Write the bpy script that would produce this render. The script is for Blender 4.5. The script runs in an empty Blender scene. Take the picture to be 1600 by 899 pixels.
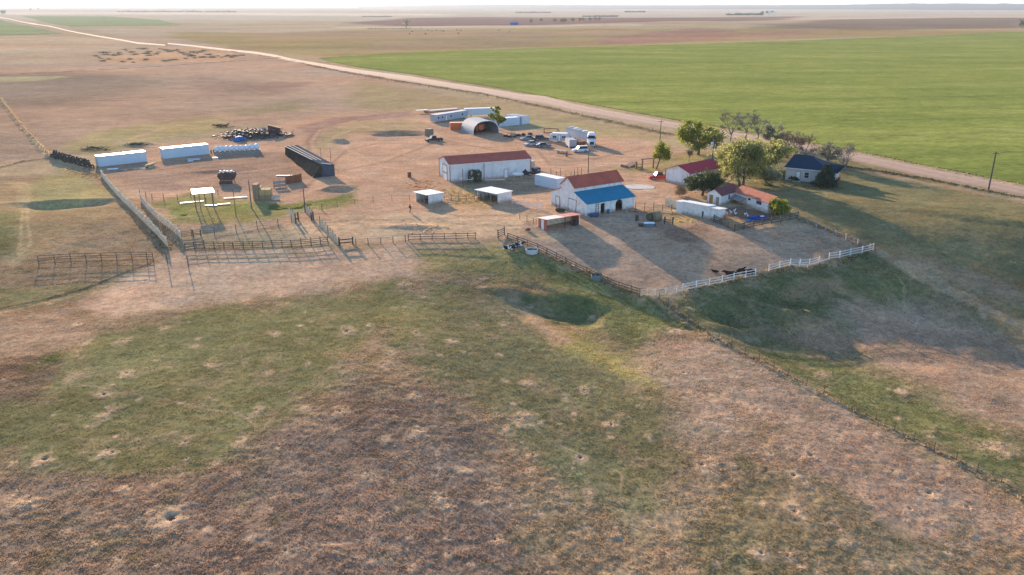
import bpy, math, random
import numpy as np
from mathutils import Vector, Matrix, noise as mnoise

# ------------------------------------------------------------------ camera
CAM_H = 41.0            # metres above the farmyard
FOC = 1244.0            # focal length in pixels of a 1600 px wide frame
PITCH = math.atan(441.0 / FOC)
SUN_AZ = math.radians(-25.0)   # left of straight ahead
SUN_EL = math.radians(13.5)

scene = bpy.context.scene
COL = scene.collection
cam_data = bpy.data.cameras.new('camera')
cam = bpy.data.objects.new('camera', cam_data)
COL.objects.link(cam)
cam.location = (0, 0, CAM_H)
cam.rotation_euler = (math.pi / 2 - PITCH, 0, 0)
cam_data.sensor_width = 36.0
cam_data.lens = 36.0 * FOC / 1600.0
cam_data.clip_start = 0.5
cam_data.clip_end = 90000.0
scene.camera = cam

# ------------------------------------------------------------------ sky, sun, exposure
world = bpy.data.worlds.new('World')
scene.world = world
world.use_nodes = True
wn = world.node_tree
bg = wn.nodes['Background']
sky = wn.nodes.new('ShaderNodeTexSky')
sky.sky_type = 'NISHITA'
sky.sun_disc = False
sky.sun_elevation = SUN_EL
sky.sun_rotation = SUN_AZ
sky.altitude = 1500
sky.air_density = 1.0
sky.dust_density = 0.7
sky.ozone_density = 2.2
wn.links.new(sky.outputs[0], bg.inputs[0])
bg.inputs[1].default_value = 0.15

sun_dir = Vector((math.cos(SUN_EL) * math.sin(SUN_AZ), math.cos(SUN_EL) * math.cos(SUN_AZ), math.sin(SUN_EL)))
sl = bpy.data.lights.new('sun', 'SUN')
sl.energy = 4.9
sl.angle = math.radians(0.55)
sl.color = (1.0, 0.75, 0.51)
sun = bpy.data.objects.new('sun', sl)
COL.objects.link(sun)
sun.rotation_euler = (-sun_dir).to_track_quat('-Z', 'Y').to_euler()
sun.location = (-60, 60, 120)

scene.view_settings.view_transform = 'Standard'
scene.view_settings.look = 'None'
scene.view_settings.gamma = 1.0
scene.view_settings.use_curve_mapping = False
scene.view_settings.exposure = 1.36
scene.render.engine = 'CYCLES'
scene.cycles.max_bounces = 6
scene.cycles.diffuse_bounces = 3
scene.cycles.volume_bounces = 0
scene.cycles.use_denoising = True

# ------------------------------------------------------------------ numeric helpers
def vnoise(x, y, seed=0):
    x = np.asarray(x, dtype=np.float64); y = np.asarray(y, dtype=np.float64)
    xi = np.floor(x); yi = np.floor(y)
    fx = x - xi; fy = y - yi
    fx = fx * fx * fx * (fx * (fx * 6 - 15) + 10); fy = fy * fy * fy * (fy * (fy * 6 - 15) + 10)
    xi = xi.astype(np.int64); yi = yi.astype(np.int64)
    def hsh(a, b):
        h = (a * 374761393 + b * 668265263 + seed * 1274126177) & 0xFFFFFFFF
        h = ((h ^ (h >> 13)) * 1274126177) & 0xFFFFFFFF
        h = ((h ^ (h >> 16)) * 2246822519) & 0xFFFFFFFF
        return ((h ^ (h >> 15)) & 0xFFFFFF) / float(0xFFFFFF) * 2 - 1
    a = hsh(xi, yi); b = hsh(xi + 1, yi); c = hsh(xi, yi + 1); d = hsh(xi + 1, yi + 1)
    return (a * (1 - fx) + b * fx) * (1 - fy) + (c * (1 - fx) + d * fx) * fy

def sstep(t):
    t = np.clip(t, 0, 1)
    return t * t * (3 - 2 * t)

def cam_ray(px, py):
    x = (px - 800.0) / FOC; y = (449.5 - py) / FOC
    return (x, math.cos(PITCH) + y * math.sin(PITCH), -math.sin(PITCH) + y * math.cos(PITCH))

BANKS = []   # (ax, ay, bx, by, width, drop): ground falling away on the right of a line
BUMPS = []   # (cx, cy, angle, rx, ry, height) smooth relief added to the plain
def base_height(x, y):
    """large relief: a level farmyard that falls away towards the near pasture"""
    x = np.asarray(x, dtype=np.float64); y = np.asarray(y, dtype=np.float64)
    a = 2.6 + 2.9 * sstep((x + 25) / 40.0) + 1.3 * sstep((x - 28) / 22.0)
    y0 = 163.0 - 3.0 * sstep((x + 20) / 30.0) - 5 * sstep((x - 15) / 25.0)
    t = np.clip((y0 - y) / 52.0, 0, 1)
    z = -a * (t * t * (3 - 2 * t))
    t2 = np.clip((182 - y) / 90.0, 0, 1)
    z = z - 0.9 * sstep((108 - y) / 70.0) - 2.2 * sstep((x - 56) / 24.0) * (t2 * t2 * (3 - 2 * t2))
    far = sstep((y - 420) / 900.0)
    z = z + far * 2.5 * vnoise(x / 900.0 + 3.3, y / 700.0, 5) + far * 0.8 * vnoise(x / 260.0, y / 300.0, 6)
    for (ax, ay, bx, by, wid, drop) in BANKS:
        L = math.hypot(bx - ax, by - ay); ux, uy = (bx - ax) / L, (by - ay) / L
        u = (x - ax) * ux + (y - ay) * uy
        d = (x - ax) * uy - (y - ay) * ux - 1.0 + 3.4 * vnoise(x / 9.0, y / 9.0, 91) + 1.3 * vnoise(x / 3.4, y / 3.4, 92)
        k = sstep((u + 1.5) / 6.0) * sstep((L + 8 - u) / 14.0)
        fade = 1 - sstep((d - wid) / (wid * 3.5))
        z = z - drop * k * sstep(d / wid) * fade
    wx = 1.5 * vnoise(x / 5.5, y / 5.5, 95) + .6 * vnoise(x / 2.1, y / 2.1, 96); wy = 1.2 * vnoise(x / 5.5, y / 5.5, 97) + .5 * vnoise(x / 2.1, y / 2.1, 98)
    for (cx, cy, an, rx, ry, h) in BUMPS:
        q = min(1.0, ry / 4.0)
        dx = x - cx + wx * q; dy = y - cy + wy * q
        u = (dx * math.cos(an) + dy * math.sin(an)) / rx
        v = (-dx * math.sin(an) + dy * math.cos(an)) / ry
        w = u * u + v * v
        z = z + h * np.exp(-w * (0.45 + 0.55 * w))
    return z

def at(px, py):
    """point of the ground seen at a pixel of the photograph"""
    d = cam_ray(px, py)
    z = 0.0
    for _ in range(40):
        t = (z - CAM_H) / d[2]
        z2 = float(base_height(d[0] * t, d[1] * t))
        z = z + (z2 - z) * 0.7
    t = (z - CAM_H) / d[2]
    return Vector((d[0] * t, d[1] * t, z))

def mpp(px, py):
    """metres per pixel at the ground seen there"""
    p = at(px, py)
    return (p - Vector((0, 0, CAM_H))).length / FOC * 1.02

# relief (centre taken from the plain before the bumps exist)
def bump(px, py, rx, ry, h, ang=0.0):
    p = at(px, py)
    NEWB.append((p.x, p.y, ang, rx, ry, h))
NEWB = []
_a, _b = at(1052, 459), at(1372, 392)
_c, _d = at(1146, 364), at(1250, 345)
bump(866, 478, 7.5, 4.2, -0.95, math.radians(-24))      # hollow below the board fence
bump(880, 492, 6.0, 4.0, -0.5, math.radians(-40))
bump(846, 464, 8.0, 2.0, 0.7, math.radians(-12))
bump(902, 466, 5.0, 1.6, 0.35, math.radians(-40))
bump(985, 447, 12.0, 2.4, 0.35, math.radians(-52))
bump(1035, 492, 7.0, 2.0, -0.7, math.radians(-52))
bump(105, 321, 8.0, 2.0, -0.95, math.radians(10))      # gully on the left
bump(92, 324, 5.0, 1.8, -0.35, math.radians(16))
bump(105, 315, 11.0, 1.6, 0.6, math.radians(10))
bump(625, 211, 7.0, 2.2, -1.6, 0.02)                   # trench beside the machinery
bump(608, 211.5, 5.0, 2.4, -0.7, 0.1)
bump(620, 206.5, 10.0, 2.0, 0.7, 0.02)
bump(522, 221, 2.0, 2.0, 1.0, 0.2); bump(530, 222.5, 2.6, 1.8, 0.9, 0.5); bump(537, 223, 1.8, 1.4, .5, 0.1)
bump(524, 296, 3.4, 1.8, 1.0, 0.3)
bump(105, 250, 9.0, 2.0, 1.1, math.radians(-35))       # bank under the tyres
bump(640, 354, 6.0, 1.6, 0.35, 0.0)
bump(1365, 335, 60, 14, 0.9, math.radians(-25))
bump(1250, 490, 7, 2.5, 0.7, math.radians(10))
bump(1320, 468, 6, 2.0, 0.6, 0.1)
bump(1170, 505, 6, 2.0, 0.6, math.radians(15))
bump(1050, 40, 260, 420, 7.0, 0.0)                     # low red knoll beyond the green field
bump(215, 226, 5, 3, 0.7, 0.2); bump(335, 268, 6, 2, 0.4, 0.1)
bump(1520, 345, 14, 3, 0.5, math.radians(-25))
BUMPS.extend(NEWB)
BANKS.append((_c.x, _c.y, _d.x, _d.y, 15.0, 1.5))  # added drop below the goose yard fence, shaped to shade the pen
BANKS.append((_a.x, _a.y, _b.x, _b.y, 13.0, 1.7))

# ------------------------------------------------------------------ materials
def nt(m):
    m.use_nodes = True
    return m.node_tree

def ramp(t, fac, stops):
    r = t.nodes.new('ShaderNodeValToRGB')
    cr = r.color_ramp
    while len(cr.elements) < len(stops):
        cr.elements.new(0.5)
    for e, (p, c) in zip(cr.elements, stops):
        e.position = p
        e.color = (c[0], c[1], c[2], 1)
    t.links.new(fac, r.inputs[0])
    return r.outputs[0]

def noise_tex(t, scale, detail=4.0, coord='Object', rough=0.6, stretch=None):
    tc = t.nodes.new('ShaderNodeTexCoord')
    n = t.nodes.new('ShaderNodeTexNoise')
    n.inputs['Scale'].default_value = scale
    n.inputs['Detail'].default_value = detail
    n.inputs['Roughness'].default_value = rough
    src = tc.outputs[coord]
    if stretch:
        mp = t.nodes.new('ShaderNodeMapping')
        mp.inputs['Scale'].default_value = stretch
        t.links.new(src, mp.inputs[0]); src = mp.outputs[0]
    t.links.new(src, n.inputs['Vector'])
    return n.outputs['Fac']

MATS = {}
def mat(name, col, rough=0.7, metal=0.0, var=0.18, scale=1.5, ribs=None, bump_s=0.0, dirt=None, splash=None, spec=0.3):
    """painted / weathered surface: colour broken up by two noises, optional corrugation ribs along x or y"""
    if name in MATS:
        return MATS[name]
    m = bpy.data.materials.new(name)
    t = nt(m)
    b = t.nodes['Principled BSDF']
    b.inputs['Roughness'].default_value = rough
    b.inputs['Metallic'].default_value = metal
    b.inputs['Specular IOR Level'].default_value = spec
    lo = [max(0, c * (1 - var)) for c in col]; hi = [min(1, c * (1 + var)) for c in col]
    c1 = ramp(t, noise_tex(t, scale), [(0.3, lo), (0.7, hi)])
    if dirt:
        mix = t.nodes.new('ShaderNodeMixRGB')
        f = ramp(t, noise_tex(t, scale * 0.8 + 0.35, 6, stretch=(1, 1, 0.5)), [(0.52, (0, 0, 0)), (0.72, (0.75, 0.75, 0.75))])
        t.links.new(f, mix.inputs[0]); t.links.new(c1, mix.inputs[1])
        mix.inputs[2].default_value = (*dirt, 1)
        c1 = mix.outputs[0]
    if splash:                       # mud thrown up along the foot of a wall
        tc = t.nodes.new('ShaderNodeTexCoord'); sp = t.nodes.new('ShaderNodeSeparateXYZ'); t.links.new(tc.outputs['Object'], sp.inputs[0])
        ad = t.nodes.new('ShaderNodeMath'); ad.operation = 'MULTIPLY_ADD'; ad.inputs[1].default_value = -1.6
        t.links.new(noise_tex(t, 1.7, 6), ad.inputs[0]); t.links.new(sp.outputs[2], ad.inputs[2])
        f = ramp(t, ad.outputs[0], [(0.0, (.75, .75, .75)), (0.12, (0, 0, 0))])
        f2 = t.nodes.new('ShaderNodeMath'); f2.operation = 'ADD'; f2.inputs[1].default_value = .55; t.links.new(ad.outputs[0], f2.inputs[0])
        f = ramp(t, f2.outputs[0], [(0.0, (.7, .7, .7)), (0.45, (0, 0, 0))])
        mix = t.nodes.new('ShaderNodeMixRGB'); t.links.new(f, mix.inputs[0]); t.links.new(c1, mix.inputs[1]); mix.inputs[2].default_value = (*splash, 1); c1 = mix.outputs[0]
    t.links.new(c1, b.inputs['Base Color'])
    if ribs:
        tc = t.nodes.new('ShaderNodeTexCoord')
        w = t.nodes.new('ShaderNodeTexWave')
        w.wave_type = 'BANDS'; w.bands_direction = ribs[0]
        w.inputs['Scale'].default_value = ribs[1]
        t.links.new(tc.outputs['Object'], w.inputs['Vector'])
        bp = t.nodes.new('ShaderNodeBump')
        bp.inputs['Strength'].default_value = 0.5; bp.inputs['Distance'].default_value = 0.03
        t.links.new(w.outputs['Fac'], bp.inputs['Height']); t.links.new(bp.outputs[0], b.inputs['Normal'])
    elif bump_s:
        bp = t.nodes.new('ShaderNodeBump')
        bp.inputs['Strength'].default_value = 0.6; bp.inputs['Distance'].default_value = bump_s
        t.links.new(noise_tex(t, 6.0, 5), bp.inputs['Height']); t.links.new(bp.outputs[0], b.inputs['Normal'])
    MATS[name] = m
    return m

def leaf_mat(name, c0, c1, trans=0.25):
    if name in MATS: return MATS[name]
    m = bpy.data.materials.new(name)
    t = nt(m)
    b = t.nodes['Principled BSDF']
    b.inputs['Roughness'].default_value = 0.65
    a = t.nodes.new('ShaderNodeAttribute'); a.attribute_name = 'tone'
    c = ramp(t, a.outputs['Fac'], [(0.0, c0), (1.0, c1)])
    t.links.new(c, b.inputs['Base Color'])
    tr = t.nodes.new('ShaderNodeBsdfTranslucent')
    t.links.new(c, tr.inputs[0])
    mx = t.nodes.new('ShaderNodeMixShader'); mx.inputs[0].default_value = trans
    t.links.new(b.outputs[0], mx.inputs[1]); t.links.new(tr.outputs[0], mx.inputs[2])
    t.links.new(mx.outputs[0], t.nodes['Material Output'].inputs[0])
    MATS[name] = m
    return m

def glass_mat():
    return mat('window_glass', (0.02, 0.03, 0.04), 0.3, 0.0, 0.1, spec=0.12)

WHITE = mat('white_siding', (0.70, 0.70, 0.70), 0.6, ribs=('X', 9.0), var=0.08, scale=0.5, dirt=(0.50, 0.46, 0.42), splash=(.36, .27, .2))
WHITE_BOARD = mat('white_boards', (0.70, 0.69, 0.68), 0.75, var=0.12, scale=1.2, ribs=('Z', 3.0), dirt=(0.46, 0.42, 0.38), splash=(.34, .25, .18))
WHITE_ROOF = mat('white_roof_sheet', (0.78, 0.77, 0.75), 0.45, var=0.08, dirt=(0.5, 0.46, 0.4))
WHITE_PAINT = mat('white_paint', (0.74, 0.74, 0.74), 0.5, var=0.06)
RED_ROOF = mat('dark_red_roof_sheet', (0.45, 0.10, 0.062), 0.85, ribs=('X', 3.4), var=0.15, scale=.5, dirt=(0.27, 0.10, 0.07))
BRIGHT_RED = mat('bright_red_roof_sheet', (0.44, 0.025, 0.04), 0.75, ribs=('X', 3.4), var=0.12)
BLUE_ROOF = mat('blue_roof_sheet', (0.010, 0.19, 0.31), 0.85, ribs=('X', 3.4), var=0.12, scale=.6, dirt=(0.03, 0.17, 0.25))
NAVY_ROOF = mat('navy_shingles', (0.008, 0.03, 0.06), 0.8, var=0.25, scale=3, bump_s=0.02)
ORANGE_ROOF = mat('faded_red_shingles', (0.36, 0.12, 0.075), 0.85, var=0.25, scale=2, bump_s=0.02)
MAROON = mat('maroon_shingles', (0.16, 0.05, 0.05), 0.85, var=0.25, scale=2, bump_s=0.02)
BROWN_TRIM = mat('brown_trim', (0.16, 0.07, 0.05), 0.6)
WOOD = mat('weathered_wood', (0.21, 0.15, 0.11), 0.9, var=0.35, scale=2.5)
PALE_WOOD = mat('bleached_boards', (0.62, 0.51, 0.38), 0.9, var=0.3, scale=2.0)
DARK_WOOD = mat('dark_weathered_wood', (0.09, 0.075, 0.065), 0.9, var=0.35, scale=2.5)
GREYWOOD = mat('grey_boards', (0.26, 0.24, 0.22), 0.9, var=0.3, scale=2.0)
STEEL = mat('rusty_pipe', (0.15, 0.10, 0.08), 0.75, 0.2, var=0.35)
GALV = mat('galvanised_sheet', (0.25, 0.30, 0.35), 0.75, 0.0, var=0.12, ribs=('X', 5.0))
GREY_TANK = mat('grey_galvanised', (0.42, 0.43, 0.44), 0.5, 0.4, var=0.2)
DARK = mat('dark_interior', (0.05, 0.045, 0.04), 0.95)
TYRE = mat('tyre_rubber', (0.065, 0.06, 0.054), 0.95)
RIM = mat('wheel_rim', (0.42, 0.42, 0.44), 0.55, 0.2)
GLASS = glass_mat()
RUST = mat('rusted_steel', (0.22, 0.09, 0.05), 0.85, 0.1, var=0.4, scale=2.0)
ORANGE = mat('orange_container_paint', (0.55, 0.13, 0.045), 0.6, ribs=('X', 5.0), var=0.15)
STRAW = mat('straw', (0.40, 0.30, 0.14), 0.95, var=0.3, scale=4, bump_s=0.05)
OLD_STRAW = mat('weathered_straw', (0.24, 0.19, 0.12), 0.95, var=0.3, scale=4, bump_s=0.05)
BLACK_HAIR = mat('black_cattle_hair', (0.012, 0.011, 0.011), 0.8)
BARK = mat('tree_bark', (0.13, 0.10, 0.08), 0.95, var=0.35, scale=3)
GREY_BARK = mat('grey_bark', (0.21, 0.18, 0.155), 0.95, var=0.3, scale=3)
CONCRETE = mat('concrete', (0.45, 0.42, 0.38), 0.9, var=0.12)
BLUE_TARP = mat('blue_tarp', (0.02, 0.14, 0.42), 0.5, var=0.15)

# ------------------------------------------------------------------ mesh building
class MB:
    def __init__(s):
        s.v = []; s.f = []
    def add(s, vs, fs):
        o = len(s.v)
        s.v.extend([tuple(p) for p in vs]); s.f.extend([tuple(i + o for i in q) for q in fs])
        return s
    def poly(s, pts):
        return s.add(pts, [tuple(range(len(pts)))])
    def box(s, c, d, rz=0.0, taper=1.0):
        x, y, z = d[0] / 2, d[1] / 2, d[2] / 2
        vs = []
        for k, sg in ((-1, 1.0), (1, taper)):
            for a, b in ((-1, -1), (1, -1), (1, 1), (-1, 1)):
                vx, vy = a * x * sg, b * y * sg
                vs.append((c[0] + vx * math.cos(rz) - vy * math.sin(rz), c[1] + vx * math.sin(rz) + vy * math.cos(rz), c[2] + k * z))
        return s.add(vs, [(3, 2, 1, 0), (4, 5, 6, 7), (0, 1, 5, 4), (1, 2, 6, 5), (2, 3, 7, 6), (3, 0, 4, 7)])
    def span(s, a, b):
        return s.box(((a[0] + b[0]) / 2, (a[1] + b[1]) / 2, (a[2] + b[2]) / 2), (abs(b[0] - a[0]), abs(b[1] - a[1]), abs(b[2] - a[2])))
    def beam(s, p, q, w, h, up=(0, 0, 1)):
        p = Vector(p); q = Vector(q); d = (q - p)
        if d.length < 1e-6: return s
        d.normalize(); u = Vector(up)
        r = d.cross(u)
        if r.length < 1e-4: r = d.cross(Vector((0, 1, 0)))
        r.normalize(); u = r.cross(d)
        vs = []
        for e in (p, q):
            for a, b in ((-1, -1), (1, -1), (1, 1), (-1, 1)):
                vs.append(e + r * (a * w / 2) + u * (b * h / 2))
        return s.add(vs, [(0, 1, 2, 3), (7, 6, 5, 4), (0, 4, 5, 1), (1, 5, 6, 2), (2, 6, 7, 3), (3, 7, 4, 0)])
    def tube(s, p, q, r0, r1=None, n=6, cap=True):
        if r1 is None: r1 = r0
        p = Vector(p); q = Vector(q); d = q - p
        if d.length < 1e-6: return s
        d.normalize()
        a = Vector((0, 0, 1)) if abs(d.z) < 0.9 else Vector((1, 0, 0))
        r = d.cross(a).normalized(); u = r.cross(d)
        vs = []
        for e, rad in ((p, r0), (q, r1)):
            for k in range(n):
                an = 2 * math.pi * k / n
                vs.append(e + (r * math.cos(an) + u * math.sin(an)) * rad)
        fs = [(k, (k + 1) % n, n + (k + 1) % n, n + k) for k in range(n)]
        if cap:
            fs.append(tuple(range(n - 1, -1, -1))); fs.append(tuple(range(n, 2 * n)))
        return s.add(vs, fs)
    def prism(s, prof, y0, y1):
        """profile in (x,z), extruded along y"""
        n = len(prof)
        vs = [(x, y0, z) for x, z in prof] + [(x, y1, z) for x, z in prof]
        fs = [tuple(range(n)), tuple(range(2 * n - 1, n - 1, -1))] + [((k + 1) % n, k, n + k, n + (k + 1) % n) for k in range(n)]
        return s.add(vs, fs)
    def prism_x(s, prof, x0, x1):
        """profile in (y,z), extruded along x"""
        n = len(prof)
        vs = [(x0, y, z) for y, z in prof] + [(x1, y, z) for y, z in prof]
        fs = [tuple(range(n - 1, -1, -1)), tuple(range(n, 2 * n))] + [(k, (k + 1) % n, n + (k + 1) % n, n + k) for k in range(n)]
        return s.add(vs, fs)
    def slab(s, quad, th):
        """a sheet of thickness th below a quad"""
        q = [Vector(p) for p in quad]
        nrm = (q[1] - q[0]).cross(q[3] - q[0]).normalized()
        if nrm.z < 0: q.reverse(); nrm = -nrm
        lo = [p - nrm * th for p in q]
        n = len(q)
        return s.add(q + lo, [tuple(range(n)), tuple(range(2 * n - 1, n - 1, -1))] + [((k + 1) % n, k, n + k, n + (k + 1) % n) for k in range(n)])
    def wheel(s, c, r, w, axis='y', n=14):
        o = Vector((0, w / 2, 0)) if axis == 'y' else Vector((w / 2, 0, 0))
        return s.tube(Vector(c) - o, Vector(c) + o, r, r, n)
    def torus(s, c, R, r, nor=(0, 0, 1), n=14, m=6):
        N = Vector(nor).normalized()
        a = N.orthogonal().normalized(); b = N.cross(a)
        vs = []
        for i in range(n):
            t = 2 * math.pi * i / n
            e = a * math.cos(t) + b * math.sin(t)
            for j in range(m):
                u = 2 * math.pi * j / m
                vs.append(Vector(c) + e * (R + r * math.cos(u)) + N * (r * math.sin(u)))
        fs = [(i * m + j, ((i + 1) % n) * m + j, ((i + 1) % n) * m + (j + 1) % m, i * m + (j + 1) % m) for i in range(n) for j in range(m)]
        return s.add(vs, fs)
    def blob(s, c, rad, seed=0, rough=0.25, nu=10, nv=7, flat=None):
        c = Vector(c); vs = []
        rx, ry, rz = rad
        for j in range(nv + 1):
            th = math.pi * j / nv
            for i in range(nu):
                ph = 2 * math.pi * i / nu
                d = Vector((math.sin(th) * math.cos(ph), math.sin(th) * math.sin(ph), math.cos(th)))
                k = 1 + rough * mnoise.noise(d * 1.7 + Vector((seed * 7.1, seed * 3.3, 0)))
                p = Vector((d.x * rx * k, d.y * ry * k, d.z * rz * k))
                if flat is not None and p.z < flat: p.z = flat
                vs.append(c + p)
        fs = [(j * nu + i, (j + 1) * nu + i, (j + 1) * nu + (i + 1) % nu, j * nu + (i + 1) % nu) for j in range(nv) for i in range(nu)]
        return s.add(vs, fs)
    def loft(s, rings):
        """rings: list of lists of points, capped"""
        n = len(rings[0]); o = []
        for r in rings: o += list(r)
        fs = []
        for k in range(len(rings) - 1):
            for i in range(n):
                fs.append((k * n + i, k * n + (i + 1) % n, (k + 1) * n + (i + 1) % n, (k + 1) * n + i))
        fs.append(tuple(range(n - 1, -1, -1))); fs.append(tuple(range((len(rings) - 1) * n, len(rings) * n)))
        return s.add(o, fs)
    def mesh(s, name, m, smooth=False):
        me = bpy.data.meshes.new(name)
        me.from_pydata(s.v, [], s.f)
        if m: me.materials.append(m)
        if smooth:
            me.polygons.foreach_set('use_smooth', [True] * len(me.polygons))
        me.update()
        return me

def link(o, parent=None):
    COL.objects.link(o)
    if parent is not None: o.parent = parent
    return o

def part(mb, name, m, parent=None, label=None, smooth=False):
    o = link(bpy.data.objects.new(name, mb.mesh(name, m, smooth)), parent)
    if label: o['label'] = label
    return o

def tag(o, label, cat, group=None):
    o['label'] = label; o['category'] = cat
    if group: o['group'] = group
    return o

def thing(name, label, cat, loc=(0, 0, 0), rz=0.0, group=None):
    o = bpy.data.objects.new(name, None)
    o.empty_display_size = 0.3
    COL.objects.link(o)
    o.location = loc; o.rotation_euler = (0, 0, rz)
    return tag(o, label, cat, group)

def single(mb, name, m, label, cat, loc=(0, 0, 0), rz=0.0, group=None, smooth=False):
    o = link(bpy.data.objects.new(name, mb.mesh(name, m, smooth)))
    o.location = loc; o.rotation_euler = (0, 0, rz)
    return tag(o, label, cat, group)

def kids(o):
    return [c for c in bpy.data.objects if c.parent == o]

def dup(root, loc, rz=0.0, label=None, group=None, scale=None, zrot=None):
    r = root.copy(); COL.objects.link(r)
    r.location = loc; r.rotation_euler = (0, 0, rz)
    if scale: r.scale = (scale, scale, scale) if not hasattr(scale, '__len__') else scale
    if label: r['label'] = label
    if group: r['group'] = group
    for ch in KIDS.get(root.name, None) or kids(root):
        c = ch.copy(); COL.objects.link(c); c.parent = r
        for g in kids(ch):
            d = g.copy(); COL.objects.link(d); d.parent = c
    return r
KIDS = {}

def frame(A, B):
    """base corner A (left) and B (right) as pixels -> location, rotation, length; local +y points away"""
    a = at(*A); b = at(*B)
    return a, math.atan2(b.y - a.y, b.x - a.x), math.hypot(b.x - a.x, b.y - a.y)

def structure(o):
    o['kind'] = 'structure'
    return o
# ------------------------------------------------------------------ ground
DIRT = (0.42, 0.27, 0.185); RED_DIRT = (0.45, 0.295, 0.205); TAN = (0.42, 0.30, 0.195)
PASTURE = (0.31, 0.225, 0.135); DRYBROWN = (0.25, 0.165, 0.115); GREEN = (0.17, 0.17, 0.08)
LAWN = (0.10, 0.125, 0.06); KHAKI = (0.31, 0.235, 0.115); PALE = (0.50, 0.42, 0.32); MAUVE = (0.275, 0.20, 0.155)
BRIGHT = (0.17, 0.24, 0.055); GRAVEL = (0.42, 0.27, 0.20); DARKSOIL = (0.10, 0.07, 0.055); DARKWEED = (0.13, 0.10, 0.075)

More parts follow.
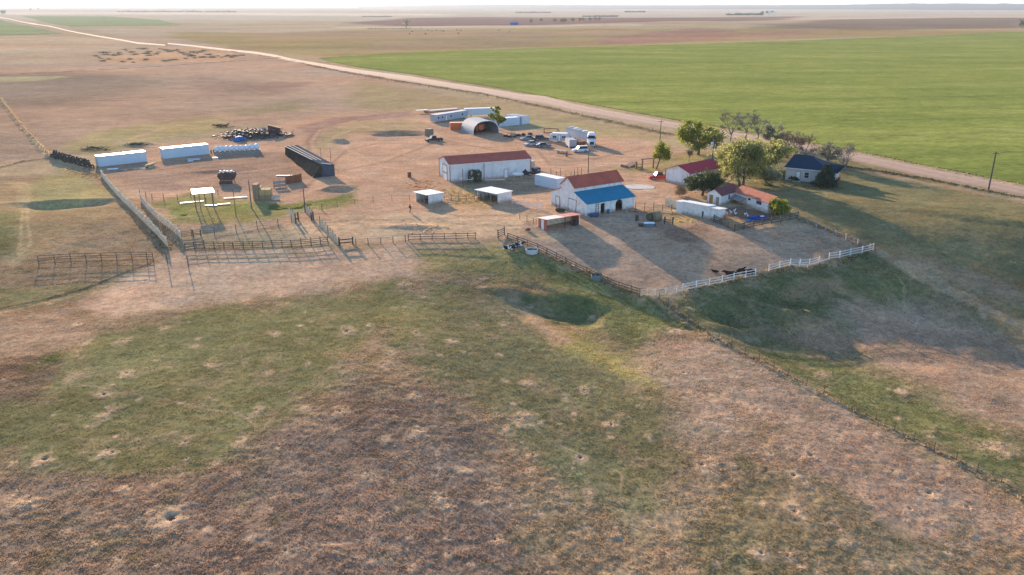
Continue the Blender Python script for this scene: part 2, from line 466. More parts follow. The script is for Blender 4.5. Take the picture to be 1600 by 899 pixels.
# zones: pixel outline, colour, edge softness (m), outline waviness (m), lumpiness, strength
ZONES = [
 # far country
 ([(-300, 12), (1900, 12), (1900, 30), (1600, 34), (1200, 30), (600, 34), (-300, 30)], (0.42, 0.36, 0.27), 400, 120, 0.2, 1),
 ([(-300, 18), (200, 19), (700, 22), (700, 25), (200, 23), (-300, 24)], (0.60, 0.50, 0.38), 100, 40, 0.2, .9),
 ([(540, 36), (640, 28), (760, 27), (1000, 28), (1250, 26), (1250, 31), (1000, 35), (900, 38), (760, 41), (620, 42)], (0.21, 0.13, 0.105), 40, 15, 0.2, 1),
 ([(520, 42), (760, 40), (1000, 38), (1000, 40), (760, 43), (520, 45)], PALE, 12, 8, 0.2, .7),
 ([(1230, 28), (1700, 26), (1700, 30), (1230, 32)], (0.52, 0.38, 0.28), 60, 20, 0.2, .8),
 ([(1280, 31), (1480, 28), (1620, 28), (1620, 44), (1480, 46), (1300, 52), (1180, 46)], (0.20, 0.15, 0.105), 50, 30, 0.3, 1),
 ([(150, 46), (300, 43), (520, 38), (520, 46), (300, 56), (200, 66)], (0.42, 0.32, 0.22), 20, 10, 0.3, .7),
 ([(250, 66), (280, 50), (430, 52), (560, 47), (820, 44), (1000, 47), (1600, 47), (1600, 52), (1200, 62), (880, 74), (520, 88), (400, 80)], KHAKI, 25, 12, 0.3, 1),
 ([(400, 52), (700, 47), (1000, 50), (1000, 55), (700, 60), (400, 60)], (0.33, 0.23, 0.155), 30, 15, 0.3, .7),
 ([(560, 66), (860, 58), (860, 70), (600, 80)], (0.31, 0.225, 0.15), 20, 15, .3, .7),
 ([(925, 63), (1000, 52), (1080, 45), (1140, 47), (1172, 55), (1120, 62), (1000, 68), (940, 70)], (0.30, 0.185, 0.13), 14, 14, 0.4, 1),
 ([(1160, 52), (1290, 45), (1290, 52), (1180, 60)], (0.34, 0.20, 0.15), 25, 15, 0.3, .7),
 # left pastures
 ([(-400, 60), (260, 58), (400, 82), (480, 98), (600, 118), (700, 150), (520, 190), (330, 200), (180, 230), (-400, 300)], (0.385, 0.275, 0.20), 10, 6, 0.5, 1),
 ([(-400, 62), (130, 58), (240, 68), (150, 86), (150, 98), (-400, 110)], (0.44, 0.33, 0.22), 10, 6, 0.4, .8),
 ([(150, 84), (250, 72), (330, 76), (384, 88), (350, 96), (160, 101)], (0.47, 0.31, 0.20), 5, 4, 0.4, 1),
 ([(-300, 120), (120, 112), (280, 130), (120, 165), (-300, 185)], (0.24, 0.185, 0.14), 14, 9, 0.5, .75),
 ([(-300, 124), (20, 120), (110, 119), (60, 127), (-300, 135)], (0.46, 0.40, 0.22), 5, 4, 0.5, .7),
 ([(300, 120), (480, 130), (430, 146), (280, 140)], (0.265, 0.18, 0.14), 12, 8, 0.5, .6),
 ([(360, 172), (470, 158), (480, 172), (380, 182)], (0.28, 0.235, 0.13), 6, 4, 0.5, .6),
 ([(560, 125), (700, 150), (860, 175), (1000, 200), (1060, 215), (1000, 226), (860, 200), (760, 172), (600, 176), (540, 160)], (0.33, 0.255, 0.15), 8, 5, 0.6, 1),
 ([(-300, 175), (60, 180), (130, 235), (60, 250), (-300, 290)], (0.31, 0.225, 0.165), 8, 4, 0.5, .8),
 ([(76, 236), (150, 205), (260, 190), (340, 182), (360, 200), (240, 222), (140, 240)], (0.34, 0.29, 0.14), 4, 3, 0.5, .75),
 # farmyard
 ([(150, 262), (236, 228), (340, 215), (470, 188), (560, 176), (660, 174), (760, 200), (840, 205), (940, 208), (1000, 216), (1060, 236), (1130, 262), (1130, 300), (1010, 330), (880, 330), (690, 340), (440, 350), (280, 362), (200, 320)], RED_DIRT, 5, 3, 0.3, 1),
 ([(484, 232), (500, 208), (560, 190), (640, 188), (670, 195), (640, 205), (560, 208), (520, 222), (510, 240)], (0.385, 0.29, 0.17), 3, 2, 0.4, .9),
 ([(462, 200), (520, 185), (640, 174), (640, 181), (545, 190), (502, 205), (486, 228), (478, 226), (482, 208)], (0.30, 0.20, 0.165), 2, 1.2, 0.2, .8),
 ([(150, 262), (250, 252), (440, 236), (500, 275), (420, 300), (300, 300), (215, 300), (176, 290)], (0.33, 0.225, 0.165), 3, 2, 0.4, .9),
 ([(236, 318), (300, 300), (420, 320), (450, 318), (540, 308), (550, 318), (480, 332), (400, 345), (300, 352), (262, 345)], (0.22, 0.225, 0.085), 2.0, 3, 0.8, .8),
 ([(250, 325), (300, 320), (300, 335), (262, 340)], (0.19, 0.22, 0.08), 1.0, 1.5, 1, .6),
 ([(352, 320), (385, 320), (380, 332), (345, 330)], (0.19, 0.22, 0.08), 1.0, 1.5, 1, .65),
 ([(420, 322), (500, 312), (552, 300), (560, 292), (535, 290), (560, 296), (550, 308), (470, 326), (425, 332)], (0.19, 0.22, 0.08), 1.0, 1.5, 1, .7),
 ([(445, 350), (560, 336), (640, 332), (790, 330), (850, 345), (860, 372), (790, 372), (640, 380), (560, 385), (500, 380)], (0.52, 0.37, 0.245), 3, 2, 0.25, .95),
 ([(690, 296), (740, 288), (780, 300), (760, 330), (700, 325)], (0.40, 0.29, 0.15), 2, 1.5, 0.6, .8),
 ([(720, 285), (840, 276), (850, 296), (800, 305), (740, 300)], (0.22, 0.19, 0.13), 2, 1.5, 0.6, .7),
 ([(940, 264), (1000, 256), (1075, 240), (1130, 246), (1120, 262), (1060, 270), (990, 270)], (0.30, 0.27, 0.11), 3, 2, 0.7, .75),
 ([(800, 182), (900, 196), (1000, 214), (940, 214), (860, 204)], (0.36, 0.30, 0.155), 4, 2, 0.6, .8),
 ([(975, 291), (990, 287), (1012, 288), (1020, 293), (1012, 298), (985, 297)], (0.55, 0.44, 0.34), 0.8, .5, 0.1, .8),
 # yard of the white farmhouse
 ([(1170, 300), (1160, 262), (1130, 240), (1150, 215), (1240, 215), (1340, 252), (1600, 312), (1900, 370), (1900, 900), (1600, 770), (1400, 470), (1330, 380), (1250, 340)], (0.20, 0.175, 0.095), 4, 2.5, 0.6, 1),
 ([(1150, 300), (1250, 330), (1330, 372), (1500, 440), (1700, 520), (1700, 480), (1480, 400), (1300, 330), (1220, 300)], (0.22, 0.18, 0.095), 3, 2, 0.6, .85),
 ([(1300, 300), (1400, 318), (1620, 372), (1620, 350), (1400, 290), (1310, 272)], (0.20, 0.18, 0.095), 3, 2, 0.6, .8),
 ([(1400, 390), (1500, 420), (1620, 455), (1620, 480), (1500, 450), (1400, 415)], (0.36, 0.25, 0.17), 3, 2, 0.6, .8),
 ([(1130, 290), (1180, 294), (1215, 302), (1170, 302), (1120, 296)], (0.42, 0.28, 0.16), 2, 1.5, 0.4, .8),
 # pens
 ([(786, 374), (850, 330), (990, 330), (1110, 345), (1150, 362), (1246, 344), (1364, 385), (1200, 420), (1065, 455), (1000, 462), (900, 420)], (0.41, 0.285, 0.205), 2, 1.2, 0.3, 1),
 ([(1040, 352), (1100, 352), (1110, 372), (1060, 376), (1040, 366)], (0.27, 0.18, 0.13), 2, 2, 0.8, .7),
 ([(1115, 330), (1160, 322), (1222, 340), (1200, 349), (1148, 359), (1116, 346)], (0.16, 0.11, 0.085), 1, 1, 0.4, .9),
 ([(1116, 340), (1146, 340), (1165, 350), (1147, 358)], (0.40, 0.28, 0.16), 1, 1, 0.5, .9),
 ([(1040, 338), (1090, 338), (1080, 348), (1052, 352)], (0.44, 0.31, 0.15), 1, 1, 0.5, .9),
 # near pasture
 ([(-500, 290), (160, 270), (290, 388), (520, 384), (790, 374), (1000, 463), (1110, 526), (1300, 620), (1700, 820), (2100, 1100), (1600, 1400), (0, 1400), (-800, 1000)], (0.31, 0.225, 0.145), 2.5, 2, 0.8, 1),
 ([(-400, 300), (60, 285), (160, 300), (180, 330), (60, 400), (-400, 420)], (0.35, 0.26, 0.15), 3, 2, 0.6, .8),
 ([(100, 265), (180, 300), (170, 310), (60, 330), (20, 300)], (0.33, 0.29, 0.135), 2, 2, 0.6, .7),
 ([(20, 285), (50, 285), (40, 400), (10, 430), (30, 350)], (0.45, 0.34, 0.20), 1.2, 1.5, 0.3, .7),
 ([(-200, 320), (30, 330), (30, 400), (-200, 410)], (0.19, 0.185, 0.085), 3, 2, 0.6, .8),
 ([(-100, 440), (40, 450), (160, 440), (230, 420), (160, 450), (60, 480), (-100, 500)], (0.20, 0.185, 0.09), 2, 2, 0.6, .8),
 ([(130, 480), (200, 430), (270, 395), (520, 388), (800, 376), (800, 400), (640, 430), (480, 455), (300, 480), (170, 500)], (0.51, 0.355, 0.25), 2.5, 2.5, 0.33, 1),
 ([(-200, 490), (130, 490), (160, 520), (60, 560), (-200, 560)], (0.33, 0.235, 0.165), 2.5, 2.5, 0.6, .9),
 ([(640, 392), (780, 380), (880, 410), (1000, 470), (1060, 510), (1000, 530), (860, 450), (760, 430), (660, 420)], (0.265, 0.235, 0.10), 3, 2.5, 0.7, .9),
 ([(820, 395), (900, 425), (990, 468), (1050, 512), (960, 500), (870, 450)], (0.19, 0.195, 0.08), 2, 2, 0.8, .8),
 ([(-200, 610), (20, 590), (160, 520), (330, 480), (480, 470), (620, 440), (640, 470), (560, 560), (520, 610), (420, 680), (320, 745), (180, 750), (40, 730), (-200, 700)], (0.195, 0.182, 0.088), 2.5, 3, 0.55, .95),
 ([(640, 480), (720, 450), (790, 470), (830, 520), (980, 560), (1040, 560), (1050, 640), (1080, 760), (980, 860), (900, 800), (760, 640), (660, 590)], (0.185, 0.172, 0.09), 3, 3.5, 0.6, .9),
 ([(600, 480), (700, 450), (700, 520), (600, 560)], (0.23, 0.21, 0.095), 3, 2.5, 0.6, .8),
 ([(820, 500), (900, 520), (1000, 570), (1060, 620), (980, 590), (880, 540)], (0.36, 0.30, 0.115), 2, 2, 0.6, .75),
 ([(816, 478), (850, 500), (890, 530), (870, 535), (830, 510)], (0.40, 0.27, 0.18), 1.2, 1.2, 0.5, .8),
 ([(-200, 740), (180, 750), (320, 745), (440, 670), (560, 600), (680, 610), (780, 680), (800, 780), (900, 1100), (-300, 1100)], (0.245, 0.175, 0.135), 3, 3, .75, .95),
 ([(-200, 590), (60, 560), (110, 585), (40, 620), (-200, 640)], (0.21, 0.145, 0.11), 2, 2, 0.9, .8),
 ([(30, 572), (90, 555), (102, 562), (50, 580)], (0.07, 0.10, 0.03), 1, 1, 1.0, .8),
 ([(0, 760), (180, 790), (300, 840), (200, 899), (0, 860)], (0.31, 0.215, 0.145), 3, 3, 0.9, .6),
 ([(1000, 540), (1110, 530), (1300, 625), (1500, 730), (1640, 830), (1500, 860), (1300, 900), (1180, 800), (1090, 690)], (0.40, 0.28, 0.205), 3, 3, 0.65, .9),
 ([(1150, 700), (1300, 760), (1480, 860), (1300, 980), (1100, 980), (1080, 820)], (0.20, 0.165, 0.09), 3, 3.5, 0.8, .7),
 ([(812, 462), (850, 456), (905, 458), (930, 485), (925, 510), (870, 506), (832, 488)], (0.12, 0.14, 0.062), 1.5, 1.8, 0.6, .85),  # hollow floor: its shade is put into this dark green
 ([(915, 470), (1000, 520), (1010, 545), (960, 548), (905, 505)], (0.13, 0.145, 0.065), 2, 2, 0.7, .7),  # same painted shade carried on to the lower right
 # right-hand pasture beyond the wire fence
 ([(1040, 470), (1068, 456), (1200, 424), (1365, 392), (1500, 450), (1700, 540), (1900, 900), (1600, 775), (1300, 615), (1110, 524)], (0.25, 0.20, 0.12), 2.5, 2, 0.7, 1),
 ([(1060, 470), (1200, 430), (1364, 396), (1480, 450), (1400, 490), (1240, 500), (1110, 520)], (0.16, 0.165, 0.08), 2.5, 2.5, 0.8, .9),  # bank below the white fence: dark green with its shade painted in
 ([(1210, 460), (1310, 432), (1310, 450), (1240, 475)], (0.38, 0.27, 0.17), 1.5, 2, 0.7, .8),
 ([(1300, 480), (1420, 460), (1560, 520), (1640, 560), (1640, 700), (1500, 640), (1380, 560)], (0.39, 0.27, 0.2), 3, 3, 0.6, .85),
 ([(1210, 520), (1300, 500), (1340, 540), (1300, 560)], (0.35, 0.24, 0.17), 2, 2, 0.7, .8),
 ([(1150, 530), (1250, 540), (1400, 600), (1640, 720), (1640, 800), (1420, 680), (1250, 590)], (0.15, 0.165, 0.07), 3, 3, 0.7, .8),
]
BURROWS = [(116,589,9),(198,585,9),(328,571,8),(384,567,6),(159,618,12),(167,647,14),(283,630,6),(403,643,9),(421,583,8),(481,569,6),(171,709,9),(62,720,13),
 (287,693,8),(376,691,12),(285,742,7),(198,763,9),(38,785,16),(260,814,20),(326,829,9),(448,864,17),(149,850,9),(188,874,9),(574,740,14),(233,804,6),(477,639,6),(531,645,11),(423,795,6),
 (611,554,8),(601,570,10),(782,555,9),(829,600,9),(914,612,11),(813,657,17),(953,665,8),(648,620,12),(617,651,8),(656,678,18),(602,688,8),(833,713,8),(908,717,11),(687,780,17),(920,771,9),(796,790,10),(772,845,9),(792,672,7),(897,647,6),
 (1053,520,6),(1068,584,8),(1083,558,6),(1083,620,8),(1161,633,9),(1185,643,10),(1227,641,7),(1095,663,8),(1410,612,9),(1287,586,9),(1359,699,8),(1373,680,6),(1269,715,12),(1100,730,20),(1242,745,11),(1399,739,10),(1458,773,13),(1554,699,9),(1427,798,11),(1246,802,10),(1511,796,11),
 (605,391,9),(614,410,9),(631,446,9),(755,436,8),(754,449,5),(543,520,12),(427,521,9),(577,509,5),(652,522,8),(706,534,10),(785,507,6),(441,464,7),(661,465,5),(296,426,5),(227,440,6),(256,460,5),(304,465,8),(385,469,8),(257,514,7),(120,507,9),(192,534,8),(309,530,5),(305,541,7),(78,475,4),
 (1190,868,11),(1330,850,9),(700,868,8),(560,690,5),(1300,690,5),(1150,590,6)]

def world_poly(px):
    return np.array([[p.x, p.y] for p in (at(max(-1200, a), max(11, b)) for a, b in px)])

def signed_dist(poly, X, Y):
    """positive inside"""
    n = len(poly)
    inside = np.zeros(X.shape, bool); d2 = np.full(X.shape, 1e18)
    for i in range(n):
        x0, y0 = poly[i]; x1, y1 = poly[(i + 1) % n]
        ex, ey = x1 - x0, y1 - y0
        t = np.clip(((X - x0) * ex + (Y - y0) * ey) / (ex * ex + ey * ey + 1e-12), 0, 1)
        dx = X - x0 - t * ex; dy = Y - y0 - t * ey
        d2 = np.minimum(d2, dx * dx + dy * dy)
        c = ((y0 > Y) != (y1 > Y)) & (X < ex * (Y - y0) / (ey if abs(ey) > 1e-9 else 1e-9) + x0)
        inside ^= c
    d = np.sqrt(d2)
    return np.where(inside, d, -d)

NBURROW = []
for (bx, by, br) in BURROWS:
    p = at(bx, by)
    NBURROW.append((p.x, p.y, (0.62 + 0.6 * abs(math.sin(bx * 12.9 + by * 78.2))) * br * mpp(bx, by)))
random.seed(77)
for _ in range(190):                # the many small holes of the colony
    bx = random.uniform(-20, 1620); by = random.uniform(470, 898)
    p = at(bx, by)
    NBURROW.append((p.x, p.y, random.uniform(0.2, 0.5)))

# worn, planted and dark lines on the ground, one a painted shadow: (pixel polyline, half width m, colour, height)
STRIPS = [
 ([(0, 118), (110, 112), (250, 104), (380, 95), (440, 90)], 1.6, (0.15, 0.11, 0.085), 0.3),
 ([(0, 155), (30, 195), (58, 225), (76, 243)], 0.8, (0.50, 0.37, 0.22), 0.7),
 ([(78, 245), (40, 252), (0, 262), (-60, 275)], 0.9, (0.12, 0.09, 0.075), 0.3),
 ([(480, 102), (560, 118), (640, 130), (760, 148), (850, 168), (960, 192), (1040, 210)], 2.0, (0.15, 0.115, 0.08), 0.35),
 ([(330, 76), (440, 91), (520, 110), (600, 122)], 2.0, (0.19, 0.145, 0.10), 0.3),
 ([(0, 482), (60, 470), (130, 452), (200, 424), (235, 412)], 0.35, (0.14, 0.11, 0.085), 0.15),
 ([(0, 488), (60, 476), (130, 458), (205, 430)], 0.5, (0.36, 0.27, 0.17), -0.05),
 ([(300, 404), (400, 402), (500, 396)], 0.8, (0.36, 0.26, 0.155), 0.0),
 ([(340, 372), (400, 362), (455, 350)], 1.0, (0.28, 0.19, 0.15), -0.05),
 ([(1030, 470), (1117, 531), (1231, 592), (1333, 643), (1409, 682), (1495, 724), (1600, 778)], 0.55, (0.38, 0.29, 0.20), 0.25),
 ([(1010, 466), (1070, 512)], 0.8, (0.10, 0.12, 0.055), 0.2),  # fence shadow painted as a dark strip
 ([(1365, 392), (1440, 430), (1520, 470), (1620, 520)], 1.0, (0.40, 0.29, 0.19), 0.0),
 ([(1330, 262), (1440, 285), (1545, 305), (1620, 320)], 1.4, (0.30, 0.21, 0.15), 0.0),
 ([(1300, 258), (1440, 279), (1545, 300), (1620, 314)], 0.8, (0.09, 0.085, 0.05), 0.35),
 ([(180, 224), (260, 200), (340, 186), (470, 180), (600, 172)], 1.2, (0.45, 0.32, 0.21), -0.05),
 ([(130, 240), (180, 226), (236, 216), (300, 212)], 1.0, (0.46, 0.33, 0.22), 0),
 ([(640, 345), (720, 352), (790, 356), (860, 372)], 2.0, (0.50, 0.35, 0.22), -0.08),
 ([(450, 350), (560, 345), (700, 342), (800, 338)], 1.2, (0.48, 0.33, 0.22), -0.05),
 ([(45, 300), (42, 340), (48, 380), (30, 400), (36, 330)], 0.4, (0.46, 0.35, 0.20), 0),
]
_rt = random.Random(314)
for (sx, sy, n_, stp, ang0) in [(687, 775, 7, 42, a_) for a_ in (0.1, 1.0, 2.1, 3.0, 3.9, 5.2)] + [(602, 688, 6, 38, 5.3), (330, 830, 8, 46, 0.4), (40, 790, 8, 50, .2), (960, 520, 8, 42, .9), (1090, 700, 8, 46, .6), (450, 864, 7, 50, 5.8), (120, 600, 8, 40, .3), (820, 640, 8, 44, 1.2), (1240, 745, 7, 46, .1), (1150, 560, 8, 40, .5), (700, 560, 7, 36, 1.8), (250, 470, 9, 40, 6.1), (500, 420, 8, 40, .1), (1300, 520, 7, 42, .3)]:
    pl_ = [(sx, sy)]; an_ = ang0
    bend = 0
    for _ in range(n_ * 3):
        bend = bend * .7 + _rt.gauss(0, .13); an_ += bend; sx += math.cos(an_) * stp / 3; sy = min(930, max(400, sy + math.sin(an_) * stp * .55 / 3)); pl_.append((sx, sy))
    STRIPS.append((pl_, _rt.uniform(.13, .22), (0.44, 0.33, 0.235), -0.041))
ROAD_UP = [(1720, 317), (1600, 294), (1545, 283), (1440, 262), (1330, 239.5), (1200, 216), (1070, 195), (985, 180), (900, 164), (850, 150.5), (816, 148), (760, 138.5), (700, 129.5), (640, 119.5), (560, 109.5), (500, 99.5), (460, 93), (430, 86), (400, 81.5), (350, 76.5), (300, 71), (262, 67.5)]
ROAD_DN = [(1720, 329), (1600, 306), (1545, 295), (1440, 275), (1330, 250.5), (1200, 227), (1070, 204.5), (985, 189.5), (900, 173.5), (850, 162), (816, 157), (760, 147), (700, 137), (640, 127), (560, 115.5), (500, 104.5), (460, 97), (430, 90), (400, 85), (350, 79.2), (300, 73), (262, 69)]
FAR_ROAD_UP = [(258, 70), (215, 66.5), (150, 55.5), (100, 46), (60, 38), (20, 30.5), (0, 27), (-40, 20)]
FAR_ROAD_DN = [(258, 71.6), (215, 68.6), (150, 57.2), (100, 47.4), (60, 39.2), (20, 31.5), (0, 27.9), (-40, 20.8)]
FIELD_R = [(496, 91), (560, 87), (600, 84), (700, 80), (880, 74.5), (1000, 71), (1200, 65), (1400, 58), (1600, 49.5), (2100, 34),
           (2100, 385), (1600, 290), (1440, 258), (1330, 235.5), (1200, 212), (1070, 191), (900, 160), (760, 135), (640, 116), (560, 106), (515, 97)]
FIELD_L1 = [(30, 25.5), (170, 25.5), (250, 31), (288, 40), (200, 41), (110, 42), (70, 35)]
FIELD_L2 = [(-300, 31), (2, 30), (40, 40), (100, 53), (0, 56), (-300, 60)]

def road_mask_poly(up, dn):
    return np.array([[p.x, p.y] for p in ([at(*q) for q in up] + [at(*q) for q in reversed(dn)])])

# polar sheet, fine in front of the viewer, coarse behind
def ring_grid():
    az = np.concatenate([np.radians(np.arange(-180, -44, 4.0)), np.radians(np.linspace(-43.5, 43.5, 1150)), np.radians(np.arange(45, 180, 4.0))])
    r = [3.0]
    while r[-1] < 42: r.append(r[-1] * 1.06)
    while r[-1] < 200: r.append(r[-1] * 1.0024)
    while r[-1] < 700: r.append(r[-1] * 1.0045)
    while r[-1] < 2500: r.append(r[-1] * 1.0085)
    while r[-1] < 26000: r.append(r[-1] * 1.02)
    r = np.array(r)
    return az, r

AZ, RR = ring_grid()
A2, R2 = np.meshgrid(AZ, RR)
GX = R2 * np.sin(A2); GY = R2 * np.cos(A2)
shape = GX.shape
gx = GX.ravel(); gy = GY.ravel(); gr = R2.ravel()
ga = np.abs(A2.ravel())
fine = (ga < math.radians(43.6))
hz = base_height(gx, gy)
col = np.zeros((gx.size, 3)); col[:] = (0.37, 0.29, 0.19)
lump = np.full(gx.size, 0.4)
w1 = vnoise(gx / 9.0, gy / 9.0, 11); w2 = vnoise(gx / 3.1, gy / 3.1, 12); w3 = vnoise(gx / 70.0, gy / 70.0, 13); w4 = vnoise(gx / 1.1, gy / 1.1, 14)
for (pp, c, soft, wav, lm, st) in ZONES:
    poly = world_poly(pp)
    x0, y0 = poly.min(0) - soft - wav; x1, y1 = poly.max(0) + soft + wav
    idx = np.nonzero((gx > x0) & (gx < x1) & (gy > y0) & (gy < y1))[0]
    if idx.size == 0: continue
    sd = signed_dist(poly, gx[idx], gy[idx])
    if wav > 8: sd = sd + wav * (0.9 * w3[idx] + 0.3 * w1[idx])
    else: sd = sd + wav * (0.7 * w1[idx] + 0.55 * w2[idx] + 0.3 * w4[idx])
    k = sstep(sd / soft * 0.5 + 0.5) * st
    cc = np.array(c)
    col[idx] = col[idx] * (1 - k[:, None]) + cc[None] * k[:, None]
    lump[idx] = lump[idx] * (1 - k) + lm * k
for (pl, hw, c, hh) in STRIPS:
    pts = np.array([[p.x, p.y] for p in (at(a, b) for a, b in pl)])
    x0, y0 = pts.min(0) - hw * 4; x1, y1 = pts.max(0) + hw * 4
    idx = np.nonzero((gx > x0) & (gx < x1) & (gy > y0) & (gy < y1))[0]
    X = gx[idx]; Y = gy[idx]; d2 = np.full(X.shape, 1e18)
    for i in range(len(pts) - 1):
        ex, ey = pts[i + 1] - pts[i]
        t = np.clip(((X - pts[i][0]) * ex + (Y - pts[i][1]) * ey) / (ex * ex + ey * ey + 1e-9), 0, 1)
        d2 = np.minimum(d2, (X - pts[i][0] - t * ex) ** 2 + (Y - pts[i][1] - t * ey) ** 2)
    d = np.sqrt(d2) + hw * 0.7 * w2[idx] + hw * 0.35 * w1[idx]
    k = sstep((hw * 1.3 - d) / (hw * 0.9)) * (0.45 if hh == -0.041 else 0.85)
    col[idx] = col[idx] * (1 - k[:, None]) + np.array(c)[None] * k[:, None]
    hz[idx] += k * hh * (0.75 + 0.5 * w4[idx])
    lump[idx] = np.maximum(lump[idx], k * (0.9 if hh > 0 else 0.3))
# patchy growth: big, medium and small clumps of colour
patch = 0.45 * vnoise(gx / 16.0, gy / 16.0, 21) + 0.35 * vnoise(gx / 5.2, gy / 5.2, 22) + 0.3 * vnoise(gx / 1.7, gy / 1.7, 23)
far_patch = 0.6 * vnoise(gx / 140.0, gy / 60.0, 24) + 0.4 * vnoise(gx / 45.0, gy / 40.0, 25)
fw = sstep((gr - 180) / 260.0)
streak = 0.6 * vnoise(gx / 30.0 + 0.25 * gy / 30.0, gy / 7.0, 26) + 0.5 * vnoise(gx / 11.0, gy / 3.2, 27)
sw = sstep((gr - 170) / 60.0) * (1 - sstep((gr - 800) / 900.0))
patch = patch + 0.65 * sw * streak
patch = patch * (1 - 0.6 * fw) + far_patch * fw * 0.8
col *= (1 + 0.22 * patch)[:, None]
warm = vnoise(gx / 7.5, gy / 7.5, 31) * 0.6 + vnoise(gx / 2.2, gy / 2.2, 32) * 0.5
warm = warm * (1 - fw) + vnoise(gx / 90.0, gy / 60.0, 33) * fw
col[:, 0] *= 1 + 0.06 * warm; col[:, 1] *= 1 - 0.02 * warm; col[:, 2] *= 1 - 0.07 * warm
# bare spots showing between tufts, near the viewer
near = sstep((190 - gr) / 60.0)
bare = sstep((vnoise(gx / 2.6 + 0.3 * w4, gy / 2.6, 41) + 0.55 * vnoise(gx / 0.9, gy / 0.9, 42) - 0.28) / 0.5) * near * 0.45 * np.clip(lump, 0, 1)
col = col * (1 - bare[:, None]) + np.array((0.40, 0.275, 0.19))[None] * bare[:, None]
grn = sstep((vnoise(gx / 3.6, gy / 3.6, 43) + 0.6 * vnoise(gx / 1.2, gy / 1.2, 44) - 0.35) / 0.5) * near * 0.35 * np.clip(lump, 0, 1)
col = col * (1 - grn[:, None]) + np.array((0.15, 0.15, 0.065))[None] * grn[:, None]
# wheel ruts in the yard and trodden cattle paths
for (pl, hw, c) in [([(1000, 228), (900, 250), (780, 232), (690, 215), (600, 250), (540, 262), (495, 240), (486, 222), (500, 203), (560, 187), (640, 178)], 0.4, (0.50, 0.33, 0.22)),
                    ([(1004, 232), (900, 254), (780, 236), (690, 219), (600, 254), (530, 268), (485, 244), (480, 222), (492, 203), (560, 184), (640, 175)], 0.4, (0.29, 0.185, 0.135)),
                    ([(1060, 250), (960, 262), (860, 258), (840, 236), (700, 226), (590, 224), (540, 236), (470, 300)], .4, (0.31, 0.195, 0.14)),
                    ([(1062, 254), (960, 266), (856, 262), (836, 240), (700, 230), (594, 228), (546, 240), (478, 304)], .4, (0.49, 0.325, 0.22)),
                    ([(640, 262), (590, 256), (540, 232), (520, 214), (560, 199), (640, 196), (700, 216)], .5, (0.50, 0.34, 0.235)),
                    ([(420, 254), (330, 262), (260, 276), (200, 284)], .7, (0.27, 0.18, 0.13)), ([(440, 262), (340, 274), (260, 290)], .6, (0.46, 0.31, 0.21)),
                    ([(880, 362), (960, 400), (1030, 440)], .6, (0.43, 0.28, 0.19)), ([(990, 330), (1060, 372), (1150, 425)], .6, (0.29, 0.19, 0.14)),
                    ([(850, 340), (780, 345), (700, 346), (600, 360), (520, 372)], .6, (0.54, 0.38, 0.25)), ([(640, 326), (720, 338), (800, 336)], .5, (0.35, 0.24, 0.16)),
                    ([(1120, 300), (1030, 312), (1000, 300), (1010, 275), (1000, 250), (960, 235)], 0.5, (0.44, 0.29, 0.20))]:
    pts = np.array([[p.x, p.y] for p in (at(a, b) for a, b in pl)])
    idx = np.nonzero((gr > 110) & (gr < 360) & fine)[0]
    X = gx[idx]; Y = gy[idx]; d2 = np.full(X.shape, 1e18)
    for i in range(len(pts) - 1):
        ex, ey = pts[i + 1] - pts[i]
        t = np.clip(((X - pts[i][0]) * ex + (Y - pts[i][1]) * ey) / (ex * ex + ey * ey + 1e-9), 0, 1)
        d2 = np.minimum(d2, (X - pts[i][0] - t * ex) ** 2 + (Y - pts[i][1] - t * ey) ** 2)
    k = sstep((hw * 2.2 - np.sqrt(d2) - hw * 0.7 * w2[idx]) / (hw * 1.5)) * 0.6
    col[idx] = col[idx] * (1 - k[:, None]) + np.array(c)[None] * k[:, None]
# small relief: tussocks and hoof-worn hummocks
spacing = np.maximum(gr * 0.0014, gr * 0.0024 * 0.6)
for wl, amp, sd in ((7.0, 0.05, 51), (2.6, 0.035, 52), (1.2, 0.045, 53), (0.62, 0.055, 54), (0.34, 0.05, 55)):
    wgt = sstep((wl / spacing - 2.2) / 3.0)
    n = vnoise(gx / wl + 0.4 * w4, gy / wl, sd)
    if wl < 2: n = np.where(n > 0, n, n * 0.5) * 1.2
    hz += amp * n * wgt * lump * fine
hz += 0.10 * sstep((gr - 150) / 80) * (1 - fw) * lump * vnoise(gx / 11.0, gy / 11.0, 58)
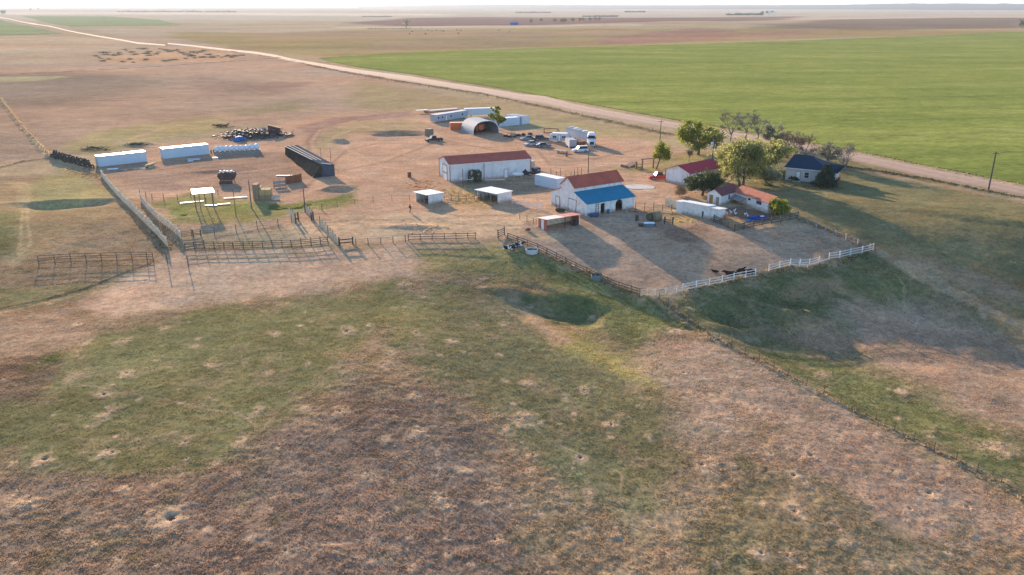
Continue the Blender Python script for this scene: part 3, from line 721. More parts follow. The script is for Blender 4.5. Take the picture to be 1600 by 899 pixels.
# burrow craters
for (bx, by, br) in NBURROW:
    idx = np.nonzero((np.abs(gx - bx) < br * 3) & (np.abs(gy - by) < br * 3))[0]
    if idx.size == 0: continue
    dx = gx[idx] - bx; dy = (gy[idx] - by)
    jx = math.sin(bx * 91.7 + by * 13.1); jy = math.cos(bx * 37.3 + by * 71.9)
    st = 1.0 + 0.35 * jx
    d = np.sqrt((dx * st) ** 2 + (dy * (0.85 + 0.25 * jy)) ** 2) / br * (1 + 0.34 * w4[idx] + 0.26 * w2[idx] + 0.22 * vnoise(gx[idx] / 0.45, gy[idx] / 0.45, 61))
    hx = dx - 0.25 * jy * br; hy = dy - 0.35 * br
    dh = np.sqrt(hx * hx + hy * hy * 0.7) / br * (1 + 0.3 * w4[idx])
    mk = np.exp(-(d / 1.0) ** 3)
    deep = (0.18 + 0.22 * abs(jx)) * (1.0 if math.sin(bx * 51.3 + by * 7.7) > -0.45 else 0.3)
    hz[idx] += 0.08 * br * np.exp(-(d / 0.85) ** 2) - deep * br * np.exp(-(dh / 0.2) ** 2)
    ck = (0.80 + 0.15 * jy) * mk
    col[idx] = col[idx] * (1 - ck[:, None]) + np.array((0.50, 0.36, 0.25))[None] * ck[:, None]
    hole = np.exp(-(dh / 0.17) ** 4) * min(1.0, deep * 2.0)
    col[idx] = col[idx] * (1 - hole[:, None]) + np.array((0.09, 0.06, 0.045))[None] * hole[:, None]
col *= np.array((1.03, 1.0, 0.93))
col = np.clip(col, 0.01, 0.8)

def grid_mesh(name, keep=None, dz=None, wrap=True):
    nr, na = shape
    i = np.arange(nr - 1)[:, None]; j = np.arange(na if wrap else na - 1)[None]
    j2 = (j + 1) % na
    q = np.stack([i * na + j, i * na + j2, (i + 1) * na + j2, (i + 1) * na + j], -1).reshape(-1, 4)
    q = q[:, ::-1]
    z = hz if dz is None else hz + dz
    if keep is not None:
        q = q[keep[q].all(1)]
    used, inv = np.unique(q, return_inverse=True)
    q = inv.reshape(q.shape)
    co = np.stack([gx[used], gy[used], z[used]], 1)
    me = bpy.data.meshes.new(name)
    me.vertices.add(len(co)); me.vertices.foreach_set('co', co.ravel())
    me.loops.add(q.size); me.loops.foreach_set('vertex_index', q.ravel().astype(np.int32))
    me.polygons.add(len(q))
    me.polygons.foreach_set('loop_start', np.arange(0, q.size, 4, dtype=np.int32))
    me.polygons.foreach_set('use_smooth', np.ones(len(q), bool))
    me.update(); me.validate()
    return me, used

# ground material: soil / growth colours held in the sheet, broken up by fine noise
gm = bpy.data.materials.new('ground_soil_and_grass')
t = nt(gm); b = t.nodes['Principled BSDF']
b.inputs['Roughness'].default_value = 1.0
b.inputs['Specular IOR Level'].default_value = 0.0
at_c = t.nodes.new('ShaderNodeAttribute'); at_c.attribute_name = 'soil'
n1 = noise_tex(t, 1.3, 6, rough=0.7); n2 = noise_tex(t, 5.0, 4, rough=0.7); n3 = noise_tex(t, 0.09, 5, rough=0.65)
v1 = ramp(t, n1, [(0.28, (0.62, 0.62, 0.62)), (0.5, (1, 1, 1)), (0.75, (1.38, 1.34, 1.28))])
v2 = ramp(t, n2, [(0.3, (0.72, 0.72, 0.72)), (0.7, (1.26, 1.26, 1.24))])
v3 = ramp(t, n3, [(0.3, (0.86, 0.87, 0.88)), (0.7, (1.13, 1.12, 1.10))])
cur = at_c.outputs['Color']
n4 = noise_tex(t, 0.33, 8, rough=0.75, stretch=(0.6, 1.3, 1))
v4 = ramp(t, n4, [(0.32, (0.76, 0.77, 0.79)), (0.5, (1, 1, 1)), (0.68, (1.22, 1.20, 1.17))])
for v in (v1, v2, v3, v4):
    mx = t.nodes.new('ShaderNodeMixRGB'); mx.blend_type = 'MULTIPLY'; mx.inputs[0].default_value = 1
    t.links.new(cur, mx.inputs[1]); t.links.new(v, mx.inputs[2]); cur = mx.outputs[0]
t.links.new(cur, b.inputs['Base Color'])
bp = t.nodes.new('ShaderNodeBump'); bp.inputs['Strength'].default_value = 0.5; bp.inputs['Distance'].default_value = 0.10
t.links.new(n1, bp.inputs['Height'])
bp2 = t.nodes.new('ShaderNodeBump'); bp2.inputs['Strength'].default_value = 0.45; bp2.inputs['Distance'].default_value = 0.05
t.links.new(n2, bp2.inputs['Height']); t.links.new(bp.outputs[0], bp2.inputs['Normal'])
t.links.new(bp2.outputs[0], b.inputs['Normal'])

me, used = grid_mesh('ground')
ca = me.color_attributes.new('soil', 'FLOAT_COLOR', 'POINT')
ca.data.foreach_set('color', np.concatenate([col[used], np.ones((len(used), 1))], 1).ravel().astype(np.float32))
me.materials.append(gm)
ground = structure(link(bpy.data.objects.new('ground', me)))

# growing crops: sheets standing a hand above the soil
def crop_mat(name, c0, c1, c2, ang, sc, bmp=.2):
    m = bpy.data.materials.new(name); t = nt(m); b = t.nodes['Principled BSDF']
    b.inputs['Roughness'].default_value = 0.9; b.inputs['Specular IOR Level'].default_value = 0.0
    tc = t.nodes.new('ShaderNodeTexCoord'); mp = t.nodes.new('ShaderNodeMapping')
    mp.inputs['Rotation'].default_value = (0, 0, ang); mp.inputs['Scale'].default_value = (0.5, 1.1, 1)
    t.links.new(tc.outputs['Object'], mp.inputs[0])
    outs = []
    for s_, d_ in ((sc, 5), (sc * 9, 4), (sc * 60, 3)):
        n = t.nodes.new('ShaderNodeTexNoise'); n.inputs['Scale'].default_value = s_; n.inputs['Detail'].default_value = d_; n.inputs['Roughness'].default_value = 0.65
        t.links.new(mp.outputs[0], n.inputs['Vector']); outs.append(n.outputs['Fac'])
    c = ramp(t, outs[0], [(0.3, c0), (0.5, c1), (0.7, c2)])
    v = ramp(t, outs[1], [(0.3, (0.78, 0.8, 0.78)), (0.7, (1.2, 1.18, 1.2))])
    v2 = ramp(t, outs[2], [(0.3, (0.7, 0.72, 0.7)), (0.7, (1.28, 1.26, 1.28))])
    for k in (v, v2):
        mx = t.nodes.new('ShaderNodeMixRGB'); mx.blend_type = 'MULTIPLY'; mx.inputs[0].default_value = 1
        t.links.new(c, mx.inputs[1]); t.links.new(k, mx.inputs[2]); c = mx.outputs[0]
    wv = t.nodes.new('ShaderNodeTexWave'); wv.wave_type = 'BANDS'; wv.bands_direction = 'Y'; wv.inputs['Scale'].default_value = 0.0085; wv.inputs['Distortion'].default_value = 0.25; wv.inputs['Detail'].default_value = 2; wv.inputs['Detail Scale'].default_value = .02
    t.links.new(mp.outputs[0], wv.inputs['Vector'])
    k = ramp(t, wv.outputs['Fac'], [(0.0, (0.91, 0.90, 0.95)), (0.06, (1, 1, 1)), (1.0, (1.04, 1.03, 1))])
    mx = t.nodes.new('ShaderNodeMixRGB'); mx.blend_type = 'MULTIPLY'; mx.inputs[0].default_value = 1
    t.links.new(c, mx.inputs[1]); t.links.new(k, mx.inputs[2]); c = mx.outputs[0]
    t.links.new(c, b.inputs['Base Color'])
    bp = t.nodes.new('ShaderNodeBump'); bp.inputs['Strength'].default_value = 0.6 if bmp else 0.0; bp.inputs['Distance'].default_value = max(bmp, .001)
    t.links.new(outs[2], bp.inputs['Height']); t.links.new(bp.outputs[0], b.inputs['Normal'])
    return m

wheat = crop_mat('green_wheat', (0.17, 0.205, 0.05), (0.225, 0.25, 0.062), (0.295, 0.30, 0.085), math.radians(-18), 0.018, .12)
farcrop = crop_mat('far_green_crop', (0.20, 0.235, 0.10), (0.23, 0.26, 0.11), (0.27, 0.285, 0.13), 0.0, 0.008, 0)
for poly, nm, m_ in ((FIELD_R, 'wheat_field', wheat), (FIELD_L1, 'crop_field', farcrop), (FIELD_L2, 'crop_field', farcrop)):
    wp = world_poly(poly)
    sd = np.full(gx.size, -1.0)
    idx = np.nonzero(fine & (gx > wp[:, 0].min()) & (gx < wp[:, 0].max()) & (gy > wp[:, 1].min()) & (gy < wp[:, 1].max()))[0]
    sd[idx] = signed_dist(wp, gx[idx], gy[idx])
    dz = 0.02 + 0.30 * sstep(sd / 1.5) + 0.06 * w2 * (gr < 500)
    fm, _ = grid_mesh(nm, keep=(sd > 0.0), dz=dz)
    fm.materials.append(m_)
    o = link(bpy.data.objects.new(nm, fm)); o['kind'] = 'stuff'

# gravel road with rounded shoulders
def road(name, up, dn, m, crown=0.22):
    U = [at(*p) for p in up]; D = [at(*p) for p in dn]
    def dense(L):
        out = []
        for k in range(len(L) - 1):
            n = max(2, int((L[k + 1] - L[k]).length / 6))
            out += [L[k].lerp(L[k + 1], i / n) for i in range(n)]
        return out + [L[-1]]
    n = 260
    def resample(L):
        s_ = [0]
        for k in range(1, len(L)): s_.append(s_[-1] + (L[k] - L[k - 1]).length)
        o = []; k = 0
        for i in range(n):
            d = s_[-1] * (i / (n - 1)) ** 1.0
            while k < len(L) - 2 and s_[k + 1] < d: k += 1
            o.append(L[k].lerp(L[k + 1], (d - s_[k]) / max(1e-6, s_[k + 1] - s_[k])))
        return o
    # parallel resampling by index keeps both edges in step
    U2, D2 = [], []
    for k in range(len(U) - 1):
        seg = max(3, int((U[k + 1] - U[k]).length / 5))
        for i in range(seg):
            U2.append(U[k].lerp(U[k + 1], i / seg)); D2.append(D[k].lerp(D[k + 1], i / seg))
    U2.append(U[-1]); D2.append(D[-1])
    mb = MB(); rows = []
    for a, d in zip(U2, D2):
        row = []
        for u, h in ((-0.12, -0.15), (0.0, crown * 0.7), (0.25, crown), (0.5, crown + 0.06), (0.75, crown), (1.0, crown * 0.7), (1.12, -0.15)):
            p = a.lerp(d, u)
            row.append((p.x, p.y, float(base_height(p.x, p.y)) + h))
        rows.append(row)
    vs = [p for r in rows for p in r]; fs = []
    for k in range(len(rows) - 1):
        for i in range(6):
            fs.append((k * 7 + i, k * 7 + i + 1, (k + 1) * 7 + i + 1, (k + 1) * 7 + i))
    mb.add(vs, fs)
    me = mb.mesh(name, m, True)
    # wheel-track colour across the road
    tr = me.color_attributes.new('track', 'FLOAT_COLOR', 'POINT')
    vals = []
    for _ in rows:
        for c in (0.25, 0.4, 0.95, 0.55, 0.95, 0.4, 0.25): vals += [c, c, c, 1]
    tr.data.foreach_set('color', vals)
    return structure(link(bpy.data.objects.new(name, me)))

rm = bpy.data.materials.new('road_gravel'); t = nt(rm); b = t.nodes['Principled BSDF']; b.inputs['Roughness'].default_value = 1.0
a_ = t.nodes.new('ShaderNodeAttribute'); a_.attribute_name = 'track'
c = ramp(t, a_.outputs['Fac'], [(0.2, (0.24, 0.16, 0.11)), (0.5, (0.30, 0.20, 0.14)), (1.0, (0.36, 0.235, 0.165))])
v = ramp(t, noise_tex(t, 0.5, 7, rough=0.7), [(0.3, (0.8, 0.8, 0.8)), (0.7, (1.18, 1.16, 1.15))])
mx = t.nodes.new('ShaderNodeMixRGB'); mx.blend_type = 'MULTIPLY'; mx.inputs[0].default_value = 1
t.links.new(c, mx.inputs[1]); t.links.new(v, mx.inputs[2]); t.links.new(mx.outputs[0], b.inputs['Base Color'])
road('gravel_road', ROAD_UP, ROAD_DN, rm)
road('dirt_road', FAR_ROAD_UP, FAR_ROAD_DN, rm, 0.15)

# distant ridges on the horizon
def ridge(name, prof, dist, depth, c):
    """prof: (px, py of the crest). A long hill with a real back slope."""
    mb = MB(); rows = []
    n = 120
    xs = np.linspace(prof[0][0], prof[-1][0], n)
    ys = np.interp(xs, [p[0] for p in prof], [p[1] for p in prof])
    for x, y in zip(xs, ys):
        d = cam_ray(x, y); k = dist / math.hypot(d[0], d[1])
        top = max(3.0, CAM_H + d[2] * k + 6 * mnoise.noise(Vector((x * 0.05, 0, 2))))
        az = math.atan2(d[0], d[1]); row = []
        for r, h in ((dist - depth, -12), (dist - depth * 0.55, 0.35), (dist - depth * 0.25, 0.8), (dist, 1.0), (dist + depth * 0.5, 0.9), (dist + depth, -0.2)):
            hh = h if h < -1 else top * h + 4 * mnoise.noise(Vector((x * 0.11, r * 0.002, 7)))
            row.append((r * math.sin(az), r * math.cos(az), hh))
        rows.append(row)
    vs = [p for r in rows for p in r]; fs = []
    for k in range(n - 1):
        for i in range(5):
            fs.append((k * 6 + i, (k + 1) * 6 + i, (k + 1) * 6 + i + 1, k * 6 + i + 1))
    mb.add(vs, fs)
    m = mat(name + '_scrub', c, 1.0, var=0.3, scale=0.004)
    return structure(link(bpy.data.objects.new(name, mb.mesh(name, m, True))))
ridge('hills', [(560, 11), (640, 9.5), (740, 8.2), (800, 8.0), (900, 8.4), (1000, 9.0), (1200, 8.6), (1300, 7.6), (1400, 5.8), (1480, 5.6), (1600, 6.2), (1800, 6.0), (2100, 8)], 11000, 2600, (0.012, 0.02, 0.032))
ridge('far_hills', [(-400, 9), (-100, 7.4), (100, 7.0), (300, 6.6), (420, 7.5), (640, 6.8), (900, 7.2), (1500, 8)], 16000, 3000, (0.20, 0.17, 0.13))

# thin summer haze: one closed even body of air around everything
hb = MB(); hb.span((-30000, -2500, -16), (30000, 27500, 190))
hm = bpy.data.materials.new('haze'); t = nt(hm)
for n_ in list(t.nodes):
    if n_.type == 'BSDF_PRINCIPLED': t.nodes.remove(n_)
pv = t.nodes.new('ShaderNodeVolumePrincipled')
pv.inputs['Color'].default_value = (0.56, 0.66, 0.80, 1)
pv.inputs['Density'].default_value = 1.0 / 15000
pv.inputs['Anisotropy'].default_value = 0.22
t.links.new(pv.outputs[0], t.nodes['Material Output'].inputs['Volume'])
haze = link(bpy.data.objects.new('haze', hb.mesh('haze', hm))); haze['kind'] = 'stuff'
# ------------------------------------------------------------------ buildings
def shell_gable(root, W, D, eave, ridge, axis, wallm, roofm, over=0.35, th=0.10, trim=None, ridge_pos=0.5, eave2=None, wall_name='wall'):
    """closed gabled body: W along x, D along y (away). axis 'x': ridge runs along x."""
    e2 = eave if eave2 is None else eave2
    b = MB()
    if axis == 'x':
        ry = D * ridge_pos
        b.prism_x([(0, -0.1), (D, -0.1), (D, e2), (ry, ridge), (0, eave)], 0, W)
        part(b, wall_name, wallm, root)
        r = MB()
        def sl(y0, z0, y1, z1, sgn):
            k = (z1 - z0) / (y1 - y0)
            ye = y0 - sgn * over; ze = z0 - abs(k) * over
            r.slab([(-over, ye, ze + th), (W + over, ye, ze + th), (W + over, y1, z1 + th), (-over, y1, z1 + th)], th * 0.8)
        sl(0, eave, ry, ridge, 1)
        k = (ridge - e2) / (D - ry)
        r.slab([(-over, ry + 0.004, ridge + th), (W + over, ry + 0.004, ridge + th), (W + over, D + over, e2 - k * over + th), (-over, D + over, e2 - k * over + th)], th * 0.8)
    else:
        rx = W * ridge_pos
        b.prism([(0, -0.1), (W, -0.1), (W, e2), (rx, ridge), (0, eave)], 0, D)
        part(b, wall_name, wallm, root)
        r = MB()
        k1 = (ridge - eave) / rx; k2 = (ridge - e2) / (W - rx)
        r.slab([(-over, -over, eave - k1 * over + th), (-over, D + over, eave - k1 * over + th), (rx, D + over, ridge + th), (rx, -over, ridge + th)], th * 0.8)
        r.slab([(rx + 0.004, -over, ridge + th), (rx + 0.004, D + over, ridge + th), (W + over, D + over, e2 - k2 * over + th), (W + over, -over, e2 - k2 * over + th)], th * 0.8)
    rf = part(r, 'roof', roofm, root)
    if trim:
        for x, y in ((0, 0), (W, 0), (0, D), (W, D)):
            z = eave if y == 0 or axis == 'y' and x == 0 else e2
            tm = MB(); tm.box((x, y, z / 2 - 0.05), (0.16, 0.16, z - 0.02)); part(tm, 'corner_trim', trim, root)
    return rf

def window(root, c, w, h, face='y', frame_m=None, panes=(1, 2)):
    """window standing on the face at local point c (centre); face 'y' looks to -y, 'x' looks to -x, 'X' to +x"""
    f = MB(); g = MB(); t_ = 0.07
    def bx(m, u0, v0, u1, v1, d0, d1):
        if face == 'y': m.span((c[0] + u0, c[1] - d1, c[2] + v0), (c[0] + u1, c[1] - d0, c[2] + v1))
        elif face == 'x': m.span((c[0] - d1, c[1] + u0, c[2] + v0), (c[0] - d0, c[1] + u1, c[2] + v1))
        else: m.span((c[0] + d0, c[1] + u0, c[2] + v0), (c[0] + d1, c[1] + u1, c[2] + v1))
    bx(f, -w / 2 - t_, -h / 2 - t_, -w / 2, h / 2 + t_, 0.003, 0.07); bx(f, w / 2, -h / 2 - t_, w / 2 + t_, h / 2 + t_, 0.003, 0.07)
    bx(f, -w / 2, h / 2, w / 2, h / 2 + t_, 0.003, 0.07); bx(f, -w / 2, -h / 2 - t_, w / 2, -h / 2, 0.003, 0.09)
    for k in range(1, panes[1]): bx(f, -w / 2, -h / 2 + h * k / panes[1] - 0.02, w / 2, -h / 2 + h * k / panes[1] + 0.02, 0.02, 0.06)
    for k in range(1, panes[0]): bx(f, -w / 2 + w * k / panes[0] - 0.02, -h / 2, -w / 2 + w * k / panes[0] + 0.02, h / 2, 0.02, 0.06)
    bx(g, -w / 2, -h / 2, w / 2, h / 2, 0.003, 0.02)
    wn_ = part(f, 'window', frame_m or WHITE_PAINT, root)
    part(g, 'pane', GLASS, wn_)
    return wn_

def door(root, c, w, h, m, face='y', handle=True, name='door', label=None):
    """c is the bottom centre"""
    d = MB(); fr = MB()
    def bx(q, u0, v0, u1, v1, d0, d1):
        if face == 'y': q.span((c[0] + u0, c[1] - d1, c[2] + v0), (c[0] + u1, c[1] - d0, c[2] + v1))
        elif face == 'x': q.span((c[0] - d1, c[1] + u0, c[2] + v0), (c[0] - d0, c[1] + u1, c[2] + v1))
        else: q.span((c[0] + d0, c[1] + u0, c[2] + v0), (c[0] + d1, c[1] + u1, c[2] + v1))
    bx(d, -w / 2, 0, w / 2, h, 0.003, 0.06)
    o = part(d, name, m, root, label)
    bx(fr, -w / 2 - .09, 0, -w / 2 - 0.002, h + .09, 0.003, 0.09); bx(fr, w / 2 + 0.002, 0, w / 2 + .09, h + .09, 0.003, 0.09); bx(fr, -w / 2, h + .002, w / 2, h + .09, 0.003, 0.09)
    part(fr, 'door_frame', BROWN_TRIM if m in (WHITE, WHITE_BOARD, WHITE_PAINT) else WHITE_PAINT, o)
    if handle:
        hd = MB(); bx(hd, w / 2 - .18, h * .45, w / 2 - .12, h * .45 + .14, 0.065, 0.11)
        part(hd, 'handle', RIM, o)
    return o

# ---- the white barn with a dark red main roof and a blue lean-to
loc, rz, W = frame((916, 338), (989, 325))
W = 12.9
barn = thing('barn', 'white board barn with a dark red gable roof above a blue lean-to roof', 'barn', loc, rz)
y1, y2, D = 4.1, 8.7, 12.2
zl, zt, ze, zr = 2.65, 4.25, 5.3, 7.1
b = MB()
th = 0.16
# left gable wall and right gable wall (thick), with the stepped outline of the three roofs
prof = [(0, -0.1), (D, -0.1), (D, 3.0), (y2, 4.3), (y2, ze), ((y1 + y2) / 2, zr), (y1, ze), (y1, zt), (0, zl)]
b.prism_x(prof, 0, th); b.prism_x(prof, W - th, W)
b.span((th, D - th, -0.1), (W - th, D, 3.0))
b.span((th, y1, 4.0), (W - th, y1 + th, ze + .05)); b.span((th, y2 - th, 4.0), (W - th, y2, ze + .05))
# front wall round a plank doorway and an arched doorway
d1 = (3.75, 4.85, 2.15); ac, ar = 8.75, 0.95
b.span((th, 0, -0.1), (d1[0], th, zl)); b.span((d1[0], 0, d1[2]), (d1[1], th, zl)); b.span((d1[1], 0, -0.1), (ac - ar, th, zl)); b.span((ac + ar, 0, -0.1), (W - th, th, zl))
n = 12; sp = 1.45
for k in range(n):
    a0 = math.pi * k / n; a1 = math.pi * (k + 1) / n
    xa, za = ac + ar * math.cos(a0), sp + ar * math.sin(a0); xb, zb = ac + ar * math.cos(a1), sp + ar * math.sin(a1)
    b.add([(xa, 0, za), (xb, 0, zb), (xb, 0, zl), (xa, 0, zl), (xa, th, za), (xb, th, zb), (xb, th, zl), (xa, th, zl)],
          [(0, 1, 2, 3), (7, 6, 5, 4), (0, 4, 5, 1), (3, 2, 6, 7)])
part(b, 'wall', WHITE_BOARD, barn)
b = MB(); b.span((th, y1 + 1.2, -0.1), (W - th, y1 + 1.3, 4.2)); part(b, 'inner_partition', DARK_WOOD, barn)
b = MB(); o_ = 0.35; tt = .1
k1 = (zr - ze) / ((y2 - y1) / 2); ym = (y1 + y2) / 2
b.slab([(-o_, y1 - o_, ze - k1 * o_ + tt), (W + o_, y1 - o_, ze - k1 * o_ + tt), (W + o_, ym, zr + tt), (-o_, ym, zr + tt)], .08)
b.slab([(-o_, ym + .004, zr + tt), (W + o_, ym + .004, zr + tt), (W + o_, y2 + o_, ze - k1 * o_ + tt), (-o_, y2 + o_, ze - k1 * o_ + tt)], .08)
part(b, 'main_roof', RED_ROOF, barn)
b = MB(); k2 = (zt - zl) / y1
b.slab([(-.25, -.4, zl - k2 * .4 + tt), (W + .25, -.4, zl - k2 * .4 + tt), (W + .25, y1 - .01, zt + tt), (-.25, y1 - .01, zt + tt)], .08)
part(b, 'lean_to_roof', BLUE_ROOF, barn, 'blue metal lean-to roof along the front')
b = MB(); k3 = (4.3 - 3.0) / (D - y2)
b.slab([(-.25, y2 + .01, 4.3 + tt), (W + .25, y2 + .01, 4.3 + tt), (W + .25, D + .4, 3.0 - k3 * .4 + tt), (-.25, D + .4, 3.0 - k3 * .4 + tt)], .08)
part(b, 'back_roof', RED_ROOF, barn)
for x, y, z in ((-.02, 0, zl), (-.02, D, 3.0), (W + .02, 0, zl)):
    b = MB(); b.box((x, y, z / 2), (.14, .18, z)); part(b, 'corner_board', WHITE_PAINT, barn)
door(barn, (0, 9.9, 0), 1.3, 2.2, WHITE_BOARD, 'x'); door(barn, (0, 4.8, 0), 2.6, 2.6, WHITE_BOARD, 'x', name='sliding_door')
b = MB()
for z in (.3, .75, 1.2, 1.65, 2.1): b.span((2.5, -.09, z), (3.1, -.03, z + .06))
b.span((2.44, -.1, 0), (2.5, -.02, 2.5)); b.span((3.1, -.1, 0), (3.16, -.02, 2.5))
part(b, 'wall_ladder', DARK_WOOD, barn)

# ---- long metal workshop
loc, rz, W = frame((703.4, 285), (830, 274))
shop = thing('workshop', 'long white metal workshop with a dark red roof and overhead door', 'workshop', loc, rz)
W = 21.6; D = 8.4
shell_gable(shop, W, D, 4.35, 5.65, 'x', WHITE, RED_ROOF, 0.3, trim=BROWN_TRIM)
b = MB(); b.span((-.05, 2.2, 0), (-.004, 5.4, 3.6)); dr = part(b, 'overhead_door', WHITE_PAINT, shop)
for k in range(1, 5):
    b = MB(); b.span((-.07, 2.2, .72 * k - .015), (-.052, 5.4, .72 * k + .015)); part(b, 'panel_seam', GREY_TANK, dr)
b = MB()
b.span((-.09, 2.05, 0), (-.004, 2.19, 3.75)); b.span((-.09, 5.41, 0), (-.004, 5.55, 3.75)); b.span((-.09, 2.2, 3.61), (-.004, 5.4, 3.75))
part(b, 'door_frame', BROWN_TRIM, dr)
for k in range(4):
    b = MB(); b.span((-.075, 2.5 + k * .72, 1.62), (-.053, 2.95 + k * .72, 1.92)); part(b, 'door_window', GLASS, dr)
door(shop, (14.8, 0, 0), 0.95, 2.1, WHITE_PAINT)
b = MB(); b.span((-.3, -.42, 4.2), (W + .3, -.32, 4.34)); part(b, 'gutter', WHITE_PAINT, shop)
b = MB(); b.tube((8.9, -.1, 0), (8.9, -.1, 4.15), .06); part(b, 'downspout', BROWN_TRIM, shop)

# ---- garage with bright red roof
loc, rz, W = frame((1077, 291), (1134, 280.5))
gar = thing('garage', 'white gabled garage with a bright red metal roof among the trees', 'garage', loc, rz)
W = 12.8; D = 7.2
shell_gable(gar, W, D, 3.05, 4.4, 'x', WHITE, BRIGHT_RED, 0.35, trim=None)
for y in (0, D):
    b = MB(); b.box((-.04, y, 1.5), (.1, .14, 3.0)); part(b, 'corner_trim', BRIGHT_RED, gar)
door(gar, (11.2, 0, 0), 0.95, 2.1, WHITE_PAINT)
window(gar, (8.6, 0, 1.6), 1.1, 0.9, 'y')

# ---- L-shaped coop house
loc, rz, _ = frame((1104.5, 317), (1124, 320.5))
coop = thing('coop_house', 'white L-shaped coop house with maroon and faded red roofs', 'coop', loc, rz)
a0 = at(1104.5, 317); a1 = at(1124, 320.5); a2 = at(1150, 314.5); a3 = at(1199, 334)
R_ = Matrix.Rotation(-rz, 2)
def loc2(p): q = R_ @ Vector((p.x - loc.x, p.y - loc.y)); return (q.x, q.y)
# wing one runs away from the gable end; wing two leaves it to the right
b = MB(); Wg, L1 = 3.4, 7.4
b.prism([(0, -.1), (Wg, -.1), (Wg, 2.2), (Wg / 2, 3.25), (0, 2.2)], 0, L1)
q0 = (Wg, 5.0)
part(b, 'wall', WHITE_BOARD, coop)
b = MB(); sl_ = 1.05 / (Wg / 2)
b.slab([(-.3, -.3, 2.2 - sl_ * .3 + .1), (-.3, L1 + .3, 2.2 - sl_ * .3 + .1), (Wg / 2, L1 + .3, 3.35), (Wg / 2, -.3, 3.35)], .08)
b.slab([(Wg / 2 + .004, -.3, 3.35), (Wg / 2 + .004, L1 + .3, 3.35), (Wg + .3, L1 + .3, 2.2 - sl_ * .3 + .1), (Wg + .3, -.3, 2.2 - sl_ * .3 + .1)], .08)
part(b, 'roof', MAROON, coop, 'maroon shingle roof of the gable wing')
p2, p3 = loc2(a2), loc2(a3)
an2 = math.atan2(p3[1] - p2[1], p3[0] - p2[0]); L2 = math.hypot(p3[0] - p2[0], p3[1] - p2[1]); D2 = 4.0
def w2(x, y, z): return (p2[0] + x * math.cos(an2) - y * math.sin(an2), p2[1] + x * math.sin(an2) + y * math.cos(an2), z)
b = MB()
pr = [(0, -.1), (D2, -.1), (D2, 2.15), (D2 / 2, 3.2), (0, 2.15)]
b.add([w2(-.8, y, z) for y, z in pr] + [w2(L2, y, z) for y, z in pr], [(4, 3, 2, 1, 0), (5, 6, 7, 8, 9)] + [(k, (k + 1) % 5, 5 + (k + 1) % 5, 5 + k) for k in range(5)])
part(b, 'wing_wall', WHITE_BOARD, coop)
b = MB(); s2 = 1.05 / (D2 / 2)
b.slab([w2(-1.0, -.3, 2.15 - s2 * .3 + .12), w2(L2 + .3, -.3, 2.15 - s2 * .3 + .12), w2(L2 + .3, D2 / 2, 3.32), w2(-1.0, D2 / 2, 3.32)], .08)
b.slab([w2(-1.0, D2 / 2 + .004, 3.32), w2(L2 + .3, D2 / 2 + .004, 3.32), w2(L2 + .3, D2 + .3, 2.15 - s2 * .3 + .12), w2(-1.0, D2 + .3, 2.15 - s2 * .3 + .12)], .08)
part(b, 'wing_roof', ORANGE_ROOF, coop, 'faded red shingle roof of the long wing')
YELLOW_DOOR = mat('brown_plank_door', (0.28, 0.17, 0.08), 0.8, var=.25)
door(coop, (1.0, 0, 0), .95, 1.95, YELLOW_DOOR, label='brown plank door'); door(coop, (2.55, 0, 0), .85, 1.7, GREYWOOD, label='grey door')
window(coop, (Wg, 3.2, 1.3), .5, .8, 'X', GREYWOOD)
def win2(x, z, w, h, n):
    f = MB(); f.add([w2(x + u, -d, z + v) for d in (.003, .06) for u, v in ((-w / 2, -h / 2), (w / 2, -h / 2), (w / 2, h / 2), (-w / 2, h / 2))], [(0, 1, 2, 3), (7, 6, 5, 4), (0, 4, 5, 1), (1, 5, 6, 2), (2, 6, 7, 3), (3, 7, 4, 0)])
    o = part(f, 'window', GREYWOOD, coop); g = MB()
    for k in range(n):
        u0 = -w / 2 + .06 + k * w / n; u1 = u0 + w / n - .1
        g.add([w2(x + u, -d, z + v) for d in (.061, .075) for u, v in ((u0, -h / 2 + .06), (u1, -h / 2 + .06), (u1, h / 2 - .06), (u0, h / 2 - .06))], [(0, 1, 2, 3), (7, 6, 5, 4), (0, 4, 5, 1), (1, 5, 6, 2), (2, 6, 7, 3), (3, 7, 4, 0)])
    part(g, 'pane', GLASS, o)
win2(L2 * .42, 1.55, .8, .5, 1); win2(L2 * .72, 1.5, 1.6, .75, 3)
b = MB(); b.slab([w2(-.4, -1.7, 1.0), w2(L2 * .33, -1.7, 1.0), w2(L2 * .33, -.05, 1.55), w2(-.4, -.05, 1.55)], .07)
for x in (-.3, L2 * .31): b.add([w2(x + a, -1.6 + c_, z) for z in (-.1, 1.0) for a, c_ in ((0, 0), (.1, 0), (.1, .1), (0, .1))], [(3, 2, 1, 0), (4, 5, 6, 7), (0, 1, 5, 4), (1, 2, 6, 5), (2, 3, 7, 6), (3, 0, 4, 7)])
part(b, 'lean_to', GREYWOOD, coop, 'grey low lean-to in the corner')

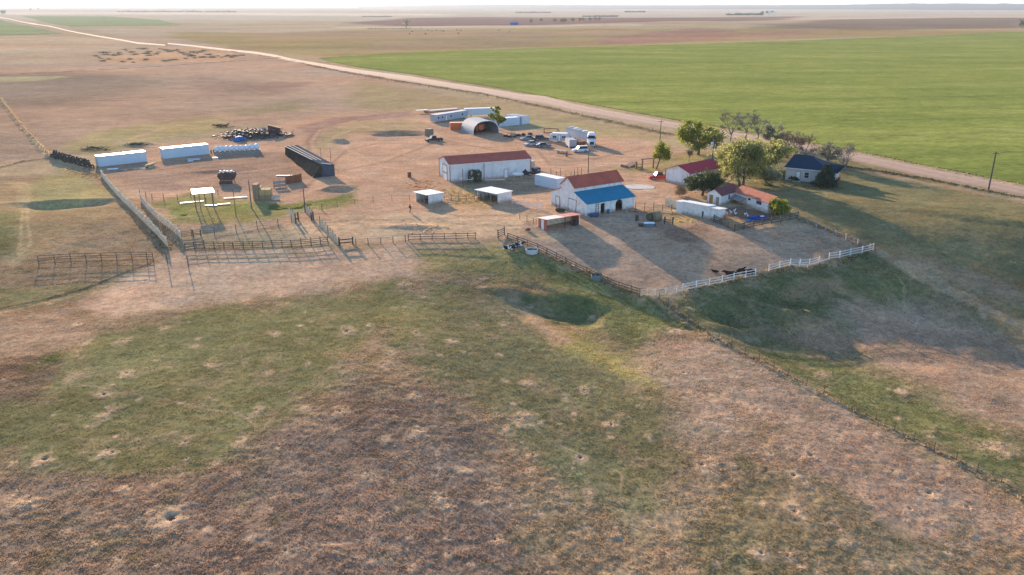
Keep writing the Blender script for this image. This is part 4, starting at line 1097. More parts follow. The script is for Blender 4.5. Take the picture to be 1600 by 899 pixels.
# ---- low white hen shed
loc, rz, W = frame((1066, 334), (1102.5, 341))
hen = thing('hen_shed', 'low white shed with a nearly flat white roof beside the pen', 'shed', loc, rz)
W = 5.6; D = 2.9
b = MB(); b.prism_x([(0, -.1), (D, -.1), (D, 2.15), (0, 2.55)], 0, W); part(b, 'wall', WHITE_BOARD, hen)
b = MB(); b.slab([(-.25, -.3, 2.68), (W + .3, -.3, 2.62), (W + .3, D + .25, 2.22), (-.25, D + .25, 2.25)], .1); part(b, 'roof', WHITE_ROOF, hen)
b = MB(); b.prism_x([(.3, -.1), (D, -.1), (D, 2.0), (.3, 2.3)], -1.7, -.02); part(b, 'annex_wall', WHITE_PAINT, hen)
b = MB(); b.slab([(-1.9, .1, 2.4), (-.27, .1, 2.4), (-.27, D + .2, 2.1), (-1.9, D + .2, 2.1)], .08); part(b, 'annex_roof', WHITE_ROOF, hen)
door(hen, (4.75, 0, 0), .45, 1.3, DARK_WOOD, handle=False)
b = MB(); b.prism_x([(0, -.1), (3.0, -.1), (3.0, 1.85), (0, 2.25)], W + .003, W + 2.6)
for v_ in range(len(b.v)): b.v[v_] = b.v[v_]
part(b, 'side_wing', WHITE_BOARD, hen)
b = MB(); b.slab([(W + .31, -.25, 2.4), (W + 2.9, -.25, 2.35), (W + 2.9, 3.2, 1.95), (W + .31, 3.2, 1.95)], .08); part(b, 'side_roof', WHITE_ROOF, hen)
# plank pen left of it
loc, rz, W = frame((1039, 321), (1056, 327))
b = MB()
for k in range(5): b.span((0, -.03, .1 + k * .3), (W, .03, .36 + k * .3))
for x in (0, W / 2, W): b.box((x, .08, .8), (.12, .12, 1.7))
for k in range(4): b.span((-.03, 0, .15 + k * .35), (.03, 2.4, .4 + k * .35))
single(b, 'board_pen', PALE_WOOD, 'small brown board pen at the left end of the hen shed', 'pen', loc, rz)

# ---- farmhouse with a blue roof
loc, rz, W = frame((1226.5, 281.2), (1300, 288.5))
house = thing('farmhouse', 'pale farmhouse with a dark blue hip roof behind the big trees', 'house', loc, rz)
W = 9.9; D = 8.2; E_ = 3.05; Rg = 5.9
SIDING = mat('cream_siding', (0.55, 0.52, 0.50), .7, ribs=('Z', 6.0), var=.06)
b = MB(); b.span((0, 0, -.1), (W, D, E_)); part(b, 'wall', SIDING, house)
o_ = .5
def hip(x0, x1, y0, y1, e, r, o_=.5, il=None):
    m = MB(); h = (y1 - y0) / 2; inx = h * 1.25; il = inx if il is None else il
    P_ = [(x0 - o_, y0 - o_, e), (x1 + o_, y0 - o_, e), (x1 + o_, y1 + o_, e), (x0 - o_, y1 + o_, e), (x0 + il, (y0 + y1) / 2, r), (x1 - inx, (y0 + y1) / 2, r)]
    Q_ = [(p[0], p[1], p[2] - .14) for p in P_[:4]]
    m.add(P_ + Q_, [(0, 1, 5, 4), (1, 2, 5), (2, 3, 4, 5), (3, 0, 4), (9, 8, 7, 6), (0, 6, 7, 1), (1, 7, 8, 2), (2, 8, 9, 3), (3, 9, 6, 0)])
    return m
part(hip(0, W, 0, D, E_ + .16, Rg, .5, .9), 'roof', NAVY_ROOF, house)
b = MB(); b.box((W * .55, D * .55, Rg + .1), (.6, .6, 1.0)); part(b, 'chimney', mat('chimney_brick', (.3, .16, .12), .9, var=.3, scale=6), bpy.data.objects['roof'] if False else kids(house)[-1])
b = MB(); b.span((W + .003, 1.6, -.1), (W + 1.6, D - 1.0, 2.5)); part(b, 'wing_wall', SIDING, house)
part(hip(W - .2, W + 1.6, 1.6, D - 1.0, 2.66, 4.1, .4), 'wing_roof', NAVY_ROOF, house)
window(house, (0, 1.6, 1.65), .9, 1.3, 'x'); window(house, (0, 3.2, 1.65), .9, 1.3, 'x')
window(house, (5.0, 0, 1.65), 1.0, 1.3, 'y'); window(house, (7.9, 0, 1.65), 1.0, 1.3, 'y')
door(house, (3.0, 0, .25), .95, 2.1, WHITE_PAINT)
b = MB(); b.span((2.1, -1.5, -.1), (3.9, -.003, .22)); part(b, 'door_step', CONCRETE, house)
b = MB(); b.span((-.5, -.55, E_ - .02), (W + .5, -.51, E_ + .13)); part(b, 'fascia', WHITE_PAINT, house)

# ---- two loafing sheds, open to the left
def loafing(A, Bc, name_label, Wd, Dp, hf, hb):
    """A near corner, Bc right corner of the closed end"""
    l, r, _ = frame(A, Bc)
    s = thing('livestock_shelter', name_label, 'shelter', l, r, 'open fronted livestock shelters')
    t_ = .1
    b = MB()
    b.prism([(0, -.1), (Wd, -.1), (Wd, hb), (0, hf)], 0, t_)
    b.prism([(0, -.1), (Wd, -.1), (Wd, hb), (0, hf)], Dp - t_, Dp)
    b.span((Wd - t_, t_, -.1), (Wd, Dp - t_, hb))
    part(b, 'wall', WHITE_BOARD, s)
    b = MB(); k = (hf - hb) / Wd
    b.slab([(-.75, -.25, hf + .75 * k + .1), (-.75, Dp + .25, hf + .75 * k + .1), (Wd + .2, Dp + .25, hb - .2 * k + .1), (Wd + .2, -.25, hb - .2 * k + .1)], .09)
    part(b, 'roof', WHITE_ROOF, s)
    for y in (Dp * .36, Dp * .68):
        b = MB(); b.box((.08, y, hf / 2 - .08), (.13, .13, hf - .04)); part(b, 'post', GREYWOOD, s)
    b = MB(); b.span((.02, t_, hf - .22), (.12, Dp - t_, hf - .04)); part(b, 'header', GREYWOOD, s)
    return s
loafing((670, 320), (692.4, 315), 'smaller white livestock shelter with open dark front, near the standing person', 4.15, 4.3, 2.15, 1.95)
loafing((778, 318.5), (799.5, 313), 'larger white livestock shelter with open dark front, in front of the workshop', 4.5, 6.3, 2.2, 2.05)

# ---- red and white sheet shed in the pen
loc, rz, W = frame((854, 362), (902, 352))
W = 7.9; D = 3.0
shed = thing('sheet_shed', 'low open shed clad in red and white striped metal sheets', 'shed', loc, rz)
RED_SHEET = mat('faded_red_sheet', (.44, .12, .085), .6, ribs=('Y', 5.0), var=.2, scale=1.0)
RED_TOP = mat('sun_faded_red_roof', (.50, .20, .15), .55, ribs=('Y', 4.0), var=.15)
b = MB(); b.prism_x([(0, -.15), (D, -.1), (D, 2.0), (0, 2.3)], 0, .08); part(b, 'end_wall', RED_SHEET, shed)
b = MB(); b.span((W - .08, .1, -.1), (W, D, 1.95)); part(b, 'end_wall', RED_SHEET, shed)
b = MB(); b.span((-.03, 1.0, -.1), (-.004, 1.9, 2.1)); part(b, 'white_stripe', WHITE_PAINT, shed)
b = MB(); b.span((.08, D - .08, -.1), (W - .08, D, 1.98)); part(b, 'back_wall', PALE_WOOD, shed)
b = MB(); b.slab([(-.2, -.3, 2.46), (W * .5, -.3, 2.46), (W * .5, D + .2, 2.1), (-.2, D + .2, 2.1)], .06); part(b, 'white_roof_sheet', mat('pinkish_white_sheet', (.62, .52, .46), .5, var=.15), shed)
b = MB(); b.slab([(W * .5 + .01, -.3, 2.46), (W + .2, -.3, 2.46), (W + .2, D + .2, 2.1), (W * .5 + .01, D + .2, 2.1)], .06); part(b, 'red_roof_sheet', RED_TOP, shed)
for x in (W * .55, W * .78, W - .1):
    b = MB(); b.box((x, .1, 1.05), (.14, .14, 2.6)); part(b, 'post', DARK_WOOD if x < W - .2 else WHITE_PAINT, shed)
b = MB(); b.box((W - 1.0, .25, .6), (.9, .9, 1.3), .3, .85)
single(b, 'feed_bin', DARK, 'dark square feed bin at the right end of the striped shed', 'bin', shed.matrix_basis @ Vector((0, 0, 0)), rz)

# ---- cargo boxes
def cargo(name, label, cat, A, Bc, L, Wd, H_, m, roofm, legs=0.0, group=None, ribs=True):
    l, r, _ = frame(A, Bc)
    s = thing(name, label, cat, l, r, group)
    b = MB(); b.span((0, 0, legs), (L, Wd, H_)); part(b, 'body', m, s)
    b = MB(); b.slab([(-.04, -.04, H_ + .06), (L + .04, -.04, H_ + .06), (L + .04, Wd + .04, H_ + .06), (-.04, Wd + .04, H_ + .06)], .055); part(b, 'roof', roofm, s)
    b = MB()
    for x in (0, L):
        for y in (0, Wd): b.box((x, y, (legs + H_) / 2), (.1, .1, H_ - legs - .004))
    b.span((.06, -.04, legs), (L - .06, -.003, legs + .12)); part(b, 'frame', m, s)
    b = MB()
    for k in (-1, 1): b.span((-.05, Wd / 2 + k * Wd * .245 - Wd * .22, legs + .12), (-.004, Wd / 2 + k * Wd * .245 + Wd * .22, H_ - .12))
    d_ = part(b, 'end_door', m, s)
    b = MB()
    for k in (-.6, -.2, .2, .6): b.tube((-.08, Wd / 2 + k * Wd * .5, legs + .15), (-.08, Wd / 2 + k * Wd * .5, H_ - .15), .02)
    part(b, 'locking_bar', GREY_TANK, d_)
    if legs > .3:
        for x in (L * .78, L * .88):
            b = MB()
            for y in (.2, Wd - .2): b.wheel((x, y, .48), .48, .35)
            part(b, 'wheel', TYRE, s)
        b = MB(); b.box((L * .2, .3, legs / 2), (.15, .15, legs)); b.box((L * .2, Wd - .3, legs / 2), (.15, .15, legs)); part(b, 'landing_leg', STEEL, s)
    return s
CARGO_W = mat('white_cargo_paint', (.50, .58, .66), .5, ribs=('X', 4.5), var=.06)
cargo('cargo_container', 'white cargo container with its left end by the corner of the slat fence', 'container', (154.5, 261), (230, 252.5), 12.4, 2.5, 2.75, CARGO_W, WHITE_ROOF, group='white cargo containers on the left')
cargo('cargo_container', 'white cargo container between the other container and the white bulk bags', 'container', (256, 248.5), (330, 240.5), 12.8, 2.6, 2.8, CARGO_W, WHITE_ROOF, group='white cargo containers on the left')
cargo('cargo_container', 'short white cargo box pushed against the back of the barn', 'container', (836, 289), (872, 297), 7.4, 2.6, 2.5, CARGO_W, WHITE_ROOF)
cargo('orange_container', 'orange steel container on the left of the arched metal shed', 'container', (704, 203.5), (722, 203), 5.8, 2.5, 2.4, ORANGE, mat('orange_top', (.7, .35, .22), .5), 0)
cargo('storage_trailer', 'white storage trailer to the right of the round tree', 'trailer', (779, 198.5), (812, 195.5), 9.0, 2.6, 2.8, CARGO_W, WHITE_ROOF)
cargo('storage_trailer', 'grey white van trailer behind the round tree', 'trailer', (790, 192), (818, 195.5), 8.0, 4.2, 2.9, mat('grey_white_paint', (.55, .58, .62), .5, ribs=('X', 4.5), var=.08), GALV)
cargo('storage_trailer', 'long pale van trailer furthest back in the machinery row', 'trailer', (727, 184), (774, 182.5), 12.6, 2.5, 3.3, mat('pale_van_paint', (.50, .53, .57), .5, ribs=('X', 4.5), var=.08), WHITE_ROOF, .9)
cargo('mobile_home', 'grey mobile home with small windows behind the orange container', 'mobile home', (682, 192.5), (732, 184.5), 17.5, 3.0, 2.9, mat('grey_home_siding', (.36, .38, .42), .6, ribs=('X', 3.0), var=.12), mat('pale_home_roof', (.5, .5, .52), .5), .35)
mh = [o for o in bpy.data.objects if o.name.startswith('mobile_home')][0]
for x in (1.2, 3.2, 8.0, 14.5): window(mh, (x, 0, 1.75), .9, .8, 'y', panes=(1, 1))
door(mh, (5.4, 0, .4), .8, 1.9, WHITE_PAINT)

# ---- arched metal shed
loc, rz, W = frame((739.4, 211.5), (779.4, 207.5))
arch = thing('arched_shed', 'open fronted arched galvanised shed with an orange machine inside', 'shed', loc, rz)
Wq = 10.2; Hq = 4.3; Lq = 11.0
qs = at(720, 204.5); Ri = Matrix.Rotation(-rz, 2); qv = Ri @ Vector((qs.x - loc.x, qs.y - loc.y)); qd = Vector((qv.x, qv.y)).normalized()
def archpt(u, r=1.0):
    a = math.pi * (1 - u)
    c_, s_ = math.cos(a), math.sin(a)
    return (Wq / 2 + Wq / 2 * r * math.copysign(abs(c_) ** .75, c_), Hq * r * s_ ** .8)
b = MB(); N_ = 18; rows = []
for k in range(N_ + 1):
    x, z = archpt(k / N_); xi, zi = archpt(k / N_, .975)
    rows.append([(x, 0, z), (x + qd.x * Lq, qd.y * Lq, z), (xi + qd.x * Lq, qd.y * Lq, zi), (xi, 0, zi)])
b.loft(rows); part(b, 'arch_shell', GALV, arch)
b = MB(); pts = [archpt(k / N_, .97) for k in range(N_ + 1)]
b.add([(x + qd.x * (Lq - .15), qd.y * (Lq - .15), max(-.1, z)) for x, z in pts] + [(x + qd.x * (Lq - .05), qd.y * (Lq - .05), max(-.1, z)) for x, z in pts],
      [tuple(range(N_ + 1)), tuple(range(2 * N_ + 1, N_, -1))] + [(k, N_ + 1 + k, N_ + 2 + k, k + 1) for k in range(N_)])
part(b, 'back_wall', GALV, arch)
b = MB()
for k in range(N_):
    x, z = archpt(k / N_, 1.01); x2, z2 = archpt((k + 1) / N_, 1.01); b.beam((x, -.05, z), (x2, -.05, z2), .12, .16)
part(b, 'front_rim', WHITE_PAINT, arch)
m_ = thing('combine', 'orange machine parked inside the arched shed', 'machine', arch.matrix_basis @ Vector((0, 0, 0)), rz)
m_.location = Vector(loc) + Vector((math.cos(rz) * (4.0 + qd.x * 5) - math.sin(rz) * qd.y * 5, math.sin(rz) * (4.0 + qd.x * 5) + math.cos(rz) * qd.y * 5, 0))
b = MB(); b.span((-1.6, -1.5, .9), (1.6, 2.5, 2.7)); b.span((-.8, -2.3, 1.2), (.8, -1.5, 2.9)); part(b, 'body', ORANGE, m_)
for x in (-1.5, 1.5):
    b = MB(); b.wheel((x, -.8, .75), .75, .45, 'x'); part(b, 'wheel', TYRE, m_)
    b = MB(); b.wheel((x, 2.0, .5), .5, .35, 'x'); part(b, 'wheel', TYRE, m_)

# ---- long slanting windbreak shed, dark sheeting on the near side
a = at(447, 241.5); b_ = at(503, 277)
rz = math.atan2(b_.y - a.y, b_.x - a.x); L = (b_ - a).length
ps = thing('pole_shed', 'long dark pole shed with pale purlins along its roof', 'shed', a, rz)
Dp = 3.4; hf0, hf1, hb = 2.2, 3.2, 2.3          # +y is the back
GREY_SHEET = mat('dark_grey_sheet', (.075, .09, .115), 1.0, spec=0.0, ribs=('X', 4.0), var=.2)
TARP = mat('dark_tarp', (.05, .047, .04), 1.0, spec=0.0, var=.3, scale=.8)
def lerp(u, v, k): return u + (v - u) * k
b = MB(); rows = []
for k in range(25):
    f = k / 24; x = L * f; h = lerp(hf0, hf1, f); w = lerp(.35, 2.5, f) + .15 * math.sin(f * 17)
    rows.append([(x, -w, -.25), (x, -w * .55, h * .42), (x, -.06, h), (x, .06, h), (x, .5, h * .4), (x, .5, -.25)])
b.loft(rows); part(b, 'sloped_front', TARP, ps)
b = MB(); b.add([(0, Dp, -.3), (L, Dp, -.3), (L, Dp, hb + .3), (0, Dp, hb), (0, Dp - .1, -.3), (L, Dp - .1, -.3), (L, Dp - .1, hb + .3), (0, Dp - .1, hb)], [(3, 2, 1, 0), (4, 5, 6, 7), (0, 1, 5, 4), (1, 2, 6, 5), (2, 3, 7, 6), (3, 0, 4, 7)])
part(b, 'back_wall', DARK_WOOD, ps)
for x, h in ((0, hf0), (L + .02, hf1)):
    b = MB(); b.prism_x([(.02, -.3), (Dp - .1, -.3), (Dp - .1, hb + (.3 if x else 0)), (.02, h)], x - .12, x - .02); part(b, 'end_wall', GREY_SHEET, ps)
b = MB(); b.add([(-.2, -.2, hf0 + .16), (L + .2, -.2, hf1 + .16), (L + .2, Dp + .2, hb + .46), (-.2, Dp + .2, hb + .16)] + [(-.2, -.2, hf0 + .06), (L + .2, -.2, hf1 + .06), (L + .2, Dp + .2, hb + .36), (-.2, Dp + .2, hb + .06)],
      [(0, 1, 2, 3), (7, 6, 5, 4), (0, 4, 5, 1), (1, 5, 6, 2), (2, 6, 7, 3), (3, 7, 4, 0)])
part(b, 'roof', GREY_SHEET, ps)
for k in range(3):
    f = k / 3.0; b = MB()
    z0 = hf0 + (hb - hf0) * f + .2; z1 = hf1 + (hb + .3 - hf1) * f + .2; e = .8
    b.beam((-.2, -.15 + f * Dp, z0), (L * e, -.15 + f * Dp, lerp(z0, z1, e)), .2, .1); part(b, 'purlin', mat('pale_purlin', (.24, .24, .24), .8, var=.2), ps)
b = MB(); b.beam((L - .6, .3, hf1 + .25), (L - .1, 2.6, hb + .75), .3, .1); part(b, 'end_board', PALE_WOOD, ps)
pt = at(488, 277.5); p2 = Vector(a) + Matrix.Rotation(rz, 3, 'Z') @ Vector((L - 3.0, .2, hf1 - .2))
b = MB(); q0_, q1_ = Vector((0, 0, .05)), p2 - pt
mid = (q0_ + q1_) / 2 + Vector((.5, -.3, -.3)); b.tube(q0_, mid, .07); b.tube(mid, q1_, .07)
single(b, 'leaning_pole', PALE_WOOD, 'pale bent pole leaning on the near end of the long dark shed', 'pole', pt)
# low rusty wing panels at its near end
l, r, W = frame((447, 288), (487, 281)); W = max(W, 5)
f_ = thing('sheet_windbreak', 'rusty red sheet panel below the near end of the pole shed', 'panel', l, r)
b = MB(); b.span((0, 0, -.1), (W * .62, .08, 1.9)); part(b, 'sheet', RUST, f_)
for k in range(4):
    b = MB(); b.box((k * W * .2 + .1, .14, .9), (.12, .1, 2.2)); part(b, 'post', DARK_WOOD, f_)
l, r, W = frame((428.5, 294), (447, 292))
f_ = thing('sheet_windbreak', 'grey two-rail timber panel left of the rusty sheet panel', 'panel', l, r)
for z in (.5, 1.3):
    b = MB(); b.span((0, 0, z - .35), (W, .06, z + .3)); part(b, 'board', GREYWOOD, f_)
for k in range(3):
    b = MB(); b.box((k * W * .5, .1, .8), (.14, .12, 1.8)); part(b, 'post', DARK_WOOD, f_)

# ---- flat roofed shade on legs
l, r, _ = frame((307, 329.5), (334, 327))
sh = thing('shade_shelter', 'flat white roof on tall legs standing over green weeds', 'shelter', l, r)
Ws, Ds, Hs = 3.6, 3.6, 3.6
b = MB(); b.slab([(-.4, -.4, Hs + .1), (Ws + .5, -.4, Hs + .1), (Ws + .3, Ds + .6, Hs + .25), (-.4, Ds + .5, Hs + .25)], .1); part(b, 'roof', WHITE_ROOF, sh)
for x, y in ((0, 0), (.9, 0), (Ws, 0), (0, Ds), (Ws, Ds), (Ws * .6, Ds)):
    b = MB(); b.box((x, y, Hs / 2), (.17, .17, Hs)); part(b, 'leg', WOOD, sh)
b = MB()
for k in range(7): b.span((.08, -.03, .4 + k * .4), (.82, .03, .47 + k * .4))
part(b, 'ladder', WOOD, sh)

# ---- rail-wood gateway by the drive, concrete pad
a = at(1000, 264); b2 = at(1024, 262.5)
rz = math.atan2(b2.y - a.y, b2.x - a.x); L = (b2 - a).length
gt = thing('timber_gateway', 'square timber gateway frame beside the small round tree', 'gateway', a, rz)
for x in (.6, L * .85):
    b = MB(); b.box((x, 0, 1.15), (.32, .32, 2.5)); part(b, 'post', WOOD, gt)
b = MB(); b.span((.3, -.14, 2.42), (L * 1.02, .14, 2.66)); part(b, 'beam', WOOD, gt)
b = MB(); b.box((-1.2, 0, .95), (.4, .4, 2.1)); part(b, 'post', WOOD, gt)
b = MB(); b.span((-1.0, -.1, .2), (.4, .1, .7)); b.span((-1.0, -.1, 1.1), (.4, .1, 1.3)); part(b, 'rail', mat('yellow_rail', (.42, .27, .07), .8), gt)
l, r, W = frame((980, 263), (996, 260.5))
b = MB(); b.add([(0, 0, .05), (W, 0, 1.0), (W, 2.2, 1.0), (0, 2.2, .05), (0, 0, -.1), (W, 0, -.1), (W, 2.2, -.1), (0, 2.2, -.1)], [(0, 1, 2, 3), (7, 6, 5, 4), (0, 4, 5, 1), (1, 5, 6, 2), (2, 6, 7, 3), (3, 7, 4, 0)])
b.span((-.2, -.2, -.1), (.2, 2.4, .7))
single(b, 'loading_ramp', WOOD, 'low timber loading ramp left of the square gateway', 'ramp', l, r)
p = at(995, 292.5)
b = MB(); b.poly([(-4.1, -.6, .1), (-1, -2.6, .1), (3.6, -2.2, .1), (4.4, .2, .1), (1.6, 2.6, .1), (-2.2, 2.0, .1)])
b.add([(x, y, -.1) for x, y, z in b.v[:6]], []); b.f += [((k + 1) % 6, k, 6 + k, 6 + (k + 1) % 6) for k in range(6)]
single(b, 'concrete_pad', CONCRETE, 'pale bare pad between the barn and the garage', 'pad', p)
# ------------------------------------------------------------------ fences
def polyline(px):
    return [at(*p) for p in px]

def along(pts, step):
    out = []; acc = 0.0; nxt = 0.0
    for k in range(len(pts) - 1):
        a, b = pts[k], pts[k + 1]; L = (b - a).length
        while nxt <= acc + L + 1e-6:
            q = a.lerp(b, (nxt - acc) / L); out.append(Vector((q.x, q.y, float(base_height(q.x, q.y))))); nxt += step
        acc += L
    if (out[-1] - pts[-1]).length > step * 0.4:
        q = pts[-1]; out.append(Vector((q.x, q.y, float(base_height(q.x, q.y)))))
    return out

def fence(name, label, px, step, h, rails, pr=0.07, m=WOOD, rail=(0.04, 0.14), group=None, jit=0.04, square=True, rail_m=None, wire=False, gaps=(), seed=1, hvar=0.0):
    """posts each a part; every rail or wire one part running from post to post"""
    rnd = random.Random(seed)
    P_ = along(polyline(px), step)
    o = P_[0]
    f = thing(name, label, 'fence', o, 0, group)
    tops = []
    base_post = None
    for q in P_:
        hh = h * (1 + rnd.uniform(-hvar, hvar))
        b = MB(); lean = Vector((rnd.uniform(-jit, jit), rnd.uniform(-jit, jit), 0)) * hh
        r = q - o
        if square: b.beam(r + Vector((0, 0, -.3)), r + lean + Vector((0, 0, hh)), pr * 2, pr * 2, (0, 1, 0))
        else: b.tube(r + Vector((0, 0, -.3)), r + lean + Vector((0, 0, hh)), pr, pr * .85, 7)
        part(b, 'post', m, f)
        tops.append((r, lean, hh))
    for i, z in enumerate(rails):
        b = MB()
        for k in range(len(tops) - 1):
            if (k, i) in gaps or (k, -1) in gaps:
                if b.v: part(b, 'wire' if wire else 'rail', rail_m or m, f)
                b = MB(); continue
            (r0, l0, h0), (r1, l1, h1) = tops[k], tops[k + 1]
            d = (r1 - r0).normalized(); off = Vector((d.y, -d.x, 0)) * (pr + rail[0] / 2 + 0.003 if not wire else 0.0)
            sg = rnd.uniform(-.03, .03)
            p = r0 + l0 * (z / h0) + Vector((0, 0, z + sg)) + off; q = r1 + l1 * (z / h1) + Vector((0, 0, z + rnd.uniform(-.03, .03))) + off
            if wire: b.tube(p, q, rail[0], rail[0], 4, False)
            else: b.beam(p, q, rail[0], rail[1])
        if b.v: part(b, 'wire' if wire else 'rail', rail_m or m, f)
    return f

def slat_fence(name, label, px, h, w=0.10, gap=0.34, m=PALE_WOOD, post_step=3.2, group=None, seed=3, miss=0.06, round_=True):
    """upright slabs on two rails; the slabs are the fence's surface and stay one part per bay"""
    rnd = random.Random(seed)
    pts = polyline(px); P_ = along(pts, post_step); o = P_[0]
    f = thing(name, label, 'fence', o, 0, group)
    for q in P_:
        b = MB(); r = q - o; b.tube(r + Vector((0, 0, -.3)), r + Vector((rnd.uniform(-.05, .05), 0, h * 1.12 + rnd.uniform(-.1, .25))), .09, .08, 7); part(b, 'post', DARK_WOOD, f)
    for k in range(len(P_) - 1):
        a, c = P_[k] - o, P_[k + 1] - o; d = (c - a); L = d.length; d.normalize(); n = Vector((d.y, -d.x, 0)); b = MB()
        u = .1
        while u < L - .1:
            if rnd.random() > miss:
                hh = h * rnd.uniform(.9, 1.06); p = a + d * u + n * .1; q = p + Vector((rnd.uniform(-.03, .03), rnd.uniform(-.03, .03), hh))
                if round_: b.tube(p + Vector((0, 0, .02)), q, w / 2, w / 2 * .9, 6)
                else: b.beam(p + Vector((0, 0, .02)), q, .035, w, d)
            u += w + gap * rnd.uniform(.6, 1.4)
        if b.v: part(b, 'slats', m, f)
        for z in (h * .25, h * .6, h * .95):
            b = MB(); b.beam(a + Vector((0, 0, z)), c + Vector((0, 0, z)), .05, .12); part(b, 'rail', PALE_WOOD, f)
    return f

BOARD = mat('brown_fence_boards', (.17, .12, .095), .9, var=.35, scale=2)
WIRE = mat('fence_wire', (.22, .19, .17), .6, .4)
fence('board_fence', 'brown three-board fence running down the left side of the barn pen', [(793, 374), (818, 383), (844, 392.5), (858, 400), (900, 421), (962, 450), (999, 462)], 2.5, 1.35, (.35, .78, 1.2), .08, BOARD, (.045, .15), seed=2)
fence('board_fence', 'short tall brown board panel at the top corner of the board fence', [(778.5, 373), (791, 366)], 2.2, 1.75, (.35, .75, 1.15, 1.55), .11, BOARD, (.05, .15), seed=4)
fence('rail_fence', 'detached straight run of brown rail fence on the edge of the grass', [(638, 376.5), (658, 375.7), (701, 375), (743, 374)], 2.25, 1.35, (.3, .75, 1.22), .07, BOARD, (.045, .13), seed=5)
fence('wire_fence', 'thin post and wire fence joining the two wooden rail runs', [(556, 384), (575, 383), (596, 382), (638, 378)], 2.3, 1.35, (.4, .8, 1.2), .075, WOOD, (.012, .012), wire=True, rail_m=WIRE, seed=6)
fence('plank_gate_fence', 'short heavy two-plank fence beside the lower slat windbreak', [(531, 384), (553, 382)], 2.4, 1.5, (.55, 1.15), .11, DARK_WOOD, (.06, .22), seed=7)
fence('pipe_corral_fence', 'long corral fence of dark upright posts and thin rails along the pale dirt', [(289, 390.5), (326, 389), (387, 388.5), (440, 387), (476, 385.5), (513, 382)], 1.75, 1.5, (.12, .6, .95, 1.3), .09, STEEL, (.05, .05), wire=True, jit=.09, square=False, seed=8, hvar=.16)
fence('tall_post_fence', 'two taller dark posts with wires in front of the corral fence', [(262, 412), (296, 418)], 4.6, 2.2, (.8, 1.5), .09, STEEL, (.014, .014), wire=True, jit=.02, square=False, rail_m=WIRE, seed=9)
fence('wire_fence', 'sparse dark post and wire fence crossing the dirt above the corral', [(300, 370), (314, 368.5), (334, 367.5), (358, 366), (397, 358.5), (432, 355.5), (456, 348)], 4.1, 1.65, (.5, .95, 1.4), .075, STEEL, (.014, .014), wire=True, rail_m=WIRE, square=False, seed=10)
fence('wire_fence', 'sparse post fence at the back of the weedy pen', [(219, 306), (240, 313), (275, 313), (300, 309), (345, 304)], 3.0, 1.5, (.5, 1.1), .075, STEEL, (.014, .014), wire=True, rail_m=WIRE, square=False, seed=11, hvar=.2)
fence('wire_fence', 'thin wire fence crossing the dirt left of the white livestock shelters', [(503, 330), (536, 322), (565, 318.5), (594, 315.5), (640, 313)], 4.2, 1.35, (.5, 1.1), .05, STEEL, (.012, .012), wire=True, rail_m=WIRE, square=False, seed=12)
fence('plank_windbreak', 'long pale post and plank fence from the white container down to the corral', [(159, 276), (172, 292), (186, 309), (219, 341), (241, 363), (262, 386)], 1.45, 1.75, (.3, .75, 1.2, 1.6), .1, PALE_WOOD, (.05, .15), group='pale plank windbreaks', jit=.07, seed=21, hvar=.1)
fence('plank_windbreak', 'pale post and plank fence along the left side of the green weedy pen', [(221, 315), (230, 327), (247, 344), (275, 365), (283, 374)], 1.45, 1.65, (.3, .75, 1.2, 1.55), .1, PALE_WOOD, (.05, .15), group='pale plank windbreaks', jit=.07, seed=22, hvar=.1)
slat_fence('plank_windbreak', 'short pale slat windbreak leading down to the two-plank fence', [(500, 352.5), (510, 362), (531, 386)], 1.5, w=.14, gap=.5, group='pale plank windbreaks', seed=23, post_step=1.9)
fence('pen_panel', 'small rail panel with a dark post at the corner of the weedy pen', [(283, 372), (314, 368.5)], 2.2, 1.3, (.3, .6, .9, 1.2), .09, DARK_WOOD, (.04, .1), seed=24)
fence('panel_fence', 'wide three-rail pipe panel fence at the far left casting a long shadow', [(61, 415.5), (87, 413.5), (109, 412), (152, 411), (196, 409.5), (240, 409)], 2.6, 1.85, (.35, .95, 1.3, 1.75), .075, STEEL, (.045, .045), wire=True, square=False, jit=.01, seed=25)
# loading pen boards
slat_fence('plank_windbreak', 'pale plank side of the loading pen, left of its posts', [(453, 338), (462, 349)], 1.9, w=.28, gap=.03, m=PALE_WOOD, post_step=1.9, seed=26, round_=False)
slat_fence('plank_windbreak', 'pale plank side of the loading pen below the tall pole', [(478, 331.5), (490, 343)], 1.6, w=.28, gap=.03, m=PALE_WOOD, post_step=1.9, seed=27, round_=False)
fence('loading_pen_posts', 'pair of stout posts with a low plank between the loading pen sides', [(462, 346), (466.5, 345)], .9, 1.8, (.5,), .12, DARK_WOOD, (.05, .3), seed=28)
fence('loading_pen_posts', 'pair of stout dark posts on the right of the loading pen', [(487, 345), (491, 343)], .7, 1.7, (.9,), .11, DARK_WOOD, (.05, .2), seed=29)

WHITE_RAIL = mat('white_rail_paint', (.56, .56, .58), .5, var=.1, scale=1.0)
fence('white_rail_fence', 'white three-rail fence at the bottom of the pen beside the black cattle', [(1067.5, 455), (1120, 444.5), (1180, 432)], 2.5, 1.35, (.3, .75, 1.2), .075, WHITE_RAIL, (.04, .12), group='white rail fences', gaps=((4, 0),), seed=30)
fence('white_rail_fence', 'longer white rail fence with a broken bay along the lower right of the pen', [(1201.5, 424.5), (1243, 416), (1292, 406.5), (1330, 399), (1364, 391.5)], 2.5, 1.35, (.3, .75, 1.2), .075, WHITE_RAIL, (.04, .12), group='white rail fences', gaps=((5, 1), (5, 2)), seed=31)
fence('white_panel_fence', 'low pale wire panel between the wooden gate and the white rail fence', [(1024, 461.5), (1046, 458.5), (1066, 455)], 2.0, 1.1, (.1, .4, .7, 1.0), .05, WHITE_RAIL, (.02, .02), wire=True, seed=32)
